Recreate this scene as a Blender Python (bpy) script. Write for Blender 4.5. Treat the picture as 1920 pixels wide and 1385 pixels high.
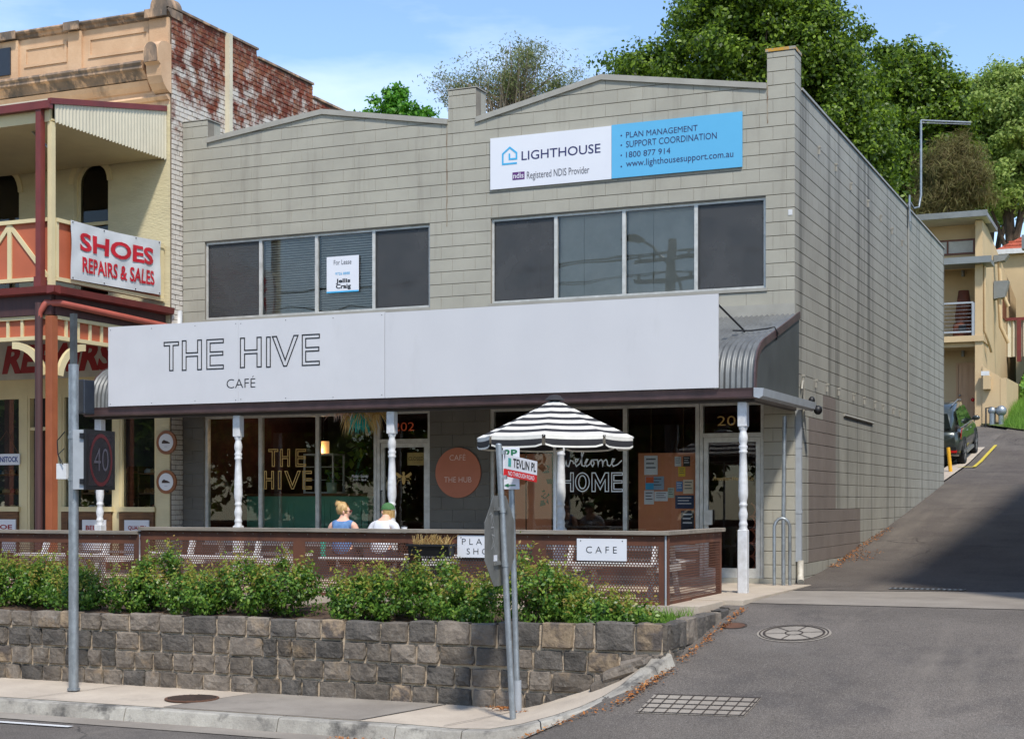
import bpy, math, random
import numpy as np
from mathutils import Vector, Matrix
R = math.radians
random.seed(7); rng = np.random.default_rng(7)
scene = bpy.context.scene
for o in list(bpy.data.objects): bpy.data.objects.remove(o)
col = scene.collection

# ------------------------------------------------------------------ camera
FPX, PCX, PCY, YAW = 2825.0, 960.0, 938.0, R(23.6)
CAM = Vector((5.0, -21.7, 1.14))
cd = bpy.data.cameras.new('camera'); cam = bpy.data.objects.new('camera', cd); col.objects.link(cam)
cam.location = CAM; cam.rotation_euler = (R(90), 0, YAW)
cd.sensor_fit = 'HORIZONTAL'; cd.sensor_width = 36; cd.lens = 36 * FPX / 1920
cd.shift_x = 0; cd.shift_y = (PCY - 692.5) / 1920
cd.clip_start = 0.1; cd.clip_end = 2000
scene.camera = cam
# ------------------------------------------------------------------ sky and sun
SUNV = Vector((1.0, -1.2, 2.1)).normalized()          # towards the sun
EL = math.asin(SUNV.z); AZ = math.atan2(SUNV.x, SUNV.y)
w = bpy.data.worlds.new('World'); scene.world = w; w.use_nodes = True
nt = w.node_tree; nt.nodes.clear()
wo = nt.nodes.new('ShaderNodeOutputWorld'); bg = nt.nodes.new('ShaderNodeBackground')
sky = nt.nodes.new('ShaderNodeTexSky'); sky.sky_type = 'NISHITA'; sky.sun_disc = False
sky.sun_elevation = EL; sky.sun_rotation = AZ; sky.air_density = 1.0; sky.dust_density = 0.3; sky.ozone_density = 3.5
bg.inputs['Strength'].default_value = 0.15
tc = nt.nodes.new('ShaderNodeTexCoord'); mp = nt.nodes.new('ShaderNodeMapping'); mp.inputs['Scale'].default_value = (1.2, 1.2, 4.5)
nz = nt.nodes.new('ShaderNodeTexNoise'); nz.inputs['Scale'].default_value = 2.2; nz.inputs['Detail'].default_value = 7; nz.inputs['Roughness'].default_value = 0.55
cr = nt.nodes.new('ShaderNodeValToRGB'); cr.color_ramp.elements[0].position = 0.5; cr.color_ramp.elements[1].position = 1.0
mx = nt.nodes.new('ShaderNodeMix'); mx.data_type = 'RGBA'; mx.inputs[7].default_value = (6.6, 7.0, 7.6, 1)
nt.links.new(tc.outputs['Generated'], mp.inputs[0]); nt.links.new(mp.outputs[0], nz.inputs['Vector'])
nt.links.new(nz.outputs[0], cr.inputs[0]); nt.links.new(cr.outputs[0], mx.inputs[0])
nt.links.new(sky.outputs[0], mx.inputs[6]); nt.links.new(mx.outputs[2], bg.inputs[0]); nt.links.new(bg.outputs[0], wo.inputs[0])
sd = bpy.data.lights.new('sun', 'SUN'); sun = bpy.data.objects.new('sun', sd); col.objects.link(sun)
sd.energy = 2.9; sd.angle = R(5); sd.color = (1.0, 0.945, 0.86)
sun.rotation_euler = SUNV.to_track_quat('Z', 'Y').to_euler(); sun.location = (0, 0, 30)
scene.view_settings.view_transform = 'Standard'; scene.view_settings.look = 'None'
scene.view_settings.exposure = 0.62; scene.view_settings.gamma = 1.0; scene.view_settings.use_curve_mapping = False
scene.render.engine = 'CYCLES'; scene.cycles.max_bounces = 8; scene.cycles.transparent_max_bounces = 12

# ------------------------------------------------------------------ pixel -> world
_s, _c = math.sin(YAW), math.cos(YAW)
def ray(px, py):
    u = (px - PCX) / FPX; v = (PCY - py) / FPX
    return Vector((-_s + u * _c, _c + u * _s, v))
def on(ax, val, px, py):
    d = ray(px, py); t = (val - CAM[ax]) / d[ax]; return CAM + d * t
def onx(px, py, x): return on(0, x, px, py)
def ony(px, py, y): return on(1, y, px, py)
def onz(px, py, z): return on(2, z, px, py)

# ------------------------------------------------------------------ materials
def lin(c):
    c = c / 255.0
    return c / 12.92 if c <= 0.04045 else ((c + 0.055) / 1.055) ** 2.4
def S(r, g, b): return (lin(r), lin(g), lin(b), 1)
MATS = {}
def mat(name, c1, c2=None, rough=0.6, metal=0.0, scale=6.0, bump=0.0, bscale=40.0, per_obj=0.0, per_island=0.0, detail=6, stretch=None, lo=0.35, hi=0.65, spec=0.5, coat=0.0, fine=0.0):
    if name in MATS: return MATS[name]
    m = bpy.data.materials.new(name); m.use_nodes = True; MATS[name] = m
    n = m.node_tree; b = n.nodes['Principled BSDF']; L = n.links.new
    b.inputs['Roughness'].default_value = rough; b.inputs['Metallic'].default_value = metal
    b.inputs['Specular IOR Level'].default_value = spec; b.inputs['Coat Weight'].default_value = coat
    if c2 is None: c2 = tuple(v * 0.88 for v in c1[:3]) + (1,)
    g = n.nodes.new('ShaderNodeNewGeometry'); vec = g.outputs['Position']
    if stretch:
        mp = n.nodes.new('ShaderNodeMapping'); mp.inputs['Scale'].default_value = stretch; L(vec, mp.inputs[0]); vec2 = mp.outputs[0]
    else: vec2 = vec
    t = n.nodes.new('ShaderNodeTexNoise'); t.inputs['Scale'].default_value = scale; t.inputs['Detail'].default_value = detail; t.inputs['Roughness'].default_value = 0.62
    L(vec2, t.inputs['Vector'])
    r = n.nodes.new('ShaderNodeMapRange'); r.inputs[1].default_value = lo; r.inputs[2].default_value = hi; L(t.outputs[0], r.inputs[0])
    x = n.nodes.new('ShaderNodeMix'); x.data_type = 'RGBA'; x.inputs[6].default_value = c1; x.inputs[7].default_value = c2
    L(r.outputs[0], x.inputs[0]); out = x.outputs[2]
    if fine:
        t3 = n.nodes.new('ShaderNodeTexNoise'); t3.inputs['Scale'].default_value = 90; t3.inputs['Detail'].default_value = 3; L(vec, t3.inputs['Vector'])
        r3 = n.nodes.new('ShaderNodeMapRange'); r3.inputs[1].default_value = .3; r3.inputs[2].default_value = .7; r3.inputs[3].default_value = 1 - fine; r3.inputs[4].default_value = 1 + fine
        L(t3.outputs[0], r3.inputs[0])
        h3 = n.nodes.new('ShaderNodeHueSaturation'); L(r3.outputs[0], h3.inputs['Value']); L(out, h3.inputs['Color']); out = h3.outputs[0]
    if per_obj or per_island:
        if per_obj:
            oi = n.nodes.new('ShaderNodeObjectInfo'); rnd = oi.outputs['Random']; amt = per_obj
        else:
            rnd = g.outputs['Random Per Island']; amt = per_island
        h = n.nodes.new('ShaderNodeHueSaturation'); r2 = n.nodes.new('ShaderNodeMapRange')
        r2.inputs[3].default_value = 1 - amt; r2.inputs[4].default_value = 1 + amt
        L(rnd, r2.inputs[0]); L(r2.outputs[0], h.inputs['Value']); L(out, h.inputs['Color']); out = h.outputs[0]
    L(out, b.inputs['Base Color'])
    if bump:
        t2 = n.nodes.new('ShaderNodeTexNoise'); t2.inputs['Scale'].default_value = bscale; t2.inputs['Detail'].default_value = 5; L(vec2, t2.inputs['Vector'])
        bp = n.nodes.new('ShaderNodeBump'); bp.inputs['Strength'].default_value = bump; bp.inputs['Distance'].default_value = 0.02
        L(t2.outputs[0], bp.inputs['Height']); L(bp.outputs[0], b.inputs['Normal'])
    return m
def overlay(m, colour, scale, lo, hi, stretch=None, zr=None, amt=1.0, detail=8):
    """a second, shaped layer (stain, peeling paint, dirt) mixed over the base colour; zr = (z0, z1) raises cover with height"""
    n = m.node_tree; b = n.nodes['Principled BSDF']; L = n.links.new
    src = b.inputs['Base Color'].links[0].from_socket
    g = n.nodes.new('ShaderNodeNewGeometry'); v = g.outputs['Position']
    if stretch:
        mp = n.nodes.new('ShaderNodeMapping'); mp.inputs['Scale'].default_value = stretch; L(v, mp.inputs[0]); v2 = mp.outputs[0]
    else: v2 = v
    t = n.nodes.new('ShaderNodeTexNoise'); t.inputs['Scale'].default_value = scale; t.inputs['Detail'].default_value = detail; t.inputs['Roughness'].default_value = 0.65; L(v2, t.inputs['Vector'])
    val = t.outputs[0]
    if zr:
        sp = n.nodes.new('ShaderNodeSeparateXYZ'); L(v, sp.inputs[0])
        mr = n.nodes.new('ShaderNodeMapRange'); mr.inputs[1].default_value = zr[0]; mr.inputs[2].default_value = zr[1]; mr.inputs[3].default_value = -.22; mr.inputs[4].default_value = .22; L(sp.outputs[2], mr.inputs[0])
        ad = n.nodes.new('ShaderNodeMath'); ad.operation = 'ADD'; L(val, ad.inputs[0]); L(mr.outputs[0], ad.inputs[1]); val = ad.outputs[0]
    r = n.nodes.new('ShaderNodeMapRange'); r.inputs[1].default_value = lo; r.inputs[2].default_value = hi; r.inputs[4].default_value = amt; L(val, r.inputs[0])
    x = n.nodes.new('ShaderNodeMix'); x.data_type = 'RGBA'; x.inputs[7].default_value = colour
    L(r.outputs[0], x.inputs[0]); L(src, x.inputs[6]); L(x.outputs[2], b.inputs['Base Color'])
    return m
def glassmat(name, tint=(0.75, 0.8, 0.8, 1), ior=1.55, wave=0.0, boost=1.0):
    m = bpy.data.materials.new(name); m.use_nodes = True; n = m.node_tree; n.nodes.clear(); L = n.links.new
    o = n.nodes.new('ShaderNodeOutputMaterial'); tr = n.nodes.new('ShaderNodeBsdfTransparent'); gl = n.nodes.new('ShaderNodeBsdfGlossy')
    fr = n.nodes.new('ShaderNodeFresnel'); mx = n.nodes.new('ShaderNodeMixShader'); mu = n.nodes.new('ShaderNodeMath'); mu.operation = 'MULTIPLY'; mu.inputs[1].default_value = boost
    tr.inputs[0].default_value = tint; gl.inputs['Roughness'].default_value = 0.0; fr.inputs['IOR'].default_value = ior
    L(fr.outputs[0], mu.inputs[0]); L(mu.outputs[0], mx.inputs[0]); L(tr.outputs[0], mx.inputs[1]); L(gl.outputs[0], mx.inputs[2]); L(mx.outputs[0], o.inputs[0])
    if wave:
        t = n.nodes.new('ShaderNodeTexNoise'); t.inputs['Scale'].default_value = 1.3; t.inputs['Detail'].default_value = 1
        g = n.nodes.new('ShaderNodeNewGeometry'); L(g.outputs['Position'], t.inputs['Vector'])
        bp = n.nodes.new('ShaderNodeBump'); bp.inputs['Strength'].default_value = wave; bp.inputs['Distance'].default_value = .02; L(t.outputs[0], bp.inputs['Height']); L(bp.outputs[0], gl.inputs['Normal'])
    MATS[name] = m; return m
def leafmat(name, cols, rough=0.5, trans=0.35):
    """cols: list of linear colours picked per leaf"""
    m = bpy.data.materials.new(name); m.use_nodes = True; n = m.node_tree; L = n.links.new
    b = n.nodes['Principled BSDF']; b.inputs['Roughness'].default_value = rough; b.inputs['Specular IOR Level'].default_value = 0.35
    g = n.nodes.new('ShaderNodeNewGeometry'); r = n.nodes.new('ShaderNodeValToRGB'); e = r.color_ramp.elements
    e[0].color = cols[0]; e[1].color = cols[-1]
    for i, c in enumerate(cols[1:-1]):
        k = e.new((i + 1) / (len(cols) - 1)); k.color = c
    L(g.outputs['Random Per Island'], r.inputs[0]); L(r.outputs[0], b.inputs['Base Color'])
    tl = n.nodes.new('ShaderNodeBsdfTranslucent'); ms = n.nodes.new('ShaderNodeMixShader'); ms.inputs[0].default_value = trans
    hs = n.nodes.new('ShaderNodeHueSaturation'); hs.inputs['Value'].default_value = 1.5; L(r.outputs[0], hs.inputs['Color']); L(hs.outputs[0], tl.inputs[0])
    o = n.nodes['Material Output']; L(b.outputs[0], ms.inputs[1]); L(tl.outputs[0], ms.inputs[2]); L(ms.outputs[0], o.inputs[0])
    MATS[name] = m; return m

# ------------------------------------------------------------------ object helpers
def tag(o, label=None, cat=None, group=None, kind=None):
    if label: o['label'] = label
    if cat: o['category'] = cat
    if group: o['group'] = group
    if kind: o['kind'] = kind
    return o
def thing(name, label, cat, loc=(0, 0, 0), group=None, rz=0.0):
    o = bpy.data.objects.new(name, None); col.objects.link(o); o.location = loc; o.rotation_euler = (0, 0, rz)
    o.empty_display_size = 0.2
    return tag(o, label, cat, group)
def worldloc(o):
    v = Vector((0, 0, 0))
    while o is not None: v = v + Vector(o.location); o = o.parent
    return v
class MB:
    def __init__(s): s.v = []; s.f = []; s.sm = []
    def add(s, vs, fs, smooth=False):
        k = len(s.v); s.v += [tuple(p) for p in vs]
        for f in fs: s.f.append(tuple(i + k for i in f)); s.sm.append(smooth)
        return s
    def box(s, x0, x1, y0, y1, z0, z1):
        if x0 > x1: x0, x1 = x1, x0
        if y0 > y1: y0, y1 = y1, y0
        if z0 > z1: z0, z1 = z1, z0
        return s.add([(x0, y0, z0), (x1, y0, z0), (x1, y1, z0), (x0, y1, z0), (x0, y0, z1), (x1, y0, z1), (x1, y1, z1), (x0, y1, z1)],
                     [(0, 3, 2, 1), (4, 5, 6, 7), (0, 1, 5, 4), (1, 2, 6, 5), (2, 3, 7, 6), (3, 0, 4, 7)])
    def cbox(s, x0, x1, y0, y1, z0, z1, b=0.01):
        """box with all its vertical and horizontal edges chamfered"""
        vs = []; 
        for (x, sx) in ((x0, 1), (x1, -1)):
            for (y, sy) in ((y0, 1), (y1, -1)):
                for (z, sz) in ((z0, 1), (z1, -1)):
                    vs += [(x, y + sy * b, z + sz * b), (x + sx * b, y, z + sz * b), (x + sx * b, y + sy * b, z)]
        def I(i, j, k, a): return ((i * 2 + j) * 2 + k) * 3 + a
        fs = []
        for i in (0, 1): fs.append([I(i, 0, 0, 0), I(i, 1, 0, 0), I(i, 1, 1, 0), I(i, 0, 1, 0)][::(1 if i else -1)])
        for j in (0, 1): fs.append([I(0, j, 0, 1), I(1, j, 0, 1), I(1, j, 1, 1), I(0, j, 1, 1)][::(-1 if j else 1)])
        for k in (0, 1): fs.append([I(0, 0, k, 2), I(1, 0, k, 2), I(1, 1, k, 2), I(0, 1, k, 2)][::(1 if k else -1)])
        for i in (0, 1):
            for j in (0, 1): fs.append([I(i, j, 0, 0), I(i, j, 0, 1), I(i, j, 1, 1), I(i, j, 1, 0)])
        for i in (0, 1):
            for k in (0, 1): fs.append([I(i, 0, k, 0), I(i, 0, k, 2), I(i, 1, k, 2), I(i, 1, k, 0)])
        for j in (0, 1):
            for k in (0, 1): fs.append([I(0, j, k, 1), I(0, j, k, 2), I(1, j, k, 2), I(1, j, k, 1)])
        for i in (0, 1):
            for j in (0, 1):
                for k in (0, 1): fs.append([I(i, j, k, 0), I(i, j, k, 1), I(i, j, k, 2)])
        return s.add(vs, fs)
    def prism(s, poly, d, smooth=False):
        """poly: 3-D points, d: extrusion vector"""
        n = len(poly); d = Vector(d); vs = [Vector(p) for p in poly] + [Vector(p) + d for p in poly]
        return s.add(vs, [tuple(range(n))[::-1], tuple(range(n, 2 * n))] + [(i, (i + 1) % n, n + (i + 1) % n, n + i) for i in range(n)], smooth)
    def tube(s, pts, r, n=8, cap=True, smooth=True):
        pts = [Vector(p) for p in pts]; rs = r if isinstance(r, (list, tuple)) else [r] * len(pts)
        k = len(pts); vs = []; up = Vector((0, 0, 1)); prev = None
        for i, p in enumerate(pts):
            t = (pts[min(i + 1, k - 1)] - pts[max(i - 1, 0)]).normalized()
            if prev is None:
                a = t.cross(up)
                if a.length < 1e-3: a = t.cross(Vector((1, 0, 0)))
            else: a = prev - t * prev.dot(t)
            a.normalize(); prev = a; b = t.cross(a)
            for j in range(n):
                q = 2 * math.pi * j / n; vs.append(p + (a * math.cos(q) + b * math.sin(q)) * rs[i])
        fs = []
        for i in range(k - 1):
            for j in range(n): fs.append((i * n + j, i * n + (j + 1) % n, (i + 1) * n + (j + 1) % n, (i + 1) * n + j))
        s.add(vs, fs, smooth)
        if cap: s.add(vs[:n], [tuple(range(n))[::-1]]); s.add(vs[-n:], [tuple(range(n))])
        return s
    def lathe(s, prof, c=(0, 0, 0), n=16, smooth=True):
        cx, cy, cz = c; vs = []; k = len(prof)
        for (r, z) in prof:
            for j in range(n):
                q = 2 * math.pi * j / n; vs.append((cx + r * math.cos(q), cy + r * math.sin(q), cz + z))
        fs = [(i * n + j, i * n + (j + 1) % n, (i + 1) * n + (j + 1) % n, (i + 1) * n + j) for i in range(k - 1) for j in range(n)]
        s.add(vs, fs, smooth)
        s.add(vs[:n], [tuple(range(n))[::-1]]); s.add(vs[-n:], [tuple(range(n))]); return s
    def ball(s, c, r, n=10, m=6):
        rx, ry, rz = r if isinstance(r, (list, tuple)) else (r, r, r); vs = []; c = Vector(c)
        for i in range(m + 1):
            a = math.pi * i / m
            for j in range(n):
                q = 2 * math.pi * j / n; vs.append((c.x + rx * math.sin(a) * math.cos(q), c.y + ry * math.sin(a) * math.sin(q), c.z - rz * math.cos(a)))
        return s.add(vs, [(i * n + j, i * n + (j + 1) % n, (i + 1) * n + (j + 1) % n, (i + 1) * n + j) for i in range(m) for j in range(n)], True)
    def grid(s, fn, nu, nv, smooth=True):
        vs = [fn(i / nu, j / nv) for j in range(nv + 1) for i in range(nu + 1)]
        return s.add(vs, [(j * (nu + 1) + i, j * (nu + 1) + i + 1, (j + 1) * (nu + 1) + i + 1, (j + 1) * (nu + 1) + i) for j in range(nv) for i in range(nu)], smooth)
    def mesh(s, name, m, off=Vector((0, 0, 0))):
        me = bpy.data.meshes.new(name); me.from_pydata([(p[0] - off[0], p[1] - off[1], p[2] - off[2]) for p in s.v], [], s.f)
        me.polygons.foreach_set('use_smooth', s.sm)
        if m is not None: me.materials.append(m)
        me.update(); return me
    def build(s, name, m, parent=None, local=False):
        """world-space geometry; the object origin goes to its own base, local=True keeps the parent's frame"""
        if parent is not None and local: off = Vector((0, 0, 0)); loc = (0, 0, 0)
        else:
            xs = [p[0] for p in s.v]; ys = [p[1] for p in s.v]; zs = [p[2] for p in s.v]
            off = Vector(((min(xs) + max(xs)) / 2, (min(ys) + max(ys)) / 2, min(zs)))
            loc = off - (worldloc(parent) if parent is not None else Vector((0, 0, 0)))
        o = bpy.data.objects.new(name, s.mesh(name, m, off)); col.objects.link(o); o.parent = parent; o.location = loc
        return o
def bevel(o, w=0.01, seg=2):
    b = o.modifiers.new('bevel', 'BEVEL'); b.width = w; b.segments = seg; b.limit_method = 'ANGLE'; return o
def copy_tree(o, parent=None):
    c = o.copy(); col.objects.link(c); c.parent = parent
    for ch in list(o.children): copy_tree(ch, c)
    return c
def struct(o): o['kind'] = 'structure'; return o
_txt = {}
def text_geo(sx, bold=0.0):
    key = (sx, bold)
    if key in _txt: return _txt[key]
    cu = bpy.data.curves.new('lettering', 'FONT'); cu.body = sx; cu.size = 1; cu.offset = bold; cu.resolution_u = 3; cu.align_x = 'LEFT'
    o = bpy.data.objects.new('lettering', cu); col.objects.link(o)
    dg = bpy.context.evaluated_depsgraph_get(); me = bpy.data.meshes.new_from_object(o.evaluated_get(dg))
    v = [tuple(x.co) for x in me.vertices]; f = [tuple(p.vertices) for p in me.polygons]
    bpy.data.objects.remove(o); bpy.data.curves.remove(cu); bpy.data.meshes.remove(me)
    _txt[key] = (v, f); return _txt[key]
def text(sx, p0, right, up, w, h, m, parent, name='lettering', bold=0.0, shear=0.0, z=0.003):
    """flat lettering that fills the w x h rectangle whose lower left corner is p0 (lying z in front of the surface)"""
    v, f = text_geo(sx, bold); xs = [p[0] for p in v]; ys = [p[1] for p in v]
    x0, x1, y0, y1 = min(xs), max(xs), min(ys), max(ys); right = Vector(right).normalized(); up = Vector(up).normalized(); nrm = right.cross(up)
    b = MB(); b.add([Vector(p0) + right * ((p[0] - x0) / (x1 - x0) * w + shear * (p[1] - y0) / (y1 - y0) * h) + up * ((p[1] - y0) / (y1 - y0) * h) + nrm * z for p in v], f)
    return b.build(name, m, parent)
def strokes(lines, p0, right, up, w, h, r, m, parent, name='lettering', z=0.004):
    """lettering drawn as ribbons of half width r along polylines given in the unit square"""
    right = Vector(right).normalized(); up = Vector(up).normalized(); nrm = right.cross(up); b = MB()
    for k, ln in enumerate(lines):
        pts = [Vector((x * w, y * h, 0)) for x, y in ln]; closed = (pts[0] - pts[-1]).length < 1e-6 and len(pts) > 2
        if closed: pts = pts[:-1]
        n = len(pts); L = []; Rr = []
        for i in range(n):
            if closed: a, c = pts[i - 1], pts[(i + 1) % n]
            else: a, c = pts[max(i - 1, 0)], pts[min(i + 1, n - 1)]
            d1 = (pts[i] - a); d2 = (c - pts[i])
            if d1.length < 1e-9: d1 = d2
            if d2.length < 1e-9: d2 = d1
            d1 = d1.normalized(); d2 = d2.normalized(); n1 = Vector((-d1.y, d1.x, 0)); n2 = Vector((-d2.y, d2.x, 0)); q = n1 + n2
            q = q.normalized() if q.length > 1e-6 else n1
            q = q * (r / max(0.35, q.dot(n1))); L.append(pts[i] + q); Rr.append(pts[i] - q)
        W = lambda q: Vector(p0) + right * q.x + up * q.y + nrm * (z + k * 0.0002)
        vs = [W(q) for q in L] + [W(q) for q in Rr]
        fs = [(i, n + i, n + (i + 1) % n, (i + 1) % n) for i in range(n if closed else n - 1)]
        b.add(vs, fs)
    return b.build(name, m, parent)
XR, ZU, YR = (1, 0, 0), (0, 0, 1), (0, 1, 0)

def cracks(m, scale, width, colour, amt=.8):
    """irregular thin cracks: edges of warped cells, only where a broad noise allows them"""
    n = m.node_tree; b = n.nodes['Principled BSDF']; L = n.links.new; src = b.inputs['Base Color'].links[0].from_socket
    g = n.nodes.new('ShaderNodeNewGeometry'); t = n.nodes.new('ShaderNodeTexNoise'); t.inputs['Scale'].default_value = 1.4; t.inputs['Detail'].default_value = 5; L(g.outputs['Position'], t.inputs['Vector'])
    a = n.nodes.new('ShaderNodeVectorMath'); a.operation = 'MULTIPLY_ADD'; a.inputs[1].default_value = (.7, .7, .7); L(t.outputs['Color'], a.inputs[0]); L(g.outputs['Position'], a.inputs[2])
    v = n.nodes.new('ShaderNodeTexVoronoi'); v.feature = 'DISTANCE_TO_EDGE'; v.inputs['Scale'].default_value = scale; L(a.outputs[0], v.inputs['Vector'])
    r = n.nodes.new('ShaderNodeMapRange'); r.inputs[1].default_value = width; r.inputs[2].default_value = 0; L(v.outputs['Distance'], r.inputs[0])
    t2 = n.nodes.new('ShaderNodeTexNoise'); t2.inputs['Scale'].default_value = .25; L(g.outputs['Position'], t2.inputs['Vector']); r2 = n.nodes.new('ShaderNodeMapRange'); r2.inputs[1].default_value = .5; r2.inputs[2].default_value = .62; r2.inputs[4].default_value = amt; L(t2.outputs[0], r2.inputs[0])
    mu = n.nodes.new('ShaderNodeMath'); mu.operation = 'MULTIPLY'; L(r.outputs[0], mu.inputs[0]); L(r2.outputs[0], mu.inputs[1])
    x = n.nodes.new('ShaderNodeMix'); x.data_type = 'RGBA'; x.inputs[7].default_value = colour; L(mu.outputs[0], x.inputs[0]); L(src, x.inputs[6]); L(x.outputs[2], b.inputs['Base Color']); return m
def speckle(m, colour, scale, thr, amt=.6):
    n = m.node_tree; b = n.nodes['Principled BSDF']; L = n.links.new; src = b.inputs['Base Color'].links[0].from_socket
    g = n.nodes.new('ShaderNodeNewGeometry'); v = n.nodes.new('ShaderNodeTexVoronoi'); v.inputs['Scale'].default_value = scale; L(g.outputs['Position'], v.inputs['Vector'])
    sp = n.nodes.new('ShaderNodeSeparateColor'); L(v.outputs['Color'], sp.inputs[0]); r = n.nodes.new('ShaderNodeMapRange'); r.inputs[1].default_value = thr; r.inputs[2].default_value = thr + .05; r.inputs[4].default_value = amt; L(sp.outputs[0], r.inputs[0])
    x = n.nodes.new('ShaderNodeMix'); x.data_type = 'RGBA'; x.inputs[7].default_value = colour; L(r.outputs[0], x.inputs[0]); L(src, x.inputs[6]); L(x.outputs[2], b.inputs['Base Color']); return m
# ------------------------------------------------------------------ palette
M_ASPH = mat('asphalt', S(108, 101, 94), S(92, 86, 80), rough=.93, scale=.6, bump=.35, bscale=120, fine=.4, spec=.25)
overlay(M_ASPH, S(72, 68, 66), 1.1, .52, .66, amt=.55); overlay(M_ASPH, S(126, 122, 116), .35, .55, .75, amt=.5)
speckle(M_ASPH, S(150, 145, 138), 130, .84, .3); speckle(M_ASPH, S(54, 51, 49), 110, .84, .35); cracks(M_ASPH, .55, .012, S(50, 47, 45), .8)
overlay(M_ASPH, S(128, 120, 110), .9, .56, .72, stretch=(1.6, .25, 1), amt=.45)
M_CONC = mat('concrete', S(190, 177, 159), S(172, 159, 143), rough=.9, scale=1.3, bump=.2, bscale=60, fine=.08, spec=.25)
overlay(M_CONC, S(140, 132, 122), 2.2, .58, .78, amt=.6)
M_CONC2 = mat('worn_concrete', S(150, 142, 131), S(132, 124, 114), rough=.92, scale=1.1, bump=.25, bscale=70, fine=.1, spec=.25)
overlay(M_CONC2, S(112, 106, 98), 1.6, .55, .75, amt=.6)
M_KERB = mat('kerb_stone', S(170, 165, 154), S(140, 135, 126), rough=.9, scale=2.5, bump=.4, bscale=35, fine=.1, spec=.25)
overlay(M_KERB, S(70, 68, 66), 3.0, .5, .64, stretch=(1, 1, 1), amt=.85)
M_SOIL = mat('garden_soil', S(92, 72, 54), S(64, 50, 40), rough=1, scale=9, bump=.8, bscale=30)
M_GRASSG = mat('grass_ground', S(92, 108, 48), S(70, 88, 38), rough=1, scale=1.2, bump=.5, bscale=20)
M_BLOCK = mat('painted_block', S(166, 162, 148), S(156, 152, 139), rough=.75, scale=1.4, bump=.22, bscale=150, per_obj=.025, fine=.03, spec=.3)
overlay(M_BLOCK, S(112, 106, 96), 1.6, .54, .8, stretch=(2.5, 2.5, .22), amt=.55); overlay(M_BLOCK, S(176, 172, 158), .8, .55, .75, amt=.4); overlay(M_BLOCK, S(126, 96, 66), 2.2, .68, .76, stretch=(3, 3, .15), amt=.5)
M_BLOCKS = mat('painted_block_side', S(161, 159, 148), S(150, 148, 138), rough=.75, scale=1.1, bump=.22, bscale=150, per_island=.03, fine=.03, spec=.3)
overlay(M_BLOCKS, S(84, 82, 76), 2.0, .52, .68, stretch=(1, 1, .04), amt=.85); overlay(M_BLOCKS, S(180, 180, 170), 4.0, .6, .8, stretch=(1, 1, .04), amt=.35); overlay(M_BLOCKS, S(112, 110, 102), .35, .55, .75, amt=.4)
M_JOINT = mat('block_joint', S(136, 129, 116), S(112, 105, 94), rough=.95, scale=3)
M_PATCH = mat('brown_paint_patch', S(124, 114, 106), S(116, 106, 98), rough=.8, scale=2, bump=.2, bscale=150, per_island=.04)
M_CAP = mat('capping_metal', S(160, 156, 145), S(146, 142, 131), rough=.5, scale=2.5)
M_ALU = mat('aluminium_frame', S(205, 203, 196), S(180, 178, 170), rough=.45, metal=.25, scale=8)
M_WHITEP = mat('white_paint', S(214, 214, 213), S(202, 202, 200), rough=.5, scale=8)
M_POST = mat('white_post_paint', S(208, 209, 210), S(188, 188, 186), rough=.55, scale=10); overlay(M_POST, S(96, 78, 66), 14, .70, .74, amt=.9)
M_SIGNW = mat('sign_white', S(199, 198, 199), S(194, 193, 194), rough=.42, scale=1.5, spec=.4)
M_SIGNG = mat('sign_blank_grey', S(196, 195, 196), S(193, 192, 193), rough=.42, scale=1.0, spec=.4)
for m_ in (M_SIGNW, M_SIGNG): overlay(m_, S(150, 148, 144), 1.3, .6, .85, stretch=(1.5, 1, .5), amt=.25)
M_BLACK = mat('black_ink', S(22, 22, 24), S(26, 26, 28), rough=.5)
M_DARK = mat('dark_metal', S(58, 58, 58), S(46, 46, 46), rough=.55, metal=.2, scale=5)
M_ROOFG = mat('grey_corrugated_iron', S(120, 122, 121), S(98, 99, 98), rough=.5, metal=.35, scale=3); overlay(M_ROOFG, S(88, 80, 72), 5, .6, .8, amt=.5)
M_ENDP = mat('end_panel_grey', S(86, 88, 89), S(74, 75, 76), rough=.5, metal=.2, scale=1.5)
M_MAROON = mat('maroon_gutter', S(86, 66, 66), S(70, 54, 54), rough=.45, scale=4)
M_GALV = mat('galvanised_steel', S(158, 164, 168), S(132, 137, 140), rough=.42, metal=.55, scale=14, stretch=(1, 1, .6)); overlay(M_GALV, S(196, 200, 202), 22, .58, .7, amt=.5)
M_DOWN = mat('downpipe_grey', S(160, 165, 170), S(148, 152, 156), rough=.5, scale=4)
M_SOFFIT = mat('soffit_dark', S(66, 60, 56), S(54, 49, 46), rough=.8, scale=3)
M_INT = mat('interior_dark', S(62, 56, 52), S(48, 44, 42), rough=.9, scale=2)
M_INTR = mat('interior_red_brick', S(96, 52, 40), S(70, 38, 30), rough=.9, scale=4)
M_INTW = mat('interior_plaster', S(168, 164, 156), S(150, 146, 140), rough=.9, scale=2)
M_FLOORI = mat('interior_floor', S(74, 62, 54), S(58, 50, 44), rough=.7, scale=3)
M_BLIND = mat('venetian_blind', S(200, 196, 186), S(182, 178, 168), rough=.6, scale=3)
M_GREY_SHOP = mat('dark_grey_riser_and_shade', S(108, 105, 98), S(97, 94, 88), rough=.8, scale=1.5, bump=.2, bscale=150, per_obj=.03)  # stall riser grey; also carries the verandah shade put into the lower courses
G_SHOP = glassmat('shop_glass', (.96, .97, .96, 1), 1.42, wave=.02)
G_ARCH = glassmat('old_glass', (.6, .6, .58, 1), 1.3)
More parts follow.
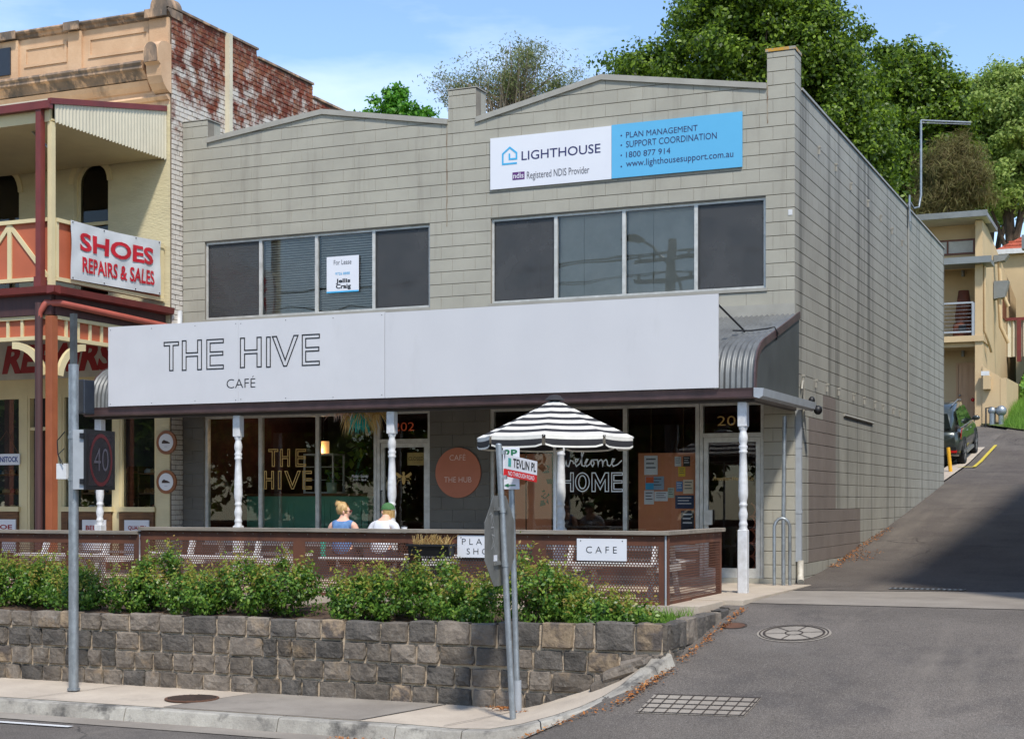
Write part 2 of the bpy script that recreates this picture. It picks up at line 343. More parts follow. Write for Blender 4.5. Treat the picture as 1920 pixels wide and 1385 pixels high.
G_UP = glassmat('upper_glass', (.93, .92, .89, 1), 1.5, wave=.1, boost=1.05)
M_SCREEN = bpy.data.materials.new('fly_screen'); M_SCREEN.use_nodes = True
def _screen():
    n = M_SCREEN.node_tree; b = n.nodes['Principled BSDF']; b.inputs['Base Color'].default_value = S(72, 72, 72); b.inputs['Roughness'].default_value = .6
    o = n.nodes['Material Output']; t = n.nodes.new('ShaderNodeBsdfTransparent'); m = n.nodes.new('ShaderNodeMixShader')
    g = n.nodes.new('ShaderNodeNewGeometry'); z = n.nodes.new('ShaderNodeTexNoise'); z.inputs['Scale'].default_value = 2.2; z.inputs['Detail'].default_value = 8
    r = n.nodes.new('ShaderNodeMapRange'); r.inputs[1].default_value = .3; r.inputs[2].default_value = .7; r.inputs[3].default_value = .55; r.inputs[4].default_value = .85
    L = n.links.new; L(g.outputs['Position'], z.inputs['Vector']); L(z.outputs[0], r.inputs[0]); L(r.outputs[0], m.inputs[0]); L(t.outputs[0], m.inputs[1]); L(b.outputs[0], m.inputs[2]); L(m.outputs[0], o.inputs[0])
_screen()

# ------------------------------------------------------------------ ground
PROF = [(-60, -1.26), (-14, -1.24), (-10.4, -1.22), (-9.2, -1.13), (-8.2, -.88), (-7, -.53), (-6.2, -.41), (-4.4, -.13), (-3.5, -.10), (0, -.08), (2, .04), (3.9, .22), (7.65, .61), (15.8, 1.53), (21, 2.1), (23.6, 2.47), (28, 3.1), (34.4, 3.95), (60, 6.5), (200, 9)]
PYs = np.array([p[0] for p in PROF]); PZs = np.array([p[1] for p in PROF])
def prof(y):
    ys = np.array([y - .5, y - .25, y, y + .25, y + .5]); return float(np.interp(ys, PYs, PZs).mean())
def sstep(a, b, x):
    t = min(1, max(0, (x - a) / (b - a))); return t * t * (3 - 2 * t)
def hroad(x, y):
    s = sstep(-1.2, .12, x)
    if y > -6.5: s = max(s, sstep(-1.2, -.2, x))
    if y > 15.6: s = 1
    zz = -1.225 * (1 - s) + prof(y) * s
    if y < -9.2: zz = min(zz, -1.225 + .06 * sstep(-9.2, -13, y) + max(0, prof(y) + 1.22) * s)
    return zz
def road_sheet():
    xs = list(np.concatenate([np.linspace(-70, -8, 16), np.linspace(-7, -1.5, 12), np.linspace(-1.3, .5, 13), np.linspace(.8, 8, 20), np.linspace(9, 70, 14)]))
    xs = sorted(set([round(x, 3) for x in xs] + [-.06]))
    ys = list(np.concatenate([np.linspace(-60, -14, 10), np.linspace(-13, -9.4, 10), np.linspace(-9.2, -3, 32), np.linspace(-2.7, 16, 36), np.linspace(17, 40, 24), np.linspace(44, 60, 4)]))
    ys = sorted(set([round(y, 3) for y in ys] + [-8.62]))
    b = MB(); n = len(xs); vs = [(x, y, hroad(x, y)) for y in ys for x in xs]; fs = []
    for j in range(len(ys) - 1):
        for i in range(n - 1):
            cx = (xs[i] + xs[i + 1]) / 2; cy = (ys[j] + ys[j + 1]) / 2
            if cx < -.06 and -4.2 < cy < 15.5: continue
            if cx < -1.25 and cy > -8.3 and cy < 15.5: continue
            if (cx < -6 or cx > 7.5) and cy > -8: continue
            if -8.5 < cy < -4.3 and all(x_ < float(np.interp(y_, [-8.6, -8.45, -8.24, -8.05, -7.86, -7.66, -7.42, -7.15, -6.95, -6.8], [-.95, -.68, -.4, -.18, .0, .14, .24, .31, .34, .24])) for x_ in (xs[i], xs[i + 1]) for y_ in (ys[j], ys[j + 1])): continue
            fs.append((j * n + i, j * n + i + 1, (j + 1) * n + i + 1, (j + 1) * n + i))
    b.add(vs, fs, True)
    used = sorted(set(i for f in b.f for i in f)); mp = {k: q for q, k in enumerate(used)}
    b.v = [b.v[i] for i in used]; b.f = [tuple(mp[i] for i in f) for f in b.f]
    return struct(b.build('road', M_ASPH))
road_sheet()
def hterr(x, y):
    if y < -8: return -1.6
    if y < 17: return -1.6 + (0 if x < 7 else sstep(7, 10, x) * (prof(y) + 1.4) + 0)
    side = sstep(8, 16, x) + sstep(-7, -16, x)
    return prof(y) - .45 + side * (.6 + .09 * max(0, y - 20)) + (2.0 * sstep(38, 60, y))
tb = MB(); tb.grid(lambda u, v: (-160 + 320 * u, -90 + 390 * v, hterr(-160 + 320 * u, -90 + 390 * v)), 120, 150)
struct(tb.build('terrain', M_GRASSG))
# footpath along the street and its narrowing ramp at the corner, with the kerb swept along the same line
KP = [(-60, -8.55, -1.08), (-30, -8.55, -1.08), (-12, -8.55, -1.08), (-6, -8.55, -1.08), (-3, -8.55, -1.08), (-2, -8.56, -1.08), (-1.4, -8.6, -1.085), (-1.0, -8.57, -1.07), (-.68, -8.45, -1.02), (-.4, -8.24, -.95), (-.18, -8.05, -.875), (.0, -7.86, -.79), (.14, -7.66, -.695), (.24, -7.42, -.585), (.31, -7.15, -.47), (.34, -6.95, -.42)]
IN = [(-60, -7.08), (-30, -7.08), (-12, -7.08), (-6, -7.08), (-3, -7.08), (-2, -7.08), (-1.5, -7.08), (-1.25, -7.08), (-1.05, -7.08), (-.85, -7.08), (-.62, -7.08), (-.4, -7.08), (-.18, -7.08), (0.0, -7.08), (.14, -7.06), (.24, -6.95)]
fb = MB(); n = len(KP)
KN = []                                                     # inward normals of the kerb line
for i in range(n):
    a = Vector(KP[max(0, i - 1)]); c = Vector(KP[min(n - 1, i + 1)]); t = (c - a); t.z = 0; t.normalize(); KN.append(Vector((-t.y, t.x, 0)))
vs = []
for i in range(n):
    p = Vector(KP[i]) + KN[i] * .155; q = Vector((IN[i][0], IN[i][1], KP[i][2] + .025)); vs += [p + Vector((0, 0, .004)), (p * .66 + q * .34), (p * .33 + q * .67), q]
fb.add(vs, [(i * 4 + k, (i + 1) * 4 + k, (i + 1) * 4 + k + 1, i * 4 + k + 1) for i in range(n - 1) for k in range(3)])
fp = struct(fb.build('footpath', M_CONC))
# darker older bays and joint lines as thin slabs of their own
for (x0, x1, m_) in ((-4.9, -2.5, M_CONC2), (-30, -13.2, M_CONC2)):
    b = MB(); b.add([(x0, -8.38, -1.071), (x1, -8.38, -1.071), (x1 + .35, -7.1, -1.051), (x0 + .35, -7.1, -1.051)], [(0, 1, 2, 3)]); struct(b.build('footpath_bay', m_))
M_GAP = mat('joint_gap', S(92, 86, 80), S(80, 75, 70), rough=1)
for x in (-15.5, -13.2, -10.7, -8.6, -6.75, -4.9, -2.5, -1.55):
    b = MB(); b.add([(x, -8.39, -1.067), (x + .012, -8.39, -1.067), (x + .362, -7.1, -1.047), (x + .35, -7.1, -1.047)], [(0, 1, 2, 3)]); struct(b.build('footpath_joint', M_GAP))
# kerb stones: each length a piece of its own
def kerb_profile(p, nrm, hgt):
    z = p.z; g = p.z - hgt
    pts = [(.16, z - .25), (.16, z), (.03, z), (.008, z - .012), (0, z - .035), (-.035, g), (-.035, z - .25)]
    return [Vector((p.x, p.y, 0)) + nrm * a + Vector((0, 0, b)) for a, b in pts]
kb_root = MB(); kb_root.box(-60, -13, -8.54, -8.42, -1.4, -1.12); kerb = struct(kb_root.build('kerb', M_KERB))
dense = []
for i in range(n - 1):
    a, c = Vector(KP[i]), Vector(KP[i + 1]); k = max(1, int((c - a).length / .12)) if c.x > -13 else 1
    for j in range(k): dense.append((a.lerp(c, j / k), KN[i].lerp(KN[i + 1], j / k).normalized()))
dense.append((Vector(KP[-1]), KN[-1]))
dense = [d for d in dense if d[0].x > -13]
acc = 0; seg = []; kn = 0
def kerb_seg(seg):
    b = MB(); rows = [kerb_profile(p, nn, max(.06, min(.16, p.z - hroad(p.x - nn.x * .08, p.y - nn.y * .08)))) for p, nn in seg]; k = len(rows[0])
    vs = [v for r in rows for v in r]
    fs = [(i * k + j, i * k + (j + 1) % k, (i + 1) * k + (j + 1) % k, (i + 1) * k + j) for i in range(len(rows) - 1) for j in range(k)]
    fs += [tuple(range(k)), tuple(range((len(rows) - 1) * k, len(rows) * k))[::-1]]
    b.add(vs, fs); return b.build('kerb_stone', M_KERB, kerb)
for i, d in enumerate(dense):
    seg.append(d)
    if i: acc += (dense[i][0] - dense[i - 1][0]).length
    if acc > (1.9 if d[0].x < -2 else .62) or i == len(dense) - 1:
        if len(seg) > 1: kerb_seg(seg)
        t_ = (seg[-1][0] - seg[-2][0]).normalized() * .012 if len(seg) > 1 else Vector((0, 0, 0)); seg = [(d[0] + t_, d[1])]; acc = 0
# concrete channel beside the kerb
ch = MB(); cs = [k for k in range(n) if KP[k][0] <= -.2]
vs = []
for k in cs:
    p = Vector(KP[k]); o1 = p - KN[k] * .02; wdt = .36 if p.x < -1.6 else .36 * max(.0, (-.2 - p.x) / 1.4)
    o2 = p - KN[k] * (.02 + max(.05, wdt)); vs += [(o1.x, o1.y, hroad(o1.x, o1.y) + .008), (o2.x, o2.y, hroad(o2.x, o2.y) + .008)]
ch.add(vs, [(2 * i + 1, 2 * i + 3, 2 * i + 2, 2 * i) for i in range(len(cs) - 1)]); struct(ch.build('gutter_channel', M_CONC2))
b = MB(); p = ony(0, 1356, -9.15); b.add([(p.x - 2.2, -9.28, hroad(-20, -9.28) + .014), (p.x + .95, -9.2, hroad(-20, -9.2) + .014), (p.x + .95, -9.11, hroad(-20, -9.11) + .014), (p.x - 2.2, -9.19, hroad(-20, -9.19) + .014)], [(0, 1, 2, 3)])
struct(b.build('painted_bay_line', M_WHITEP))
# paved terrace under the verandah, planting bed, footpath crossing over the lane
b = MB(); b.box(-30, .06, -5.06, .0, -.5, -.075); struct(b.build('terrace_paving', M_CONC))
b = MB(); b.box(-.34, .30, -4.0, -.25, -.4, -.062); struct(b.build('terrace_apron', M_CONC))
b = MB(); b.grid(lambda u, v: (-30 + 30.12 * u, -6.95 + 1.95 * v, -.27 + .1 * v + .05 * math.sin(u * 140) * math.sin(v * 5 + u * 31)), 90, 6); struct(b.build('garden_bed', M_SOIL))
b = MB(); b.grid(lambda u, v: ((.31 + 7 * u), (-3.75 + .05 * u * 6) + (2.3 + 1.7 * u) * v, hroad(.31 + 7 * u, -3.75 + .3 * u + (2.3 + 1.7 * u) * v) + .007), 16, 10); struct(b.build('concrete_crossing', M_CONC2))
M_LANE = mat('lane_asphalt', S(98, 91, 84), S(82, 75, 70), rough=.95, scale=.8, bump=.35, bscale=110, fine=.35, spec=.25); overlay(M_LANE, S(116, 108, 98), .5, .52, .68, stretch=(2.2, .3, 1), amt=.6); speckle(M_LANE, S(140, 134, 126), 120, .86, .3); cracks(M_LANE, .5, .014, S(44, 41, 39), .9)
b = MB(); b.grid(lambda u, v: ((.02 + 7 * u), (-1.5 + 1.9 * u) + (36.5 - 1.9 * u) * v, hroad(.02 + 7 * u, (-1.5 + 1.9 * u) + (36.5 - 1.9 * u) * v) + .012 + .03 * sstep(12, 18, 36.5 * v - 1.5)), 20, 110); struct(b.build('lane', M_LANE))

# ------------------------------------------------------------------ grey block building
gb = thing('block_building', 'two storey grey painted concrete block building with twin gables and two shops', 'building', (-5.36, 7.9, -.1))
WUL = (-10.27, -5.93, 4.25, 5.59); WUR = (-4.85, -.43, 4.25, 5.59)
GL = (-10.29, -5.93, 0.0, 2.6); GR = (-4.87, -.46, 0.0, 2.6)
SILL = .38
def rect_boxes(b, x0, x1, z0, z1, ops, fn):
    xs = sorted(set([x0, x1] + [v for o in ops for v in o[:2] if x0 < v < x1])); zs = sorted(set([z0, z1] + [v for o in ops for v in o[2:] if z0 < v < z1]))
    for i in range(len(xs) - 1):
        for j in range(len(zs) - 1):
            cx, cz = (xs[i] + xs[i + 1]) / 2, (zs[j] + zs[j + 1]) / 2
            if any(o[0] < cx < o[1] and o[2] < cz < o[3] for o in ops): continue
            fn(b, xs[i], xs[i + 1], zs[j], zs[j + 1])
b = MB(); rect_boxes(b, -10.71, -.2, -.35, 7.2, [WUL, WUR, GL, GR], lambda b, a, c, d, e: b.box(a, c, .012, .2, d, e))
for (a, c, zt) in ((-10.71, -10.21, 7.69), (-5.59, -5.11, 7.69), (-.41, -.2, 7.69)): b.box(a, c, .012, .2, 7.2, zt)
for g in ([(-10.2, 7.2), (-5.6, 7.2), (-7.92, 7.61)], [(-5.1, 7.2), (-.41, 7.2), (-2.98, 7.62)]): b.prism([(x, .012, z) for x, z in g], (0, .188, 0))
b.build('front_wall', M_JOINT, gb)
b = MB(); b.box(-.2, -.012, .012, 15.78, -.5, 7.19); b.box(-.2, -.012, .012, .4, 7.19, 7.69); b.build('side_wall', M_JOINT, gb)
b = MB(); b.box(-10.71, -10.5, .2, 15.78, -.5, 7.1); b.box(-10.5, -.2, 15.5, 15.78, -.5, 7.1); b.build('rear_wall', M_JOINT, gb)
b = MB()
for (x0, xm, x1) in ((-10.5, -7.92, -5.4), (-5.3, -2.98, -.2)):
    b.add([(x0, .2, 6.95), (xm, .2, 7.5), (x1, .2, 6.95), (x0, 15.6, 6.95), (xm, 15.6, 7.5), (x1, 15.6, 6.95)], [(0, 1, 4, 3), (1, 2, 5, 4)])
b.build('roof', M_ROOFG, gb)
# --- blocks
def clip(poly, a, c, d):                                     # keep a*x + c*z <= d
    out = []
    for i in range(len(poly)):
        p, q = poly[i], poly[(i + 1) % len(poly)]; fp_, fq = a * p[0] + c * p[1] - d, a * q[0] + c * q[1] - d
        if fp_ <= 0: out.append(p)
        if (fp_ < 0 < fq) or (fq < 0 < fp_): t = fp_ / (fp_ - fq); out.append((p[0] + (q[0] - p[0]) * t, p[1] + (q[1] - p[1]) * t))
    return out
def piece(b, poly, fn, proud=.012, chf=.004):
    """poly (a, z) -> chamfered block face; fn maps (a, z, depth) to 3-D, depth 0 = face, proud = back"""
    n = len(poly); cx = sum(p[0] for p in poly) / n; cz = sum(p[1] for p in poly) / n
    sg = lambda v, l: math.copysign(min(abs(v), l), v)
    ins = [(p[0] - sg(p[0] - cx, chf * .6), p[1] - sg(p[1] - cz, chf)) for p in poly]
    vs = [fn(p[0], p[1], 0) for p in ins] + [fn(p[0], p[1], chf) for p in poly] + [fn(p[0], p[1], proud) for p in poly]
    fs = [tuple(range(n))] + [(r * n + i, (r + 1) * n + i, (r + 1) * n + (i + 1) % n, r * n + (i + 1) % n) for r in (0, 1) for i in range(n)]
    b.add(vs, fs)
def solids(x0, x1, zc, ops):
    iv = [(x0, x1)]
    for o in ops:
        if o[2] < zc < o[3]:
            nv = []
            for (a, c) in iv:
                if o[1] <= a or o[0] >= c: nv.append((a, c)); continue
                if o[0] > a: nv.append((a, o[0]))
                if o[1] < c: nv.append((o[1], c))
            iv = nv
    return iv
def line(p, q): # half plane below the line p-q
    (x0, z0), (x1, z1) = p, q; m_ = (z1 - z0) / (x1 - x0); return (-m_, 1, z0 - m_ * x0)
GAB = [[(-10.2, 7.35), (-7.92, 7.61), (-5.6, 7.21)], [(-5.1, 7.19), (-2.98, 7.63), (-.41, 7.21)]]
fblocks = []
J = .009
for k in range(-1, 39):
    z0, z1 = .2 * k, .2 * k + .2
    if k == 38: z1 = 7.69
    ops = [WUL, WUR, GL, GR]
    ivs = solids(-10.72, 0.0, (z0 + z1) / 2, ops)
    if z0 >= 7.19:
        ivs = [(-10.72, -10.21), (-5.6, -5.11), (-.41, 0.0)] + ([(-10.2, -5.61), (-5.1, -.42)])
    for (a, c) in ivs:
        off = .2 if k % 2 else 0
        cuts = [a] + [v for v in np.arange(-11.2 + off + .08, .4, .4) if a + .07 < v < c - .07] + [c]
        for i in range(len(cuts) - 1):
            poly = [(cuts[i] + .0012, z0 + J / 2), (cuts[i + 1] - .0012, z0 + J / 2), (cuts[i + 1] - .0012, z1 - J / 2), (cuts[i] + .0012, z1 - J / 2)]
            if z1 > 7.15:
                cx = (cuts[i] + cuts[i + 1]) / 2
                for g in GAB:
                    if g[0][0] - .02 < cx < g[2][0] + .02 and not any(p0 < cx < p1 for p0, p1 in ((-10.72, -10.205), (-5.6, -5.105), (-.41, 0))):
                        for h in (line(g[0], g[1]), line(g[1], g[2])): poly = clip(poly, *h)
            if len(poly) >= 3 and max(p[0] for p in poly) - min(p[0] for p in poly) > .02 and max(p[1] for p in poly) - min(p[1] for p in poly) > .015: fblocks.append(poly)
score = lambda p: (p[0][1] > 3.7) * 10 + p[0][0] * .1 + (p[0][1] > 5.5)
fblocks.sort(key=score, reverse=True)
fy = lambda a, z, d: (a, d, z)
_bc = {}
for poly in fblocks[:300]:
    w_ = max(p[0] for p in poly) - min(p[0] for p in poly); h_ = max(p[1] for p in poly) - min(p[1] for p in poly)
    c = ((max(p[0] for p in poly) + min(p[0] for p in poly)) / 2, min(p[1] for p in poly))
    key = (round(w_, 3), round(h_, 3)) if len(poly) == 4 and abs(poly[2][1] - poly[3][1]) < 1e-6 else None
    if key in _bc and key is not None: me = _bc[key]
    else:
        b = MB(); piece(b, [(p[0] - c[0], p[1] - c[1]) for p in poly], fy); me = b.mesh('block', M_BLOCK)
        if key: _bc[key] = me
    o = bpy.data.objects.new('block', me); col.objects.link(o); o.parent = gb; o.location = Vector((c[0], random.uniform(-.0015, .0015), c[1])) - worldloc(gb)
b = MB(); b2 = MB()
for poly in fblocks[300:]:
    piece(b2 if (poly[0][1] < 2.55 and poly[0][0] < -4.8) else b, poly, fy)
tag(b.build('block_courses', M_BLOCK, gb), kind='stuff'); tag(b2.build('shade_toned_courses', M_GREY_SHOP, gb), kind='stuff')  # lower courses coloured darker to stand in for shade under the verandah
b = MB(); b.box(-.41, -.012, .012, .39, 7.19, 7.69)
# side wall courses
PA = [(onx(1516, 860, 0).y, onx(1567, 860, 0).y, 5, 11.2), (onx(1543, 860, 0).y, onx(1567, 860, 0).y, 11.2, 13.2), (onx(1516, 960, 0).y, onx(1613, 960, 0).y, 1, 5)]
sb, pb = MB(), MB()
fx = lambda a, z, d: (-d, a, z)
for k in range(-1, 39):
    z0, z1 = .2 * k, .2 * k + .2
    y1 = 15.78
    if k == 36: z1 = 7.2 if False else z1
    if z0 >= 7.19: y1 = .42; z1 = min(z1, 7.69)
    if z1 < prof(0) - .3: continue
    off = .2 if k % 2 else 0; pat = [(a, c) for (a, c, k0, k1) in PA if k0 <= k < k1]
    cuts = sorted([0.0] + [v for v in np.arange(.4 - off, y1, .4) if .15 < v < y1 - .1 and not any(abs(v - q) < .1 for pq in pat for q in pq)] + [q for pq in pat for q in pq] + [y1])
    for i in range(len(cuts) - 1):
        zt = z1
        if z1 < prof(cuts[i]) - .25: continue
        a, c = cuts[i], cuts[i + 1]; ctr = (a + c) / 2; tgt = pb if any(p[0] < ctr < p[1] for p in pat) else sb
        g1, g2 = random.uniform(.0025, .006), random.uniform(.0025, .006); piece(tgt, [(a + .0012, z0 + g1), (c - .0012, z0 + g1), (c - .0012, zt - g2), (a + .0012, zt - g2)], fx, chf=.003)
tag(sb.build('side_block_courses', M_BLOCKS, gb), kind='stuff'); tag(pb.build('painted_patch', M_PATCH, gb), kind='stuff')
b = MB(); b.box(-.22, .025, .42, 15.8, 7.2, 7.235); b.build('parapet_cap', M_CAP, gb)
for (a, c) in ((-10.74, -10.19), (-5.62, -5.09)):
    b = MB(); b.box(a, c, -.006, .4, 7.7, 7.715); b.build('pier_cap', M_CAP, gb)
M_LICH = mat('lichen_cap', S(150, 146, 134), S(132, 128, 118), rough=.9, scale=6); overlay(M_LICH, S(190, 140, 40), 9, .48, .56, amt=.9)
b = MB(); b.box(-.43, .012, -.012, .41, 7.695, 7.74); b.build('pier_cap', M_LICH, gb)
for (a, c) in ((-10.71, -10.21), (-5.59, -5.11)): b = MB(); b.box(a, c, .2, .39, 7.1, 7.69); b.build('pier_core', M_BLOCK, gb)
for g in GAB:
    for (p, q) in ((g[0], g[1]), (g[1], g[2])):
        b = MB(); b.prism([(p[0], -.035, p[1] - .055), (q[0], -.035, q[1] - .055), (q[0], -.035, q[1] + .03), (p[0], -.035, p[1] + .03)], (0, .28, 0)); b.build('gable_capping', M_CAP, gb)
b = MB(); b.box(-10.3, -5.9, -.02, .1, 4.205, 4.25); b.build('window_sill', M_CAP, gb)
b = MB(); b.box(-4.88, -.4, -.02, .1, 4.205, 4.25); b.build('window_sill', M_CAP, gb)
# wall stains, bracket stubs and conduit on the side wall
for i, px in enumerate((1504, 1528, 1549, 1571, 1599, 1619, 1639, 1654, 1674, 1686)):
    q = onx(px, 706 + (px - 1504) * .36, 0); b = MB(); b.box(0, .05, q.y - .02, q.y + .02, q.z, q.z + .03); b.box(.005, .035, q.y - .012, q.y + .012, q.z - .1, q.z + .002); b.build('wall_bracket', M_CAP, gb)
for (px, py) in ((1534, 278), (1566, 310), (1594, 346), (1626, 378), (1650, 406), (1671, 430), (1690, 453)):
    q = onx(px, py, 0); b = MB(); b.box(0, .05, q.y - .02, q.y + .02, q.z, q.z + .03); b.box(.005, .035, q.y - .012, q.y + .012, q.z - .1, q.z + .002); b.build('wall_bracket', M_CAP, gb)
q0 = onx(1703, 390, .02); q1 = onx(1703, 823, .02)
b = MB(); b.tube([(.02, q0.y, 7.3), (.02, q0.y, q1.z)], .016, 6); b.build('conduit', M_CAP, gb)
q0 = onx(1583, 778, .015); q1 = onx(1637, 791, .015); b = MB(); b.tube([q0, (.015, q1.y, q0.z - .01)], .02, 6); b.build('wall_batten', M_CAP, gb)
M_RSTN = mat('rust_stain', S(150, 140, 122), S(104, 74, 50), rough=.85, scale=5, stretch=(8, 8, .8), lo=.45, hi=.62)
for (px, p0, p1, w_) in ((838, 226, 425, .018), (1439, 160, 232, .016), (922, 385, 406, .012)):
    A = ony(px, p1, 0); B = ony(px, p0, 0); b = MB(); b.grid(lambda u, v: (A.x - w_ / 2 + w_ * u + .004 * math.sin(v * 30), -.004, A.z + (B.z - A.z) * v), 1, 20, False); b.build('rust_stain', M_RSTN, gb)
# upper windows
def frame_bars(b, x0, x1, z0, z1, y0, y1, mulls, fw, mw, rails=()):
    b.box(x0, x1, y0, y1, z0, z0 + fw); b.box(x0, x1, y0, y1, z1 - fw, z1)
    b.box(x0, x0 + fw, y0, y1, z0 + fw, z1 - fw); b.box(x1 - fw, x1, y0, y1, z0 + fw, z1 - fw)
    for m_ in mulls: b.box(m_ - mw / 2, m_ + mw / 2, y0 + .003, y1 - .003, z0 + fw, z1 - fw)
def upper_window(W, mulls, screens, blinds):
    x0, x1, z0, z1 = W; b = MB(); frame_bars(b, x0, x1, z0, z1, .05, .12, mulls, .04, .055)
    wd = b.build('window', M_ALU, gb); es = [x0] + mulls + [x1]
    for i in range(4):
        a, c = es[i] + .03, es[i + 1] - .03
        b = MB(); b.box(a, c, .083, .089, z0 + .04, z1 - .04); b.build('pane', G_UP, wd)
        if i in screens:
            b = MB(); b.add([(a, .07, z0 + .045), (c, .07, z0 + .045), (c, .07, z1 - .045), (a, .07, z1 - .045)], [(0, 1, 2, 3)]); b.build('fly_screen', M_SCREEN, wd)
            b = MB(); frame_bars(b, a, c, z0 + .04, z1 - .04, .062, .078, [], .022, 0); b.build('screen_frame', M_DARK, wd)
        if i in blinds:
            b = MB()
            if x0 > -5: b.grid(lambda u, v: (a + (c - a) * u, .17 + .004 * math.sin(u * 9) * math.sin(v * 4), z0 + .02 + (z1 - z0 - .04) * v), 14, 6); b.box(a + (c - a) * .36, a + (c - a) * .38, .15, .16, z0, z1)
            else:
             for zz in np.arange(z0 + .06, z1 - .03, .042): b.add([(a, .16, zz), (c, .16, zz), (c, .182, zz + .034), (a, .182, zz + .034)], [(0, 1, 2, 3)])
            b.build('blind', M_BLIND, wd)
    return wd
wl = upper_window(WUL, [-9.17, -8.07, -6.98], (0, 3), (0, 1, 2))
wr = upper_window(WUR, [-3.76, -2.64, -1.5], (0, 3), (1, 2))
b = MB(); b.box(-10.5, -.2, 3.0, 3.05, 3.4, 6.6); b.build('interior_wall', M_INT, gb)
b = MB(); b.box(-5.45, -5.25, .21, 15.5, -.3, 6.7); b.build('party_wall', M_INTW, gb)
b = MB(); b.box(-10.49, -.21, .21, 15.4, 2.95, 3.1); b.build('upper_floor', M_INTW, gb)
b = MB(); b.box(-10.49, -.21, .02, 15.4, -.3, -.02); b.build('shop_floor', M_FLOORI, gb)
b = MB(); b.box(-10.49, -5.46, 6.0, 6.1, -.02, 2.94); b.build('interior_wall', M_INTR, gb)
b = MB(); b.box(-5.24, -.21, 4.5, 4.6, -.02, 2.94); b.build('interior_wall', M_INTR, gb)
for (x0_, x1_) in ((-10.49, -10.45), (-5.49, -5.455), (-5.245, -5.2)): b = MB(); b.box(x0_, x1_, .22, 4.45, -.018, 2.94); b.build('wall_lining', M_INTR, gb)
# shop fronts
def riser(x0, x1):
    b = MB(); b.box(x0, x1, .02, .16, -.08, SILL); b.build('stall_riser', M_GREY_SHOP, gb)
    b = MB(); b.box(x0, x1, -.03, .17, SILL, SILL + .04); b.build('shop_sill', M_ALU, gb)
def shop_window(x0, x1, mulls):
    riser(x0, x1); z0, z1 = SILL + .04, 2.6; b = MB(); frame_bars(b, x0, x1, z0, z1, .04, .13, mulls, .055, .065); wd = b.build('shop_window', M_ALU, gb)
    es = [x0] + mulls + [x1]
    for i in range(len(es) - 1):
        b = MB(); b.box(es[i] + .035, es[i + 1] - .035, .08, .086, z0 + .05, z1 - .05); b.build('pane', G_SHOP, wd)
    return wd
def shop_door(x0, x1):
    b = MB(); frame_bars(b, x0, x1, -.04, 2.6, .035, .125, [], .05, 0); b.box(x0 + .05, x1 - .05, .04, .12, 2.08, 2.14); fr = b.build('door_frame', M_ALU, gb)
    b = MB(); b.box(x0 + .05, x1 - .05, .075, .081, 2.14, 2.55); b.build('pane', G_SHOP, fr)
    b = MB(); a, c = x0 + .058, x1 - .058; frame_bars(b, a, c, -.02, 2.075, .055, .1, [], .07, 0); b.box(a + .07, c - .07, .055, .1, .05, .14)
    d = b.build('door', M_ALU, gb)
    b = MB(); b.box(a + .07, c - .07, .074, .08, .14, 2.0); b.build('pane', G_SHOP, d)
    return fr, d
sw1 = shop_window(-10.29, -6.92, [-9.17, -8.05]); df1, d1 = shop_door(-6.91, -5.93)
sw2 = shop_window(-4.87, -1.45, [-3.73, -2.62]); df2, d2 = shop_door(-1.44, -.46)
b = MB(); b.box(-1.37, -1.24, -.0, .05, .78, 1.0); b.build('handle', M_ALU, d2)
b = MB(); b.tube([(-6.83, .05, .95), (-6.83, .02, .95), (-6.83, .02, 1.3), (-6.83, .05, 1.3)], .012, 6); b.build('handle', M_DARK, d1)
# services on the front corner
q = Vector((.03, -.02, 0))
b = MB(); b.box(.0, .085, .06, .12, .25, 2.46); b.box(.0, .09, .055, .125, .95, .99); b.box(.0, .09, .055, .125, 1.9, 1.94); dp = b.build('downpipe', M_DOWN, gb)
b = MB(); b.tube([(.06, .1, .27), (.06, .1, .05), (.1, -.05, -.04)], .05, 10); b.build('drain_elbow', mat('pvc_dirty', S(206, 200, 186), S(176, 168, 152), rough=.6, scale=9), gb)
b = MB(); b.tube([(.03, .45, 2.3), (.03, .47, 2.75), (.03, .38, 2.9), (.03, .33, 2.78)], .018, 8); b.build('conduit', M_CAP, gb)
b = MB(); b.tube([(.0, .62, 2.5), (.22, .5, 2.5)], .018, 8); b.tube([(.12, .56, 2.5), (.12, .56, 2.58)], .012, 6); b.ball((.14, .5, 2.62), (.05, .06, .06)); b.ball((.25, .42, 2.47), (.065, .075, .07)); b.build('floodlight', M_BLACK, gb)
b = MB(); p = ony(1482, 398, 0); b.box(p.x - .03, p.x + .03, -.006, .0, p.z - .04, p.z + .04); b.build('sticker', M_WHITEP, gb)
b = MB(); q = onx(1727, 388, .24); yy = q.y
b.tube([(.06, yy - .35, 6.9), (.06, yy - .35, 7.45)], .02, 6); q2 = onx(1727, 226, .24)
b.tube([(.06, yy - .35, 7.32), (.12, yy - .2, 7.2), (.2, yy - .02, 7.25), (.24, yy, 7.5), (.24, yy, q2.z)], .022, 8)
an = thing('tv_antenna_mast', 'galvanised antenna mast with a thin boom above the side parapet', 'antenna', (.2, yy, 7.2)); b.build('mast', M_GALV, an)
b = MB(); e = ony(1820, 230, yy); b.tube([(.24, yy, q2.z), (e.x, e.y, e.z)], .022, 6); b.tube([(.24, yy, q2.z - .05), (e.x, e.y, e.z - .04)], .01, 5); b.build('boom', M_GALV, an)
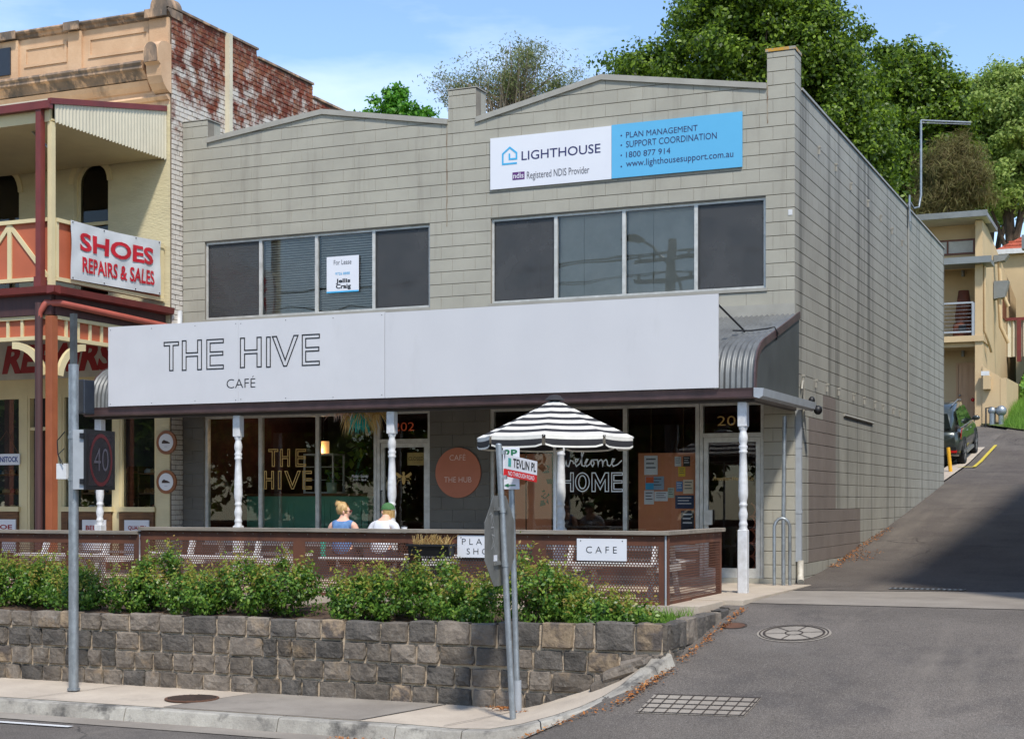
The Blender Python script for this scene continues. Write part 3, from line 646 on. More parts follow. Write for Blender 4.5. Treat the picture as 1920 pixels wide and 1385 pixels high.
# ------------------------------------------------------------------ verandah
vr = thing('verandah', 'bullnose iron verandah on turned white posts along the grey shopfronts', 'verandah', (-5.3, -1.3, -.075))
VX0, VX1 = -10.62, .07
prf = [(0.0, 3.86), (-1.0, 3.57), (-2.1, 3.26), (-2.28, 3.19), (-2.42, 3.09), (-2.52, 2.96), (-2.57, 2.8), (-2.58, 2.6)]
b = MB(); npit = int((VX1 - VX0) / .0762); k = npit * 6
pn = []
for i, (y, z) in enumerate(prf):
    a = Vector(prf[max(0, i - 1)]); c = Vector(prf[min(len(prf) - 1, i + 1)]); t = (c - a).normalized(); pn.append((t.y, -t.x))
vs = [(VX0 + (VX1 - VX0) * i / k, y + .014 * math.cos(2 * math.pi * i / 6) * pn[j][0], z + .014 * math.cos(2 * math.pi * i / 6) * pn[j][1]) for j, (y, z) in enumerate(prf) for i in range(k + 1)]
b.add(vs, [(j * (k + 1) + i, j * (k + 1) + i + 1, (j + 1) * (k + 1) + i + 1, (j + 1) * (k + 1) + i) for j in range(len(prf) - 1) for i in range(k)], True)
b.build('roof_sheet', M_ROOFG, vr)
for xx in (VX0 + .02, VX1 - .02):
    b = MB(); b.prism([(xx, y + .02, z - .03) for y, z in prf] + [(xx, -.01, 2.6)], (.012, 0, 0)); b.build('end_panel', M_ENDP, vr)
    b = MB()
    for i in range(len(prf) - 1):
        (ya, za), (yb, zb) = prf[i], prf[i + 1]; ta = Vector(pn[i]); tb_ = Vector(pn[i + 1])
        if i < 1: pass
        o0, o1, d0, d1_ = .02, .02, -.08, -.08
        A = [(ya + ta.x * o0, za + ta.y * o0), (yb + tb_.x * o1, zb + tb_.y * o1), (yb + tb_.x * d1_, zb + tb_.y * d1_), (ya + ta.x * d0, za + ta.y * d0)]
        b.prism([(xx + (.014 if xx > -5 else -.03), p[0], p[1]) for p in A], (.02, 0, 0))
    b.build('barge_trim', M_MAROON, vr)
b = MB(); b.box(VX0, VX1 - .05, -.07, -.015, 3.82, 4.0); b.build('wall_flashing', M_CAP, vr)
b = MB(); b.box(VX0 + .05, VX1 - .06, -2.56, -.01, 2.585, 2.6); b.build('soffit', M_SOFFIT, vr)
b = MB(); b.box(VX0 + .03, VX1 - .03, -2.56, -2.44, 2.42, 2.583); b.build('front_beam', M_SOFFIT, vr)
b = MB(); b.box(VX1 - .12, VX1 - .04, -2.43, -.01, 2.44, 2.583); b.build('side_beam', M_SOFFIT, vr)
def gut_prof(x): return [(-2.585, 2.59), (-2.585, 2.47), (-2.66, 2.455), (-2.705, 2.475), (-2.715, 2.55), (-2.73, 2.59)]
b = MB(); b.prism([(VX0 - .03, y, z) for y, z in gut_prof(0)], (VX1 - VX0 + .08, 0, 0)); b.build('gutter', M_MAROON, vr)
b = MB(); b.prism([(VX1 + .03, -2.74, 2.59), (VX1 + .03, -2.74, 2.47), (VX1 + .1, -2.74, 2.45), (VX1 + .15, -2.74, 2.48), (VX1 + .16, -2.74, 2.58)], (0, 3.12, 0)); b.build('side_gutter', M_DOWN, vr)
SQ = .062
def vpost():
    b = MB(); zt, zb = 2.42, -.075
    b.cbox(-SQ, SQ, -SQ, SQ, 2.1, zt, .008)
    b.cbox(-SQ, SQ, -SQ, SQ, zb, .76, .008)
    pr = [(.058, .755), (.06, .77), (.05, .79), (.055, .815), (.06, .83), (.052, .85), (.046, .88), (.058, .93), (.06, .97), (.048, 1.02), (.043, 1.06), (.055, 1.075), (.055, 1.095), (.046, 1.105), (.05, 1.13), (.062, 1.2), (.064, 1.26), (.06, 1.34), (.06, 1.36), (.062, 1.375), (.06, 1.39), (.057, 1.45), (.05, 1.62), (.045, 1.75), (.056, 1.765), (.058, 1.785), (.046, 1.8), (.058, 1.83), (.058, 1.845), (.044, 1.87), (.056, 1.91), (.061, 1.95), (.056, 1.99), (.044, 2.03), (.042, 2.05), (.057, 2.075), (.057, 2.105)]
    b.lathe(pr, (0, 0, 0), 14); return b.mesh('post', M_POST)
pm = vpost()
for x in (-10.49, -7.9, -5.275, -2.655, -.1):
    o = bpy.data.objects.new('post', pm); col.objects.link(o); o.parent = vr; o.location = Vector((x, -2.5, 0)) - worldloc(vr)
for x in (-9.2, -6.6, -4.0, -.42):
    b = MB(); b.tube([(x, -2.68, 3.72), (x + .05, -1.4, 3.47)], .014, 6); b.build('brace', M_BLACK, vr)
b = MB(); b.tube([(-.5, -1.55, 3.47), (-.25, -1.52, 3.46), (-.02, -1.5, 3.48), (.07, -1.5, 3.5), (.1, -1.45, 3.42), (.075, -1.42, 3.33)], .012, 6); b.build('cable', M_BLACK, vr)
# fascia boards
hb = thing('fascia_sign', 'long pale sign board over the verandah with black outlined words THE HIVE', 'sign', (-7.7, -2.75, 2.6))
b = MB(); b.box(-10.12, -7.73, -2.76, -2.735, 2.6, 3.83); b.build('panel', M_SIGNW, hb)
b = MB(); b.box(-7.727, -5.255, -2.76, -2.735, 2.6, 3.825); b.build('panel', M_SIGNW, hb)
def outl(ch):
    t = .2
    if ch == 'T': return [[(0, 1), (1, 1), (1, .88), (.62, .88), (.62, 0), (.38, 0), (.38, .88), (0, .88), (0, 1)]]
    if ch == 'H': return [[(0, 0), (0, 1), (t, 1), (t, .58), (1 - t, .58), (1 - t, 1), (1, 1), (1, 0), (1 - t, 0), (1 - t, .46), (t, .46), (t, 0), (0, 0)]]
    if ch == 'E': return [[(0, 0), (0, 1), (1, 1), (1, .88), (t, .88), (t, .58), (.97, .58), (.97, .46), (t, .46), (t, .12), (1, .12), (1, 0), (0, 0)]]
    if ch == 'I': return [[(0, 0), (0, 1), (1, 1), (1, 0), (0, 0)]]
    if ch == 'V': return [[(0, 1), (.16, 1), (.5, .2), (.84, 1), (1, 1), (.56, 0), (.44, 0), (0, 1)]]
def outline_words(spec, y, m, parent, r, zz=.004, name='lettering'):
    """spec: list of (letter, x0, x1, z0, z1)"""
    b = None
    for (chh, x0, x1, z0, z1) in spec: strokes(outl(chh), (x0, y, z0), XR, ZU, x1 - x0, z1 - z0, r, m, parent, name, zz)
sp = []
for (chh, p0, p1, t0, t1, b0) in (('T', 308, 335, 642, 640, 695), ('H', 342, 378, 639, 638, 694), ('E', 388, 419, 637, 636, 692), ('H', 451, 490, 634, 632, 689), ('I', 500, 507, 632, 631, 688), ('V', 511, 559, 631, 629, 687), ('E', 567, 599, 628, 627, 685)):
    A = ony(p0, t0, -2.76); B = ony(p1, t1, -2.76); D = ony(p0, b0, -2.76); sp.append((chh, A.x, B.x, D.z, A.z))
outline_words(sp, -2.76, M_BLACK, hb, .009)
for x in (-10.08, -9.3, -8.5, -7.77, -7.68, -6.9, -6.1, -5.3):
    for z in (2.64, 3.78): b = MB(); b.ball((x, -2.761, z + random.uniform(-.01, .01)), .007, 6, 4); b.build('screw', M_DARK, hb)
A = ony(425, 728, -2.76); B = ony(479, 708, -2.76); text('CAFÉ', (A.x, -2.76, A.z), XR, ZU, B.x - A.x, B.z - A.z + .03, M_BLACK, hb, bold=-.012)
bb = thing('blank_fascia_sign', 'long plain light grey sign board over the verandah, without any words', 'sign', (-2.8, -2.75, 2.6))
b = MB(); b.box(-5.248, -.36, -2.755, -2.735, 2.6, 3.815); b.grid(lambda u, v: (-5.248 + 4.888 * u, -2.7605 - .004 * math.sin(u * 17 + 1) * math.sin(v * 3.1) - .0025 * math.sin(u * 41), 2.6 + 1.215 * v), 60, 8); b.build('panel', M_SIGNG, bb)
# wall sign LIGHTHOUSE
M_SBLUE = mat('sign_sky_blue', S(92, 172, 212), S(89, 168, 208), rough=.4, scale=1); M_NAVY = mat('navy_ink', S(44, 44, 92), S(40, 40, 86), rough=.5)
M_SWHITE = mat('sign_clean_white', S(218, 219, 223), S(214, 215, 220), rough=.4, scale=1); M_LB = mat('logo_blue', S(64, 168, 214), S(60, 164, 210), rough=.5); M_PURP = mat('purple_ink', S(92, 40, 110), S(88, 38, 104), rough=.5); M_GREYINK = mat('grey_ink', S(84, 84, 92), S(80, 80, 88), rough=.5)
lh = thing('wall_sign', 'white and sky blue LIGHTHOUSE sign fixed high on the block wall', 'sign', (-2.8, -.03, 6.04))
b = MB(); b.box(-4.84, -2.812, -.035, -.012, 6.04, 6.85); b.build('panel', M_SWHITE, lh)
b = MB(); b.box(-2.808, -.77, -.035, -.012, 6.045, 6.86); b.build('panel', M_SBLUE, lh)
def ytext(sx, px0, px1, pyb, pyt, y, m, parent, bold=0.0, shear=0, name='lettering', ref=None):
    """text between pixel columns px0, px1 whose left end spans pyt..pyb"""
    A = ony(px0, pyb, y); B = ony(px1, pyb, y); T = ony(px0, pyt, y); return text(sx, (A.x, y, A.z), XR, ZU, B.x - A.x, T.z - A.z, m, parent, name, bold, shear)
ytext('LIGHTHOUSE', 978, 1126, 301, 284, -.035, M_NAVY, lh, bold=.006)
ytext('Registered NDIS Provider', 988, 1105, 340, 322, -.035, M_GREYINK, lh)
A = ony(961, 338, -.035); b = MB(); b.box(A.x, A.x + .205, -.038, -.034, A.z, A.z + .12); b.build('badge', M_PURP, lh)
text('ndis', (A.x + .015, -.038, A.z + .022), XR, ZU, .175, .085, M_SWHITE, lh, bold=.01)
A = ony(942, 309, -.035); B = ony(970, 278, -.035)
strokes([[(.98, .02), (.03, .02), (.03, .62), (.5, .97), (.95, .62), (.95, .28), (.48, .28), (.48, .62)]], (A.x, -.035, A.z), XR, ZU, B.x - A.x, B.z - A.z + .03, .014, M_LB, lh, 'logo')
for (sx, px1, pb_, pt_) in (('PLAN MANAGEMENT', 1308, 259, 248), ('SUPPORT COORDINATION', 1344, 277, 265), ('1800 877 914', 1257, 296, 285), ('www.lighthousesupport.com.au', 1375, 317, 301)):
    ytext(sx, 1174, px1, pb_, pt_, -.035, M_NAVY, lh, bold=0.0)
    A = ony(1165, pb_ - 4.5, -.035); b = MB(); b.prism([(A.x + .013 * math.cos(q), -.038, A.z + .013 * math.sin(q)) for q in np.linspace(0, 6.283, 9)[:-1]], (0, .003, 0)); b.build('bullet', M_NAVY, lh)
# for lease board in the upper window
fl = thing('lease_notice', 'white For Lease notice hung inside the upper window', 'notice', (ony(641, 550, .075).x, .075, ony(641, 550, .075).z))
A = ony(613, 550, .06); B = ony(673, 478, .06)
b = MB(); b.box(A.x, B.x, .052, .06, A.z + .0, B.z); b.build('panel', M_SWHITE, fl); b = MB(); b.box(A.x, B.x, .049, .052, A.z, A.z + .025); b.build('strip', M_LB, fl)
ytext('For Lease', 626, 659, 497, 488, .052, M_GREYINK, fl); ytext('9726 8888', 629, 656, 516, 511, .052, M_LB, fl)
ytext('Jellis', 630, 657, 533, 523, .052, M_BLACK, fl, bold=.03); ytext('Craig', 630, 658, 544, 533, .052, M_BLACK, fl, bold=.03)
# ------------------------------------------------------------------ shoe shop building
M_TAN = mat('tan_render', S(206, 172, 138), S(192, 156, 122), rough=.85, scale=1.6, bump=.25, bscale=40, fine=.04, spec=.3)
overlay(M_TAN, S(96, 84, 72), 2.2, .56, .74, stretch=(1, 1, .35), amt=.75); overlay(M_TAN, S(222, 190, 156), 1.3, .55, .7, amt=.5)
M_TANDARK = mat('tan_weathered', S(140, 118, 98), S(86, 78, 70), rough=.9, scale=3.5, bump=.4, bscale=30, stretch=(1, 1, .4)); overlay(M_TANDARK, S(196, 160, 126), 4, .5, .62, stretch=(1, 1, .4), amt=.8)
M_CREAM = mat('cream_paint', S(212, 196, 152), S(202, 186, 144), rough=.7, scale=2)
M_CREAMB = mat('cream_painted_brick', S(206, 194, 156), S(194, 182, 146), rough=.8, scale=2, bump=.5, bscale=14, stretch=(1, 1, 2.5))
M_CREAMI = mat('cream_iron', S(208, 198, 172), S(196, 187, 162), rough=.55, scale=2)
M_TERRA = mat('terracotta_paint', S(184, 98, 66), S(170, 90, 60), rough=.7, scale=2)
M_ORANGEP = mat('orange_post_paint', S(156, 88, 54), S(142, 78, 48), rough=.6, scale=3)
M_MARO = mat('maroon_paint', S(118, 48, 42), S(102, 42, 38), rough=.5, scale=3)
M_MARO2 = mat('dark_maroon_timber', S(74, 44, 42), S(62, 38, 37), rough=.6, scale=3, stretch=(8, 8, .6))
M_PIPE = mat('terracotta_pipe', S(168, 84, 68), S(152, 76, 62), rough=.5, scale=3)
M_BRICK = mat('peeling_brick', S(126, 66, 48), S(96, 50, 40), rough=.9, scale=2.2, bump=.5, bscale=60, per_obj=.18, fine=.1, spec=.2)
M_BRICKJ = mat('peeling_brick_joined', S(126, 66, 48), S(96, 50, 40), rough=.9, scale=2.2, bump=.5, bscale=60, per_island=.18, fine=.1, spec=.2)
for m_ in (M_BRICK, M_BRICKJ):
    overlay(m_, S(188, 132, 92), 1.5, .55, .68, amt=.6); overlay(m_, S(150, 104, 76), 5, .5, .62, amt=.6); overlay(m_, S(204, 198, 188), 2.6, .60, .47, zr=(6.3, 9.7), amt=.95, detail=14); overlay(m_, S(176, 166, 152), 9, .5, .62, amt=.35)
    # paint survives low on the wall: the ramp is reversed so cover falls with height
    overlay(m_, S(70, 56, 48), 6, .60, .72, amt=.6)
M_MORT = mat('brick_mortar', S(120, 104, 90), S(92, 78, 66), rough=1, scale=5)
overlay(M_MORT, S(60, 50, 44), 3, .5, .6, amt=.7)
sh = thing('shoe_shop_building', 'old two storey tan rendered shop with peeling brick side wall and parapet', 'building', (-14, 3, -.1))
FY = -.31; XE = -10.735
XL = -18.5
# front wall with arched openings
def arch_wall(b, x0, x1, z0, z1, arcs, y0, y1):
    ops = [(a, c, zb, zs + (c - a) / 2 + .02) for (a, c, zb, zs) in arcs]
    rect_boxes(b, x0, x1, z0, z1, ops, lambda b, a, c, d, e: b.box(a, c, y0, y1, d, e))
    for (a, c, zb, zs) in arcs:
        r = (c - a) / 2; cx = (a + c) / 2; zt = zs + r + .02; N = 14
        for i in range(N):
            t0, t1 = math.pi - math.pi * i / N, math.pi - math.pi * (i + 1) / N
            p0 = (cx + r * math.cos(t0), zs + r * math.sin(t0)); p1 = (cx + r * math.cos(t1), zs + r * math.sin(t1))
            b.prism([(p0[0], y0, p0[1]), (p1[0], y0, p1[1]), (p1[0], y0, zt), (p0[0], y0, zt)], (0, y1 - y0, 0))
ARC = [(-12.83, -12.08, 4.75, 6.75), (-15.0, -14.07, 4.75, 6.7), (-17.2, -16.3, 4.75, 6.7)]
b = MB(); arch_wall(b, XL, XE - .03, 4.25, 7.95, ARC, FY, FY + .25); b.build('upper_wall', M_CREAMB, sh)
for (a, c, zb, zs) in ARC:
    r = (c - a) / 2; cx = (a + c) / 2
    def archpoly(rr, y): return [(cx - rr, y, zb), (cx + rr, y, zb)] + [(cx + rr * math.cos(t), y, zs + rr * math.sin(t)) for t in np.linspace(0, math.pi, 15)]
    b = MB(); b.prism(archpoly(r, FY + .13), (0, .01, 0)); 
    wd = MB(); N = 14
    for i in range(N):
        t0, t1 = math.pi * i / N, math.pi * (i + 1) / N
        wd.prism([(cx + r * math.cos(t0), FY + .08, zs + r * math.sin(t0)), (cx + r * math.cos(t1), FY + .08, zs + r * math.sin(t1)), (cx + (r - .05) * math.cos(t1), FY + .08, zs + (r - .05) * math.sin(t1)), (cx + (r - .05) * math.cos(t0), FY + .08, zs + (r - .05) * math.sin(t0))], (0, .05, 0))
    wd.box(a, a + .05, FY + .08, FY + .13, zb, zs); wd.box(c - .05, c, FY + .08, FY + .13, zb, zs); wd.box(a + .05, c - .05, FY + .07, FY + .12, 6.0, 6.06); wd.box(a, c, FY - .03, FY + .13, zb - .06, zb)
    fr = wd.build('arched_window', M_CREAM, sh); b.build('pane', G_ARCH, fr)
    m2 = MB(); N = 16; ro = r + .1
    for i in range(N):
        t0, t1 = math.pi * i / N, math.pi * (i + 1) / N
        m2.prism([(cx + ro * math.cos(t0), FY - .03, zs + ro * math.sin(t0)), (cx + ro * math.cos(t1), FY - .03, zs + ro * math.sin(t1)), (cx + r * math.cos(t1), FY - .03, zs + r * math.sin(t1)), (cx + r * math.cos(t0), FY - .03, zs + r * math.sin(t0))], (0, .028, 0))
    m2.build('arch_moulding', M_CREAM, fr)
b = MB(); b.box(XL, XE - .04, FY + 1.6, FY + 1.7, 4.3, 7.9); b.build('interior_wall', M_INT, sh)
b = MB(); b.box(XL, XE - .03, FY, FY + .25, 7.951, 9.5); b.build('parapet_wall', M_TAN, sh)
# mouldings
def mould(name, prof_, m_, x0=XL, x1=XE - .02):
    b = MB(); b.prism([(x0, FY + y, z) for y, z in prof_], (x1 - x0, 0, 0)); return b.build(name, m_, sh)
mould('coping', [(.3, 9.58), (-.1, 9.58), (-.12, 9.55), (-.1, 9.52), (-.06, 9.5), (-.04, 9.46), (.0, 9.44), (.3, 9.44)], M_TANDARK, x1=XE + .02)
mould('cornice', [(0, 8.72), (-.28, 8.68), (-.3, 8.64), (-.26, 8.6), (-.27, 8.55), (-.2, 8.52), (-.14, 8.44), (-.12, 8.40), (0, 8.38)], M_TANDARK, x1=XE - .42)
mould('cornice_soffit', [(0, 8.379), (-.11, 8.379), (-.08, 8.3), (-.03, 8.22), (0, 8.2)], M_TAN, x1=XE - .42)
mould('string_course', [(0, 8.12), (-.06, 8.12), (-.09, 8.08), (-.05, 8.03), (0, 8.02)], M_TAN, x1=XE - .03)
for (p0, p1) in ((283, 319), (131, 156), (0, 37)):
    x0, x1 = ony(p0, 60, FY).x, ony(p1, 60, FY).x
    if p0 == 283: x1 = XE - .022
    b = MB(); b.box(x0, x1, FY - .05, FY - .002, 8.73, 9.438); b.build('parapet_pilaster', M_TAN, sh)
    b = MB(); b.box(x0 - .03, x1 + .015, FY - .15, FY - .125, 9.44, 9.585); b.build('coping_break', M_TANDARK, sh)
for (p0, p1, za, zb_) in ((164, 282, 8.93, 9.3), (44, 128, 8.93, 9.3)):
    x0, x1 = ony(p0, 70, FY).x + .03, ony(p1, 70, FY).x - .02
    b = MB(); t = .05
    b.box(x0, x1, FY - .022, FY - .001, zb_ - t, zb_); b.box(x0, x1, FY - .022, FY - .001, za, za + t); b.box(x0, x0 + t, FY - .022, FY - .001, za + t, zb_ - t); b.box(x1 - t, x1, FY - .022, FY - .001, za + t, zb_ - t)
    b.build('panel_moulding', M_TAN, sh)
# scrolled corbel at the corner
b = MB(); x0, x1 = ony(274, 110, FY - .3).x, XE + .0
pr = [(0, 8.97), (-.14, 8.99), (-.27, 8.96), (-.36, 8.88), (-.38, 8.76), (-.36, 8.6), (-.3, 8.56), (-.3, 8.5), (-.28, 8.38), (-.22, 8.27), (-.13, 8.18), (-.05, 8.14), (0, 8.13)]
b.prism([(x0, FY + y, z) for y, z in pr], (x1 - x0, 0, 0)); b.build('corbel', M_TAN, sh)
b = MB(); cx = (x0 + x1) / 2; b.prism([(cx + .13 * math.cos(t), FY - .392, 8.78 + .15 * math.sin(t)) for t in np.linspace(0, math.pi, 11)] + [(cx - .13, FY - .392, 8.6), (cx + .13, FY - .392, 8.6)], (0, .03, 0)); b.build('corbel_ornament', M_TANDARK, sh)
b = MB(); x0, x1 = ony(290, 10, FY).x, XE + .02; r_ = (x1 - x0) / 2; cx = (x0 + x1) / 2
b.prism([(cx + r_ * math.cos(t), FY - .13, 9.59 + .24 * math.sin(t)) for t in np.linspace(0, math.pi, 13)], (0, .42, 0)); b.build('parapet_scroll', M_TANDARK, sh)
# brick side wall: joints behind, every brick proud of them
b = MB(); b.box(XL, XE - .012, FY + .255, 8.9, 7.9, 9.2); b.box(XE - .25, XE - .012, FY + .01, 2.35, -.5, 9.56); b.box(XE - .25, XE - .012, 2.35, 4.35, -.5, 9.44); b.box(XE - .25, XE - .012, 4.35, 9, -.5, 9.16); b.build('side_wall', M_MORT, sh)
bricks = []
CH, BL = .0862, .24
fxb = lambda a, z, d: (XE - d, a, z)
for k in range(0, 113):
    z0 = -.14 + CH * k; z1 = z0 + CH
    if z1 > 9.62: break
    ymax = (0.03 if z0 < 6.9 else (2.36 if z1 > 9.47 else (4.36 if z1 > 9.2 else 6.4)))
    ys = [FY + .012]
    y = FY + .012 + (.12 if k % 2 else .24)
    while y < ymax: ys.append(y); y += BL
    ys.append(ymax)
    for i in range(len(ys) - 1):
        if ys[i + 1] - ys[i] < .04: continue
        bricks.append((ys[i], ys[i + 1], z0, z1))
bricks.sort(key=lambda q: -((q[2] > 7.5) * 10 - q[0]))
for (a, c, z0, z1) in bricks[:300]:
    b = MB(); j = random.uniform(-.004, .004); e = .005
    piece(b, [(a + e * 1.8, z0 + e), (c - e * 1.8, z0 + e), (c - e * 1.8, z1 - e), (a + e * 1.8, z1 - e)], lambda p, z, d: (XE + j - d * 1.4, p, z), proud=.014, chf=.005)
    b.build('brick', M_BRICK, sh)
b = MB()
for (a, c, z0, z1) in bricks[300:]:
    j = random.uniform(-.004, .004); e = .005
    piece(b, [(a + e * 1.8, z0 + e), (c - e * 1.8, z0 + e), (c - e * 1.8, z1 - e), (a + e * 1.8, z1 - e)], lambda p, z, d: (XE + j - d * 1.4, p, z), proud=.014, chf=.005)
tag(b.build('brick_courses', M_BRICKJ, sh), kind='stuff')
for (a, c, z) in ((FY, 2.36, 9.6), (2.37, 4.36, 9.45), (4.37, 6.6, 9.2)):
    b = MB(); b.box(XE - .27, XE + .03, a, c, z, z + .04); b.build('wall_coping', M_TANDARK, sh)
q = onx(430, 64, XE + .06)
b = MB(); b.box(XE + .002, XE + .1, q.y - .05, q.y + .05, 6.9, q.z); b.build('flue', M_CREAMI, sh)
q = ony(0, 118, FY - .06); ds = thing('parapet_sign', 'dark navy sign with white lettering on the tan parapet', 'sign', (q.x - .5, FY - .05, q.z))
b = MB(); b.box(q.x - 1.2, ony(20, 118, FY - .06).x, FY - .08, FY - .052, ony(20, 143, FY).z, ony(20, 92, FY).z); b.build('panel', mat('navy_sign', S(38, 46, 58), S(34, 42, 54), rough=.5), ds)
text('5', (ony(0, 122, FY).x - .03, FY - .08, ony(0, 134, FY).z), XR, ZU, .06, .2, M_SWHITE, ds)
# solar / roof edge seen over the parapet
b = MB(); b.box(ony(18, 60, 1).x, ony(176, 40, 1).x, .6, 1.2, 9.62, 9.9); b.build('roof_light', M_GALV, sh)
# ---- ground floor shopfront
OPS = [(-18, -14.05, .98, 3.03), (-13.9, -13.2, -.1, 3.03), (-13.12, -11.97, .98, 3.03), (-11.85, -11.06, .98, 3.03)]
b = MB(); rect_boxes(b, XL, XE - .32, -.3, 4.25, OPS, lambda b, a, c, d, e: b.box(a, c, FY + .02, FY + .2, d, e)); b.build('shopfront_wall', M_CREAM, sh)
b = MB(); b.box(XE - .31, XE - .03, FY - .01, FY + .2, -.3, 4.25); b.build('shopfront_pilaster', M_CREAMB, sh)
M_TIMB = mat('rough_brown_timber', S(120, 84, 52), S(84, 58, 38), rough=.8, scale=3, bump=.3, bscale=30, stretch=(1, 1, 6)); M_DKTIMB = mat('dark_brown_timber', S(66, 44, 38), S(54, 36, 32), rough=.7, scale=4)
for o in OPS:
    b = MB(); frame_bars(b, o[0], o[1], o[2], o[3], FY + .03, FY + .13, [], .05, 0); wd = b.build('shop_window' if o[2] > 0 else 'door_frame', M_CREAM, sh)
    if o[2] > 0:
        b = MB(); b.box(o[0] + .05, o[1] - .05, FY + .08, FY + .086, o[2] + .05, o[3] - .05); b.build('pane', G_SHOP, wd)
        b = MB(); frame_bars(b, o[0] + .03, o[1] - .03, -.05, .94, FY - .03, FY + .018, [], .14, 0); b.build('stall_frame', M_TIMB, sh)
        b = MB(); b.box(o[0] + .17, o[1] - .17, FY - .01, FY + .016, .09, .8); b.build('stall_panel', M_DKTIMB, sh)
        b = MB(); b.box(o[0], o[1], FY - .05, FY + .018, .945, 1.03); b.build('sill', M_CREAM, sh)
    else:
        b = MB(); b.box(o[0] + .05, o[1] - .05, FY + .04, FY + .12, 2.4, 2.46); b.build('transom', M_CREAM, sh)
        b = MB(); b.box(o[0] + .06, o[1] - .06, FY + .3, FY + .34, -.05, 2.4); b.build('door', M_DKTIMB, sh)
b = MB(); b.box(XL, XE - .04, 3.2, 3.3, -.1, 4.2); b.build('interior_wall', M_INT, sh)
b = MB(); b.box(XL, XE - .04, .0, 3.2, -.2, -.05); b.build('shop_floor', M_FLOORI, sh)
b = MB(); b.box(XL, XE - .04, .0, 3.2, 3.95, 4.0); b.build('shop_ceiling', M_INT, sh)
def shelf_unit(x0, x1, y, label):
    t = thing('shoe_shelf', label, 'shelf', ((x0 + x1) / 2, y, -.05))
    for z in (.95, 1.25, 1.6):
        b = MB(); b.box(x0, x1, y, y + .32, z, z + .03); b.build('shelf', M_TIMB, t)
    for x in (x0, x1 - .03): b = MB(); b.box(x, x + .03, y, y + .32, -.05, 1.75); b.build('upright', M_TIMB, t)
    return t
shelf_unit(-13.05, -12.0, .15, 'timber shelf of shoes behind the glass beside the shop door'); shelf_unit(-11.8, -11.1, .15, 'narrow timber shelf of shoes behind the glass next to the round signs'); shelf_unit(-15.6, -14.1, .15, 'wide timber shelf of shoes behind the hanging blue lettered sign')
SC = [mat('shoe_leather_%d' % i, c, rough=.5) for i, c in enumerate((S(200, 196, 188), S(150, 60, 44), S(60, 54, 52), S(176, 130, 84), S(70, 110, 150), S(200, 170, 120)))]
def shoe_mesh(i):
    b = MB(); rows = []
    for (y, wd_, h) in ((0, .03, .06), (.03, .04, .085), (.09, .036, .08), (.15, .042, .05), (.21, .045, .04), (.255, .03, .028), (.27, .012, .015)):
        rows.append([(-wd_, y, .0), (wd_, y, .0), (wd_ * 1.05, y, .014), (wd_ * .75, y, h * .8), (0, y, h), (-wd_ * .75, y, h * .8), (-wd_ * 1.05, y, .014)])
    k = 7; b.add([p for r in rows for p in r], [(a * k + j, a * k + (j + 1) % k, (a + 1) * k + (j + 1) % k, (a + 1) * k + j) for a in range(len(rows) - 1) for j in range(k)] + [tuple(range(k)), tuple(range(6 * k, 7 * k))[::-1]], True)
    return b.mesh('shoe', SC[i])
SM = [shoe_mesh(i) for i in range(6)]
cols_ = ('pale grey', 'russet', 'black', 'tan', 'blue', 'sandy'); si = 0
for (x0, x1, nn, wh) in ((-13.0, -12.05, 6, 'shelf beside the shop door'), (-11.75, -11.15, 4, 'narrow shelf next to the round signs'), (-15.5, -14.15, 8, 'wide shelf behind the hanging sign')):
    for z, lv in ((.98, 'bottom'), (1.28, 'middle'), (1.63, 'top')):
        for k in range(nn):
            i = random.randrange(6); o = bpy.data.objects.new('shoe', SM[i]); col.objects.link(o); o.location = (x0 + (x1 - x0) * (k + .5) / nn, .2, z); o.rotation_euler = (0, 0, R(random.uniform(-50, 50)))
            tag(o, cols_[i] + ' shoe on the ' + lv + ' tier of the ' + wh, 'shoe', 'shoes on the shop shelves')
# REPAIRS board
M_RED = mat('red_sign_ink', S(150, 22, 26), S(140, 20, 24), rough=.5); M_SIGNGREY = mat('weathered_sign_grey', S(186, 182, 172), S(170, 166, 156), rough=.6, scale=3)
rp = thing('repairs_sign', 'weathered grey board with red slanted REPAIRS lettering above the shoe windows', 'sign', (-13, FY - .1, 3.3))
b = MB(); b.box(XL, -11.1, FY - .06, FY - .02, 3.32, 4.02); b.build('panel', M_SIGNGREY, rp)
xa, xb = ony(8, 700, FY).x, ony(222, 700, FY).x
text('REPAIRS', (xa, FY - .06, 3.42), XR, ZU, xb - xa - .1, .52, M_RED, rp, bold=.045, shear=.25)
text('SHOE', (xa - 2.4, FY - .06, 3.42), XR, ZU, 2.0, .52, M_RED, rp, bold=.045, shear=.25)
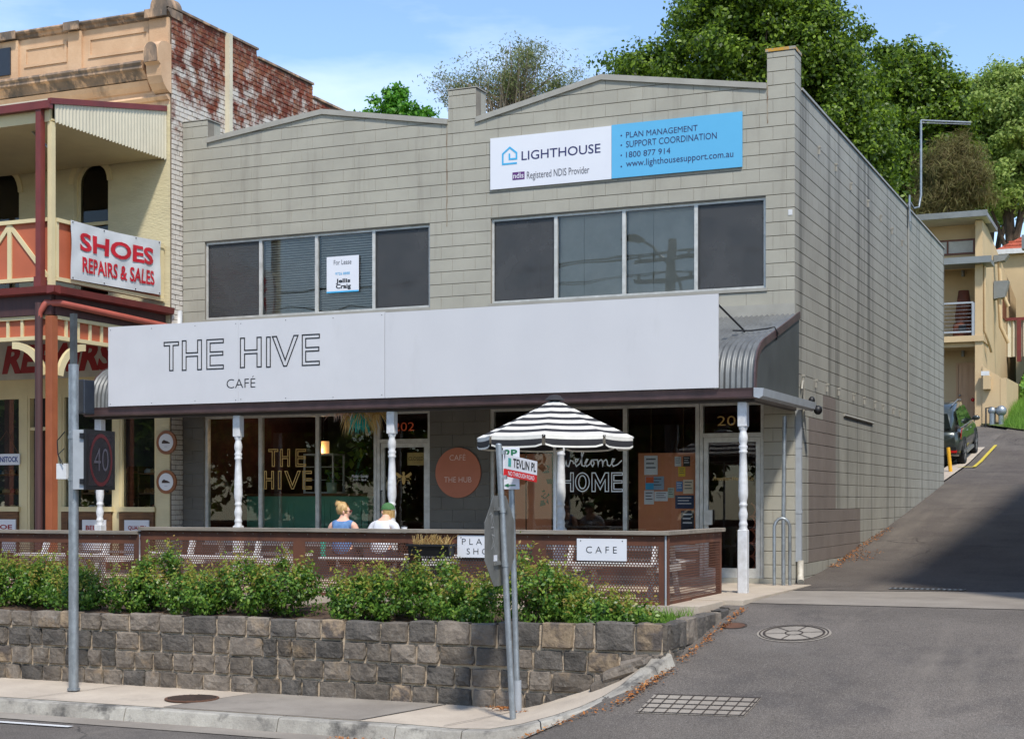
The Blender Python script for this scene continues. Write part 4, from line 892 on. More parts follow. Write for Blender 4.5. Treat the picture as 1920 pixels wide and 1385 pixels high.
# round shoe signs on the pilaster
M_WOODR = mat('varnished_wood', S(150, 92, 48), S(122, 72, 38), rough=.45, scale=5)
for (py, lab) in ((829, 'upper round wood framed sign with a sandal picture on the cream pilaster'), (903, 'lower round wood framed sign with a sandal picture on the cream pilaster')):
    c = ony(311, py, FY - .05); t = thing('round_sign', lab, 'sign', (c.x, FY - .03, c.z - .21)); N = 24
    b = MB(); b.prism([(c.x + .205 * math.cos(q), FY - .045, c.z + .205 * math.sin(q)) for q in np.linspace(0, 6.2832, N + 1)[:-1]], (0, .034, 0)); b.build('frame', M_WOODR, t)
    b = MB(); b.prism([(c.x + .15 * math.cos(q), FY - .05, c.z + .15 * math.sin(q)) for q in np.linspace(0, 6.2832, N + 1)[:-1]], (0, .004, 0)); b.build('face', M_SWHITE, t)
    b = MB(); b.prism([(c.x + x, FY - .054, c.z + z) for x, z in ((-.085, -.02), (-.08, .015), (-.04, .045), (-.01, .03), (.03, .02), (.08, -.005), (.085, -.02))], (0, .003, 0)); b.build('picture', M_DKTIMB, t)
    text('SANDAL' if py < 850 else 'SHOE', (c.x - .03, FY - .05, c.z - .08), XR, ZU, .06, .012, M_GREYINK, t)
for (sx, p0, p1, lab) in (('SHOE', -30, 30, 'white notice reading SHOE on the timber stall panel'), ('BELTS', 155, 199, 'white notice reading BELTS on the timber stall panel'), ('QUALITY', 234, 280, 'white notice reading QUALITY on the timber stall panel')):
    x0, x1 = ony(p0, 985, FY - .04).x, ony(p1, 985, FY - .04).x
    t = thing('stall_notice', lab, 'notice', ((x0 + x1) / 2, FY - .04, .2)); b = MB(); b.box(x0, x1, FY - .055, FY - .035, .2, .8); b.build('panel', M_SWHITE, t)
    text(sx, (x0 + (x1 - x0) * .16, FY - .055, .62), XR, ZU, (x1 - x0) * .74, .085, M_RED, t, bold=.03); text('REPAIRS' if sx[0] == 'S' else ('& BAGS' if sx[0] == 'B' else 'LEATHER'), (x0 + (x1 - x0) * .16, FY - .055, .45), XR, ZU, (x1 - x0) * .74, .085, M_RED, t, bold=.03)
t = thing('hanging_sign', 'small white hanging sign with blue lettering in the shoe window', 'sign', (ony(-5, 872, FY).x, FY, 1.75)); x1 = ony(38, 872, FY - .0).x; A = ony(38, 871, FY)
b = MB(); b.box(x1 - .75, x1, FY - .02, FY + .0, A.z, A.z + .2); b.build('panel', M_SWHITE, t); text('BIRKENSTOCK', (x1 - .71, FY - .02, A.z + .05), XR, ZU, .68, .1, mat('blue_ink', S(30, 60, 130), S(28, 56, 124), rough=.5), t, bold=.03)
b = MB(); b.tube([(x1 - .04, FY - .01, A.z + .2), (x1 - .3, FY - .01, A.z + .62), (x1 - .68, FY - .01, A.z + .2)], .006, 5); b.build('cord', M_TIMB, t)
# ---- balcony verandah
bv = thing('balcony_verandah', 'two storey maroon and cream balcony with terracotta panels in front of the shoe shop', 'verandah', (-14, -1.7, -.075))
BX = -10.86; BY = -3.16
b = MB(); b.prism([(XL, BY - .1, 7.3), (XL, FY - .02, 7.86), (XL, FY - .02, 7.9), (XL, BY - .1, 7.34)], (BX - XL + .02, 0, 0)); b.build('roof', M_CREAMI, bv)
b = MB(); b.box(XL, BX, BY - .02, FY - .03, 7.02, 7.05); b.build('ceiling', M_CREAM, bv)
b = MB(); b.box(XL, BX + .05, BY - .16, BY - .06, 7.18, 7.3); b.build('gutter', M_MARO, bv)
b = MB(); b.box(XL, BX - .03, BY - .05, BY + .02, 7.0, 7.2); b.build('fascia', M_CREAM, bv)
b = MB(); b.prism([(BX, BY - .12, 7.25), (BX, FY - .03, 7.83), (BX, FY - .03, 7.92), (BX, BY - .12, 7.34)], (.06, 0, 0)); b.build('barge', M_MARO, bv)
b = MB(); N = 210
def curt(u, v):
    y = BY + (FY - .02 - BY) * u; zt = 7.27 + (7.83 - 7.27) * u; zb = 7.0 + .012 * math.cos(u * N / 6 * 6.2832)
    return (BX + .03 + .006 * math.cos(u * N / 6 * 6.2832), y, zb + (zt - zb) * v)
b.grid(curt, N, 1); b.build('side_curtain', M_CREAMI, bv)
for x in (BX - .03, -13.95, -17.0):
    b = MB(); b.box(x - .05, x + .03, BY - .03, BY + .06, 4.45, 7.0); b.build('upper_post', M_CREAM, bv)
    b = MB(); b.box(x - .075, x + .055, BY - .05, BY + .08, -.075, 4.0); b.build('lower_post', M_ORANGEP, bv)
b = MB(); b.box(BX - .22, BX - .12, BY - .14, BY - .04, 4.5, 7.25); b.box(BX - .24, BX - .1, BY - .16, BY - .02, 4.42, 4.6); b.build('downpipe', M_MARO, bv)
b = MB(); b.tube([(BX - .19, BY - .1, 4.2), (BX - .19, BY - .1, 3.9), (BX - .19, BY - .1, -.07)], .06, 12); b.build('downpipe', M_MARO2, bv)
b = MB(); b.tube([(BX - .19, BY - .1, 3.85), (BX - .18, BY - .1, 4.05), (BX - .08, BY - .06, 4.2), (BX + .09, BY + .08, 4.2), (BX + .1, -.4, 4.12), (BX + .13, -.12, 4.11)], .055, 12); b.build('storm_pipe', M_PIPE, bv)
b = MB(); b.tube([(BX + .13, -.13, 4.11), (BX + .15, -.1, 4.13), (BX + .15, -.1, 4.42)], .045, 10); b.build('storm_pipe', M_WHITEP, bv)
# deck, gutter and beam, both faces
b = MB(); b.box(XL, BX - .01, BY + .03, FY - .03, 4.37, 4.45); b.build('deck', M_MARO2, bv)
b = MB(); b.prism([(XL, BY - .06, 4.45), (XL, BY - .2, 4.44), (XL, BY - .18, 4.34), (XL, BY - .06, 4.32)], (BX - XL + .2, 0, 0)); b.build('deck_gutter', M_MARO, bv)
b = MB(); b.prism([(BX + .05, BY - .2, 4.451), (BX + .2, BY - .2, 4.441), (BX + .18, BY - .2, 4.341), (BX + .05, BY - .2, 4.321)], (0, FY - BY + .2, 0)); b.build('deck_gutter', M_MARO, bv)
b = MB(); b.box(XL, BX, BY - .05, BY + .02, 4.02, 4.36); b.build('beam', M_MARO2, bv)
b = MB(); b.box(BX - .05, BX + .03, BY + .03, FY - .03, 4.02, 4.36); b.build('beam', M_MARO2, bv)
def balustrade(P, L_, side):
    """P: origin, L_: length; builds panel, rails and braces in a frame running along +X (front) or +Y (side)"""
    f = (lambda a, d, z: (P[0] + a, P[1] + d, z)) if not side else (lambda a, d, z: (P[0] - d, P[1] + a, z))
    def bar(p, q, wd_, d0, d1, m_, nm):
        p, q = Vector((p[0], 0, p[1])), Vector((q[0], 0, q[1])); t = (q - p).normalized(); n_ = Vector((-t.z, 0, t.x)) * wd_ / 2
        pts = [p + n_, q + n_, q - n_, p - n_]; b = MB(); b.add([f(v.x, d0, v.z) for v in pts] + [f(v.x, d1, v.z) for v in pts], [(0, 1, 2, 3), (7, 6, 5, 4), (0, 4, 5, 1), (1, 5, 6, 2), (2, 6, 7, 3), (3, 7, 4, 0)]); b.build(nm, m_, bv)
    bar((0, 5.05), (L_, 5.05), .86, .03, .045, M_TERRA, 'balustrade_panel')
    bar((0, 5.5), (L_, 5.5), .06, -.02, .07, M_CREAM, 'rail'); bar((0, 4.585), (L_, 4.585), .06, -.02, .07, M_CREAM, 'rail')
    if side: bar((.03, 4.61), (.03, 5.47), .06, 0, .029, M_CREAM, 'upright'); bar((L_ - .05, 4.61), (L_ - .05, 5.47), .1, 0, .029, M_CREAM, 'upright')
    else:
        nb = 4; s_ = L_ / nb; 
        for i in range(nb):
            c = L_ - s_ * (i + .5); bar((c, 4.615), (c, 5.47), .075, 0, .029, M_CREAM, 'upright'); bar((c, 5.46), (c - s_ / 2 + .02, 4.62), .07, .002, .028, M_CREAM, 'brace'); bar((c, 5.46), (c + s_ / 2 - .02, 4.62), .07, .004, .027, M_CREAM, 'brace')
x17 = ony(17, 460, BY).x; 
balustrade((XL, BY, 0), (BX - .1) - XL, False) if False else None
hw = (BX - .1) - x17; balustrade((BX - .1 - hw * 8, BY, 0), hw * 8, False)
balustrade((BX, BY + .08, 0), FY - BY - .12, True)
# frieze of small terracotta panels between cream uprights, and curved brackets
def frieze(side):
    L_ = (FY - BY - .1) if side else 6.8
    f = (lambda a, d, z: (BX - d, BY + .08 + a, z)) if side else (lambda a, d, z: (BX - .09 - a, BY + d, z))
    def bx(a0, a1, d0, d1, z0, z1, m_, nm):
        p, q = f(a0, d0, z0), f(a1, d1, z1); b = MB(); b.box(p[0], q[0], p[1], q[1], z0, z1); b.build(nm, m_, bv)
    bx(0, L_, .03, .045, 3.68, 4.0, M_TERRA, 'frieze_panel'); bx(0, L_, -.02, .06, 3.96, 4.015, M_CREAM, 'frieze_rail'); bx(0, L_, -.02, .06, 3.64, 3.7, M_CREAM, 'frieze_rail')
    a = .24
    while a < L_: bx(a - .025, a + .025, -.0, .029, 3.701, 3.959, M_CREAM, 'frieze_upright'); a += .285
frieze(False); frieze(True)
def bracket(f):
    N = 8; o = [(.02, 3.1), (.02, 3.35)]; outer = [(.7 - .66 * math.cos(t), 3.0 + .63 * math.sin(t)) for t in np.linspace(.15, math.pi / 2, N)]; inner = [(.7 - .54 * math.cos(t), 3.0 + .52 * math.sin(t)) for t in np.linspace(.15, math.pi / 2, N)]
    b = MB()
    for i in range(N - 1): b.prism([f(*outer[i], -.01), f(*outer[i + 1], -.01), f(*inner[i + 1], -.01), f(*inner[i], -.01)], Vector(f(0, 0, .05)) - Vector(f(0, 0, -.01)))
    b.build('curved_bracket', M_CREAM, bv)
bracket(lambda a, z, d: (BX - .1 - a, BY + d, z)); bracket(lambda a, z, d: (BX - d, BY + .06 + a, z)); bracket(lambda a, z, d: (-13.9 + a, BY + d, z))
b = MB(); q = ony(45, 230, BY + .6); b.tube([(q.x, q.y, q.z), (BX - .05, BY + .05, 6.55)], .02, 8); b.ball((q.x - .03, q.y, q.z - .04), .05); b.build('strut', M_GALV, bv)
# banner
bn = thing('vinyl_banner', 'white vinyl banner with red SHOES REPAIRS & SALES lettering tied to the balcony side', 'banner', (BX + .05, -1.8, 4.5))
M_VINYL = mat('white_vinyl', S(204, 206, 206), S(194, 196, 196), rough=.45, scale=3); M_BRED = mat('banner_red', S(190, 26, 44), S(180, 24, 40), rough=.5)
q0 = onx(133, 412, BX + .06); q1 = onx(302, 452, BX + .06); q2 = onx(133, 523, BX + .06); q3 = onx(302, 553, BX + .06)
def wav(u, v): return .014 * math.sin(u * 9 + v * 3) * (v * (1 - v) * 4) + .02 * math.sin(u * 23 - v * 7) * .35 * (1 - v) * v * 4 + .012 * math.exp(-((u - .9 + v * .25) / .07) ** 2)
def ban(u, v): y = q0.y + (q1.y - q0.y) * u; zt = q0.z + (q1.z - q0.z) * u - .03 * math.sin(math.pi * u); zb = q2.z + (q3.z - q2.z) * u; return (BX + .055 + wav(u, v), y, zb + (zt - zb) * v)
b = MB(); b.grid(ban, 60, 24); b.build('sheet', M_VINYL, bn)
def ban_text(sx, u0, u1, v0, v1, bold):
    v, f = text_geo(sx, bold); xs = [p[0] for p in v]; ys = [p[1] for p in v]; b = MB(); vs = []
    for p in v:
        u = u0 + (u1 - u0) * (p[0] - min(xs)) / (max(xs) - min(xs)); w_ = v0 + (v1 - v0) * (p[1] - min(ys)) / (max(ys) - min(ys)); q = ban(u, w_); vs.append((q[0] + .014, q[1], q[2]))
    b.add(vs, f); b.build('lettering', M_BRED, bn)
ban_text('SHOES', .09, .91, .52, .84, .03); ban_text('REPAIRS & SALES', .11, .91, .15, .42, .022)
for (u, v) in ((.02, .97), (.35, .97), (.7, .97), (.98, .97), (.02, .03), (.35, .03), (.7, .03), (.98, .03)):
    p = ban(u, v); b = MB(); b.ball((p[0] + .006, p[1], p[2]), .012, 6, 4); b.build('eyelet', M_DARK, bn)
# ------------------------------------------------------------------ basalt retaining wall
M_STONE = mat('basalt_stone', S(126, 116, 104), S(88, 81, 74), rough=.92, scale=5, bump=.9, bscale=22, per_obj=.28, fine=.14, spec=.3, lo=.3, hi=.7)
overlay(M_STONE, S(168, 142, 108), 2.0, .56, .70, amt=.55); overlay(M_STONE, S(150, 146, 138), 12, .58, .72, amt=.5); overlay(M_STONE, S(44, 42, 42), 4.5, .6, .72, amt=.6)
M_STONE2 = mat('basalt_stone_tan', S(146, 128, 104), S(98, 84, 72), rough=.92, scale=4, bump=.9, bscale=22, per_obj=.2, fine=.12); overlay(M_STONE2, S(84, 77, 72), 4, .48, .58, amt=.9)
M_STONE3 = mat('basalt_stone_dark', S(96, 90, 83), S(70, 66, 61), rough=.9, scale=6, bump=1.0, bscale=26, per_obj=.2, fine=.15); overlay(M_STONE3, S(150, 144, 134), 9, .62, .74, amt=.6)
M_WMORT = mat('wall_mortar', S(188, 170, 146), S(164, 147, 126), rough=1, scale=6, bump=.5, bscale=40); overlay(M_WMORT, S(110, 100, 88), 3, .55, .7, amt=.6)
rw = thing('stone_retaining_wall', 'low retaining wall of rough dark basalt blocks in pale mortar beside the footpath', 'wall', (-9, -7, -1.1))
WT = lambda x: -.2 + .085 * sstep(-4, .2, x)
b = MB(); b.grid(lambda u, v: (-24 + 24.27 * u, -7.055, -1.25 + (WT(-24 + 24.27 * u) - .035 + 1.25) * v), 60, 1); b.box(-24, .27, -7.05, -6.75, -1.25, -.25)
b.box(.1, .262, -6.95, -4.35, -1.2, -.16); b.build('mortar', M_WMORT, rw)
US = [0, .045, .3, .62, .955, 1]
def stone(poly, fn, depth=.11, bulge=.03):
    """poly = (a0, a1, z0, z1); squared block with a rough hammered front and chipped edges"""
    a0, a1, z0, z1 = poly; b = MB(); n = 5; rr = random.random(); tu, tv = random.uniform(-.012, .012), random.uniform(-.012, .012)
    g = []
    for j in range(n + 1):
        row = []
        for i in range(n + 1):
            u, v = US[i], US[j]; eu, ev = i in (0, n), j in (0, n)
            a = a0 + (a1 - a0) * u; z = z0 + (z1 - z0) * v
            if eu or ev: a += random.uniform(-.008, .008); z += random.uniform(-.008, .008)
            if eu and ev: c_ = random.uniform(.006, .03); a += -c_ if u > .5 else c_; z += -c_ if v > .5 else c_
            d = 0.004 if (eu or ev) else -bulge * (.5 + .5 * rr) - random.uniform(0, .016) + tu * (u - .5) * 2 + tv * (v - .5) * 2
            if (i in (1, n - 1) or j in (1, n - 1)) and not (eu or ev): d += random.uniform(0, .014)
            row.append((a, z, d))
        g.append(row)
    vs = [fn(*p) for r in g for p in r]; fs = []
    for j in range(n):
        for i in range(n):
            q = (j * (n + 1) + i, j * (n + 1) + i + 1, (j + 1) * (n + 1) + i + 1, (j + 1) * (n + 1) + i)
            fs += [q] if (i in (0, n - 1) or j in (0, n - 1)) else ([(q[0], q[1], q[2]), (q[0], q[2], q[3])] if (i + j) % 2 else [(q[0], q[1], q[3]), (q[1], q[2], q[3])])
    ring = [(i, 0) for i in range(n + 1)] + [(n, j) for j in range(1, n + 1)] + [(i, n) for i in range(n - 1, -1, -1)] + [(0, j) for j in range(n - 1, 0, -1)]
    k = len(vs); vs += [fn(g[j][i][0], g[j][i][1], depth) for i, j in ring]; L_ = len(ring)
    fs += [(ring[q][1] * (n + 1) + ring[q][0], k + q, k + (q + 1) % L_, ring[(q + 1) % L_][1] * (n + 1) + ring[(q + 1) % L_][0]) for q in range(L_)]
    b.add(vs, fs, False); r_ = random.random()
    return b.build('stone', M_STONE if r_ < .64 else (M_STONE3 if r_ < .93 else M_STONE2), rw)
zb = [-1.1, -.865, -.64, -.415, None]
fsy = lambda a, z, d: (a, -7.075 + d, z)
for c in range(4):
    x = -14.6 + random.uniform(0, .2); 
    while x < .24:
        w_ = random.choice((.2, .24, .28, .3, .33, .36, .44)) * random.uniform(.92, 1.08)
        if c == 3: w_ *= 1.08
        x1 = min(x + w_, .285)
        if .285 - x1 < .12: x1 = .285
        zt = zb[c + 1] if zb[c + 1] is not None else WT((x + x1) / 2) + random.uniform(-.018, .018)
        z0 = zb[c] + random.uniform(-.008, .008)
        stone((x + .015, x1 - .015, z0 + .014, zt - .014), fsy); x = x1
fsx = lambda a, z, d: (.275 - d, a, z)
for c in (1, 2, 3):
    y = -7.06
    while y < -4.4:
        w_ = random.uniform(.22, .4); y1 = min(y + w_, -4.3); zt = zb[c + 1] if zb[c + 1] is not None else -.115 + random.uniform(-.015, .015)
        if zt > prof((y + y1) / 2) + .02: stone((y + .012, y1 - .012, zb[c] + .012, zt - .012), fsx)
        y = y1
# loose tumbled stones at the broken foot of the wall by the kerb ramp
for (px, py, s_) in ((1118, 1300, .15), (1140, 1274, .16), (1166, 1252, .17), (1190, 1240, .13)):
    q = ony(px, py, -7.18); b = MB(); b.cbox(q.x - s_ * 1.1, q.x + s_ * 1.1, -7.3, -7.05, q.z - s_ * .55, q.z + s_ * .2, .025); tl = random.uniform(-.2, .05)
    b.v = [(v[0] + random.uniform(-.02, .02), v[1] + random.uniform(-.02, .02), v[2] + (v[0] - q.x) * (.45 + tl) + random.uniform(-.015, .015)) for v in b.v]; b.build('stone', M_STONE, rw)
# ------------------------------------------------------------------ perforated fence
M_RUST = mat('rusted_steel', S(108, 66, 46), S(80, 50, 38), rough=.8, metal=.1, scale=3, fine=.1, stretch=(1, 1, .5)); overlay(M_RUST, S(138, 78, 46), 4, .6, .74, stretch=(2, 2, .4), amt=.7)
M_GTIMB = mat('weathered_timber', S(142, 133, 120), S(114, 106, 95), rough=.85, scale=3, stretch=(.6, 4, 4), bump=.3, bscale=30)
fn_ = thing('perforated_fence', 'waist high rusty perforated steel fence with grey timber rail around the terrace', 'fence', (-5.5, -5, -.1))
PITCH, RH = .0365, .0136
def perf(b, f, a0, a1, z0, z1):
    dx, dz = PITCH, PITCH * math.sqrt(3) / 2; rows = int((z1 - z0) / dz); rc = PITCH / math.sqrt(3)
    for r in range(rows):
        z = z0 + dz * (r + .5); a = a0 + dx * (.5 if r % 2 else 1.0)
        while a < a1 - dx * .3:
            vs = []
            for k in range(6):
                t = math.pi / 6 + k * math.pi / 3; vs.append(f(a + rc * math.cos(t), z + rc * math.sin(t)))
            for k in range(6):
                t = math.pi / 6 + k * math.pi / 3; vs.append(f(a + RH * math.cos(t), z + RH * math.sin(t)))
            b.add(vs, [(k, (k + 1) % 6, 6 + (k + 1) % 6, 6 + k) for k in range(6)]); a += dx
def fence_panel(f, a0, a1, z0, z1, ml, mr, nrm):
    """f(a, z, d): d = outward offset"""
    b = MB(); perf(b, lambda a, z: f(a, z, 0), a0 + ml, a1 - mr, z0 + .05, z1 - .105); b.build('perforated_sheet', M_RUST, fn_)
    def bx(p, q, r_, s_, d0, d1, nm='sheet_border'):
        A, B = f(p, r_, d0), f(q, s_, d1); b = MB(); b.box(A[0], B[0], A[1], B[1], A[2], B[2]); return b.build(nm, M_RUST, fn_)
    bx(a0, a1, z1 - .125, z1, -.003, .004); bx(a0, a0 + ml + .02, z0, z1 - .125, -.003, .004); bx(a1 - mr - .02, a1, z0, z1 - .125, -.003, .004); bx(a0 + ml + .02, a1 - mr - .02, z0, z0 + .065, -.003, .004)
    k = max(2, int((a1 - a0) / .26)); b = MB()
    for i in range(k):
        a = a0 + (a1 - a0) * (i + .5) / k; P = f(a, z1 - .03, .006); b.ball(P, .008, 6, 4)
    tag(b.build('rivets', M_GTIMB, fn_), kind='stuff')
ff = lambda a, z, d: (a, -5.0 - d, z)
J_ = [-7.78, -5.3, -3.62, -1.95, -.36]
for i in range(4): fence_panel(ff, J_[i], J_[i + 1], -.1, .735, .08 if i else .1, .06, None)
for (a, c) in ((-10.3, -7.8), (-12.8, -10.3), (-15.3, -12.8)): fence_panel(lambda p, z, d: (p, -5.02 - d, z), a, c - .004, -.1, .68, .06, .06, None)
fence_panel(lambda a, z, d: (-.36 + d, a, z), -4.99, -2.62, -.1, .735, .05, .05, None)
for x in J_ + [-9.05, -10.3, -12.8]:
    b = MB(); b.box(x - .03, x + .03, -4.98, -4.92, -.1, .73 if x > -8 else .675); b.build('fence_post', M_RUST, fn_)
b = MB(); b.box(-.42, -.37, -2.68, -2.62, -.1, .73); b.build('fence_post', M_RUST, fn_)
b = MB(); b.cbox(-7.8, -.31, -5.05, -4.9, .737, .785, .004); b.build('top_rail', M_GTIMB, fn_)
b = MB(); b.cbox(-.455, -.312, -4.897, -2.58, .737, .785, .004); b.build('top_rail', M_GTIMB, fn_)
b = MB(); b.cbox(-15.3, -7.81, -5.07, -4.92, .682, .728, .004); b.build('top_rail', M_GTIMB, fn_)
b = MB(); b.tube([(-.352, -5.008, -.1), (-.352, -5.008, .74)], .012, 6); b.build('corner_trim', M_DOWN, fn_)
def fsign(sx_list, p0, p1, t0, b0, lab):
    A = ony(p0, b0, -5.02); B = ony(p1, t0, -5.02); T = ony(p0, t0, -5.02); t = thing('fence_sign', lab, 'sign', ((A.x + B.x) / 2, -5.02, A.z)); b = MB(); b.box(A.x, B.x, -5.028, -5.014, A.z, T.z); b.build('panel', M_SWHITE, t)
    n_ = len(sx_list); H = T.z - A.z; W_ = B.x - A.x
    for i, sx in enumerate(sx_list):
        hh = .3 if n_ == 1 else .27; zc = A.z + H * (.5 if n_ == 1 else (.72 - .44 * i)) - H * hh / 2
        wf = .62 if n_ == 1 else (.8 if i == 0 else .6)
        text(sx, (A.x + W_ * (1 - wf) / 2, -5.028, zc), XR, ZU, W_ * wf, H * hh, M_BLACK, t, bold=-.012)
    for dx in (.08, .92): b = MB(); b.ball((A.x + W_ * dx, -5.03, T.z - .025), .007, 6, 4); b.build('screw', M_DARK, t)
fsign(['C A F E'], 1082, 1175, 1009, 1050, 'white CAFE sign on the rusty perforated fence')
fsign(['P L A N T', 'S H O P'], 858, 948, 1003, 1044, 'white PLANT SHOP sign on the rusty fence behind the street sign posts')
# ------------------------------------------------------------------ shrubs
def leaf_quads(cent, nrm, size, aspect=.5, jitter=.9, droop=0.0):
    """numpy: (n,3) centres, (n,3) facing; returns vertices (4n,3), each leaf one folded diamond"""
    n = len(cent); nrm = nrm + rng.normal(0, jitter, (n, 3)); nrm /= np.linalg.norm(nrm, axis=1, keepdims=True) + 1e-9
    t = rng.normal(0, 1, (n, 3)); t[:, 2] -= droop; t -= nrm * (t * nrm).sum(1, keepdims=True); t /= np.linalg.norm(t, axis=1, keepdims=True) + 1e-9
    s_ = np.cross(nrm, t); sz = (size * rng.uniform(.65, 1.3, n))[:, None]
    v = np.empty((n, 4, 3)); v[:, 0] = cent - t * sz * .5; v[:, 1] = cent + s_ * sz * aspect * .5 + nrm * sz * .08; v[:, 2] = cent + t * sz * .5; v[:, 3] = cent - s_ * sz * aspect * .5 + nrm * sz * .08
    return v.reshape(-1, 3)
def quad_mesh(name, v, m_):
    n = len(v) // 4; me = bpy.data.meshes.new(name); me.vertices.add(4 * n); me.vertices.foreach_set('co', v.astype(np.float32).ravel())
    me.loops.add(4 * n); me.loops.foreach_set('vertex_index', np.arange(4 * n, dtype=np.int32)); me.polygons.add(n); me.polygons.foreach_set('loop_start', np.arange(0, 4 * n, 4, dtype=np.int32))
    try: me.polygons.foreach_set('loop_total', np.full(n, 4, dtype=np.int32))
    except Exception: pass
    me.materials.append(m_); me.update(calc_edges=True); me.validate(); return me
def link(name, me, parent, loc=(0, 0, 0)):
    o = bpy.data.objects.new(name, me); col.objects.link(o); o.parent = parent; o.location = loc; return o
LM_SH = leafmat('shrub_leaf', [S(42, 74, 24), S(66, 104, 36), S(98, 132, 48), S(128, 154, 64)], rough=.38, trans=.35)
LM_NEW = leafmat('shrub_new_leaf', [S(112, 138, 50), S(138, 154, 58), S(156, 128, 66), S(126, 150, 56)], rough=.4, trans=.4)
M_BARK = mat('bark', S(96, 80, 66), S(66, 56, 48), rough=.95, scale=8, bump=.6, bscale=25, stretch=(1, 1, .3))
def shrub_parts(rx, ry, rz, n_clump, seed):
    global rng
    rng = np.random.default_rng(seed); cl = []
    while len(cl) < n_clump:
        p = rng.uniform(-1, 1, 3); r_ = np.linalg.norm(p)
        if .45 < r_ < 1 and p[2] > -.75: cl.append(p * (.78 + .34 * rng.random()))
    cl = np.array(cl) * np.array([rx, ry, rz]) + np.array([0, 0, rz * .92]); V, N = [], []; V2, N2 = [], []
    for c in cl:
        k = rng.integers(30, 62); d = rng.normal(0, 1, (k, 3)); d /= np.linalg.norm(d, axis=1, keepdims=True); rad = rng.uniform(.25, 1, (k, 1)) * rng.uniform(.085, .14)
        V.append(c + d * rad); o_ = (c - np.array([0, 0, rz * .7])); o_ = o_ / (np.linalg.norm(o_) + 1e-6); N.append(d * .5 + o_ * .8 + np.array([0, 0, .4]))
        if c[2] > rz * .75 and rng.random() < .75:
            k = rng.integers(10, 28); tip = c + np.array([rng.normal(0, .03), rng.normal(0, .03), .09 + rng.uniform(0, .07)]); d = rng.normal(0, 1, (k, 3)) * np.array([.035, .035, .06]); V2.append(tip + d); N2.append(np.tile([0, -.4, .7], (k, 1)))
    v = leaf_quads(np.concatenate(V), np.concatenate(N), .05, .55); v2 = leaf_quads(np.concatenate(V2), np.concatenate(N2), .046, .5) if V2 else None
    return v, v2
def shrub(x, y, z, rx, ry, rz, n, seed, label, group, name='lilly_pilly_shrub'):
    t = thing(name, label, 'shrub', (x, y, z), group); v, v2 = shrub_parts(rx, ry, rz, n, seed); v[:, 2] = np.maximum(v[:, 2], .01)
    link('foliage', quad_mesh('foliage', v, LM_SH), t)
    if v2 is not None: tag(link('new_growth', quad_mesh('new_growth', v2, LM_NEW), t), kind='stuff')
    b = MB(); r_ = random.Random(seed)
    for k in range(6):
        a = r_.uniform(0, 6.28); e = (math.cos(a) * rx * .6, math.sin(a) * ry * .6, rz * r_.uniform(.9, 1.5)); b.tube([(r_.uniform(-.04, .04), r_.uniform(-.04, .04), -.05), (e[0] * .4, e[1] * .4, e[2] * .5), e], [.014, .01, .005], 5)
    b.build('stem', M_BARK, t, local=True); return t
SHR = [(18, .5, .34, 0), (88, .45, .36, 0), (150, .42, .34, 0), (255, .36, .30, 0), (305, .45, .41, 0), (375, .48, .34, 0), (455, .5, .40, 0), (540, .45, .35, 0), (672, .4, .34, 0), (726, .36, .36, 0), (815, .36, .40, 0), (878, .5, .34, 0), (1003, .4, .48, 0), (1062, .36, .29, 0), (-52, .5, .36, 0)]
SL = {255: 'small round shrub filling the gap in the planting beside the pale stone lump', 1003: 'tallest glossy shrub in the bed, right behind the two sign posts', 726: 'glossy shrub in front of the person in the green cap', 672: 'glossy shrub in front of the person in the denim vest', 815: 'glossy shrub in front of the black planter trough', 878: 'glossy shrub below the PLANT SHOP sign', 1062: 'glossy shrub beside the CAFE sign with yellow tips', 88: 'glossy shrub on the shoe shop side of the speed sign pole', 150: 'glossy shrub on the café side of the speed sign pole'}
for i, (px, rx, rz, _) in enumerate(SHR):
    q = ony(px, 1150, -6.4 + .2 * math.sin(i * 2.1)); shrub(q.x, q.y, -.25, rx, .42, rz * (.92 if i % 3 == 1 else (.74 if i % 3 == 2 else .84)), int(80 * rx / .5), 100 + i, SL.get(px, 'glossy green shrub with yellow and bronze tips along the stone wall'), 'shrubs along the stone wall')
q = ony(1125, 1150, -6.5); shrub(q.x, q.y, -.21, .45, .36, .14, 50, 201, 'low spreading shrub near the corner of the stone wall under the cafe sign', None)
q = ony(1195, 1150, -6.5); shrub(q.x, q.y, -.2, .34, .36, .09, 34, 202, 'very low ground hugging shrub at the corner of the stone wall', None)
LM_GR = leafmat('grass_blade', [S(84, 124, 40), S(110, 150, 54), S(132, 168, 70)], rough=.6, trans=.4)
def grass(name, pts, h, label, m_=None):
    n = len(pts); a = rng.uniform(0, 6.283, n); dx = np.stack([np.cos(a), np.sin(a), np.zeros(n)], 1) * .006; le = np.stack([rng.normal(0, .35, n), rng.normal(0, .35, n), np.ones(n)], 1) * (h * rng.uniform(.5, 1.3, n))[:, None]
    v = np.empty((n, 4, 3)); v[:, 0] = pts - dx; v[:, 1] = pts + dx; v[:, 2] = pts + le * .9 + dx * .4; v[:, 3] = pts + le
    o = link(name, quad_mesh(name, v.reshape(-1, 3), m_ or LM_GR), None); return tag(o, label, 'grass', kind='stuff')
pts = np.stack([rng.uniform(-2.6, .05, 2600), rng.uniform(-6.8, -5.1, 2600), np.full(2600, -.2)], 1); pts = pts[(pts[:, 0] > -.9) | (rng.random(2600) < .15)]
grass('bed_grass', pts, .12, 'short green grass at the end of the planting bed')
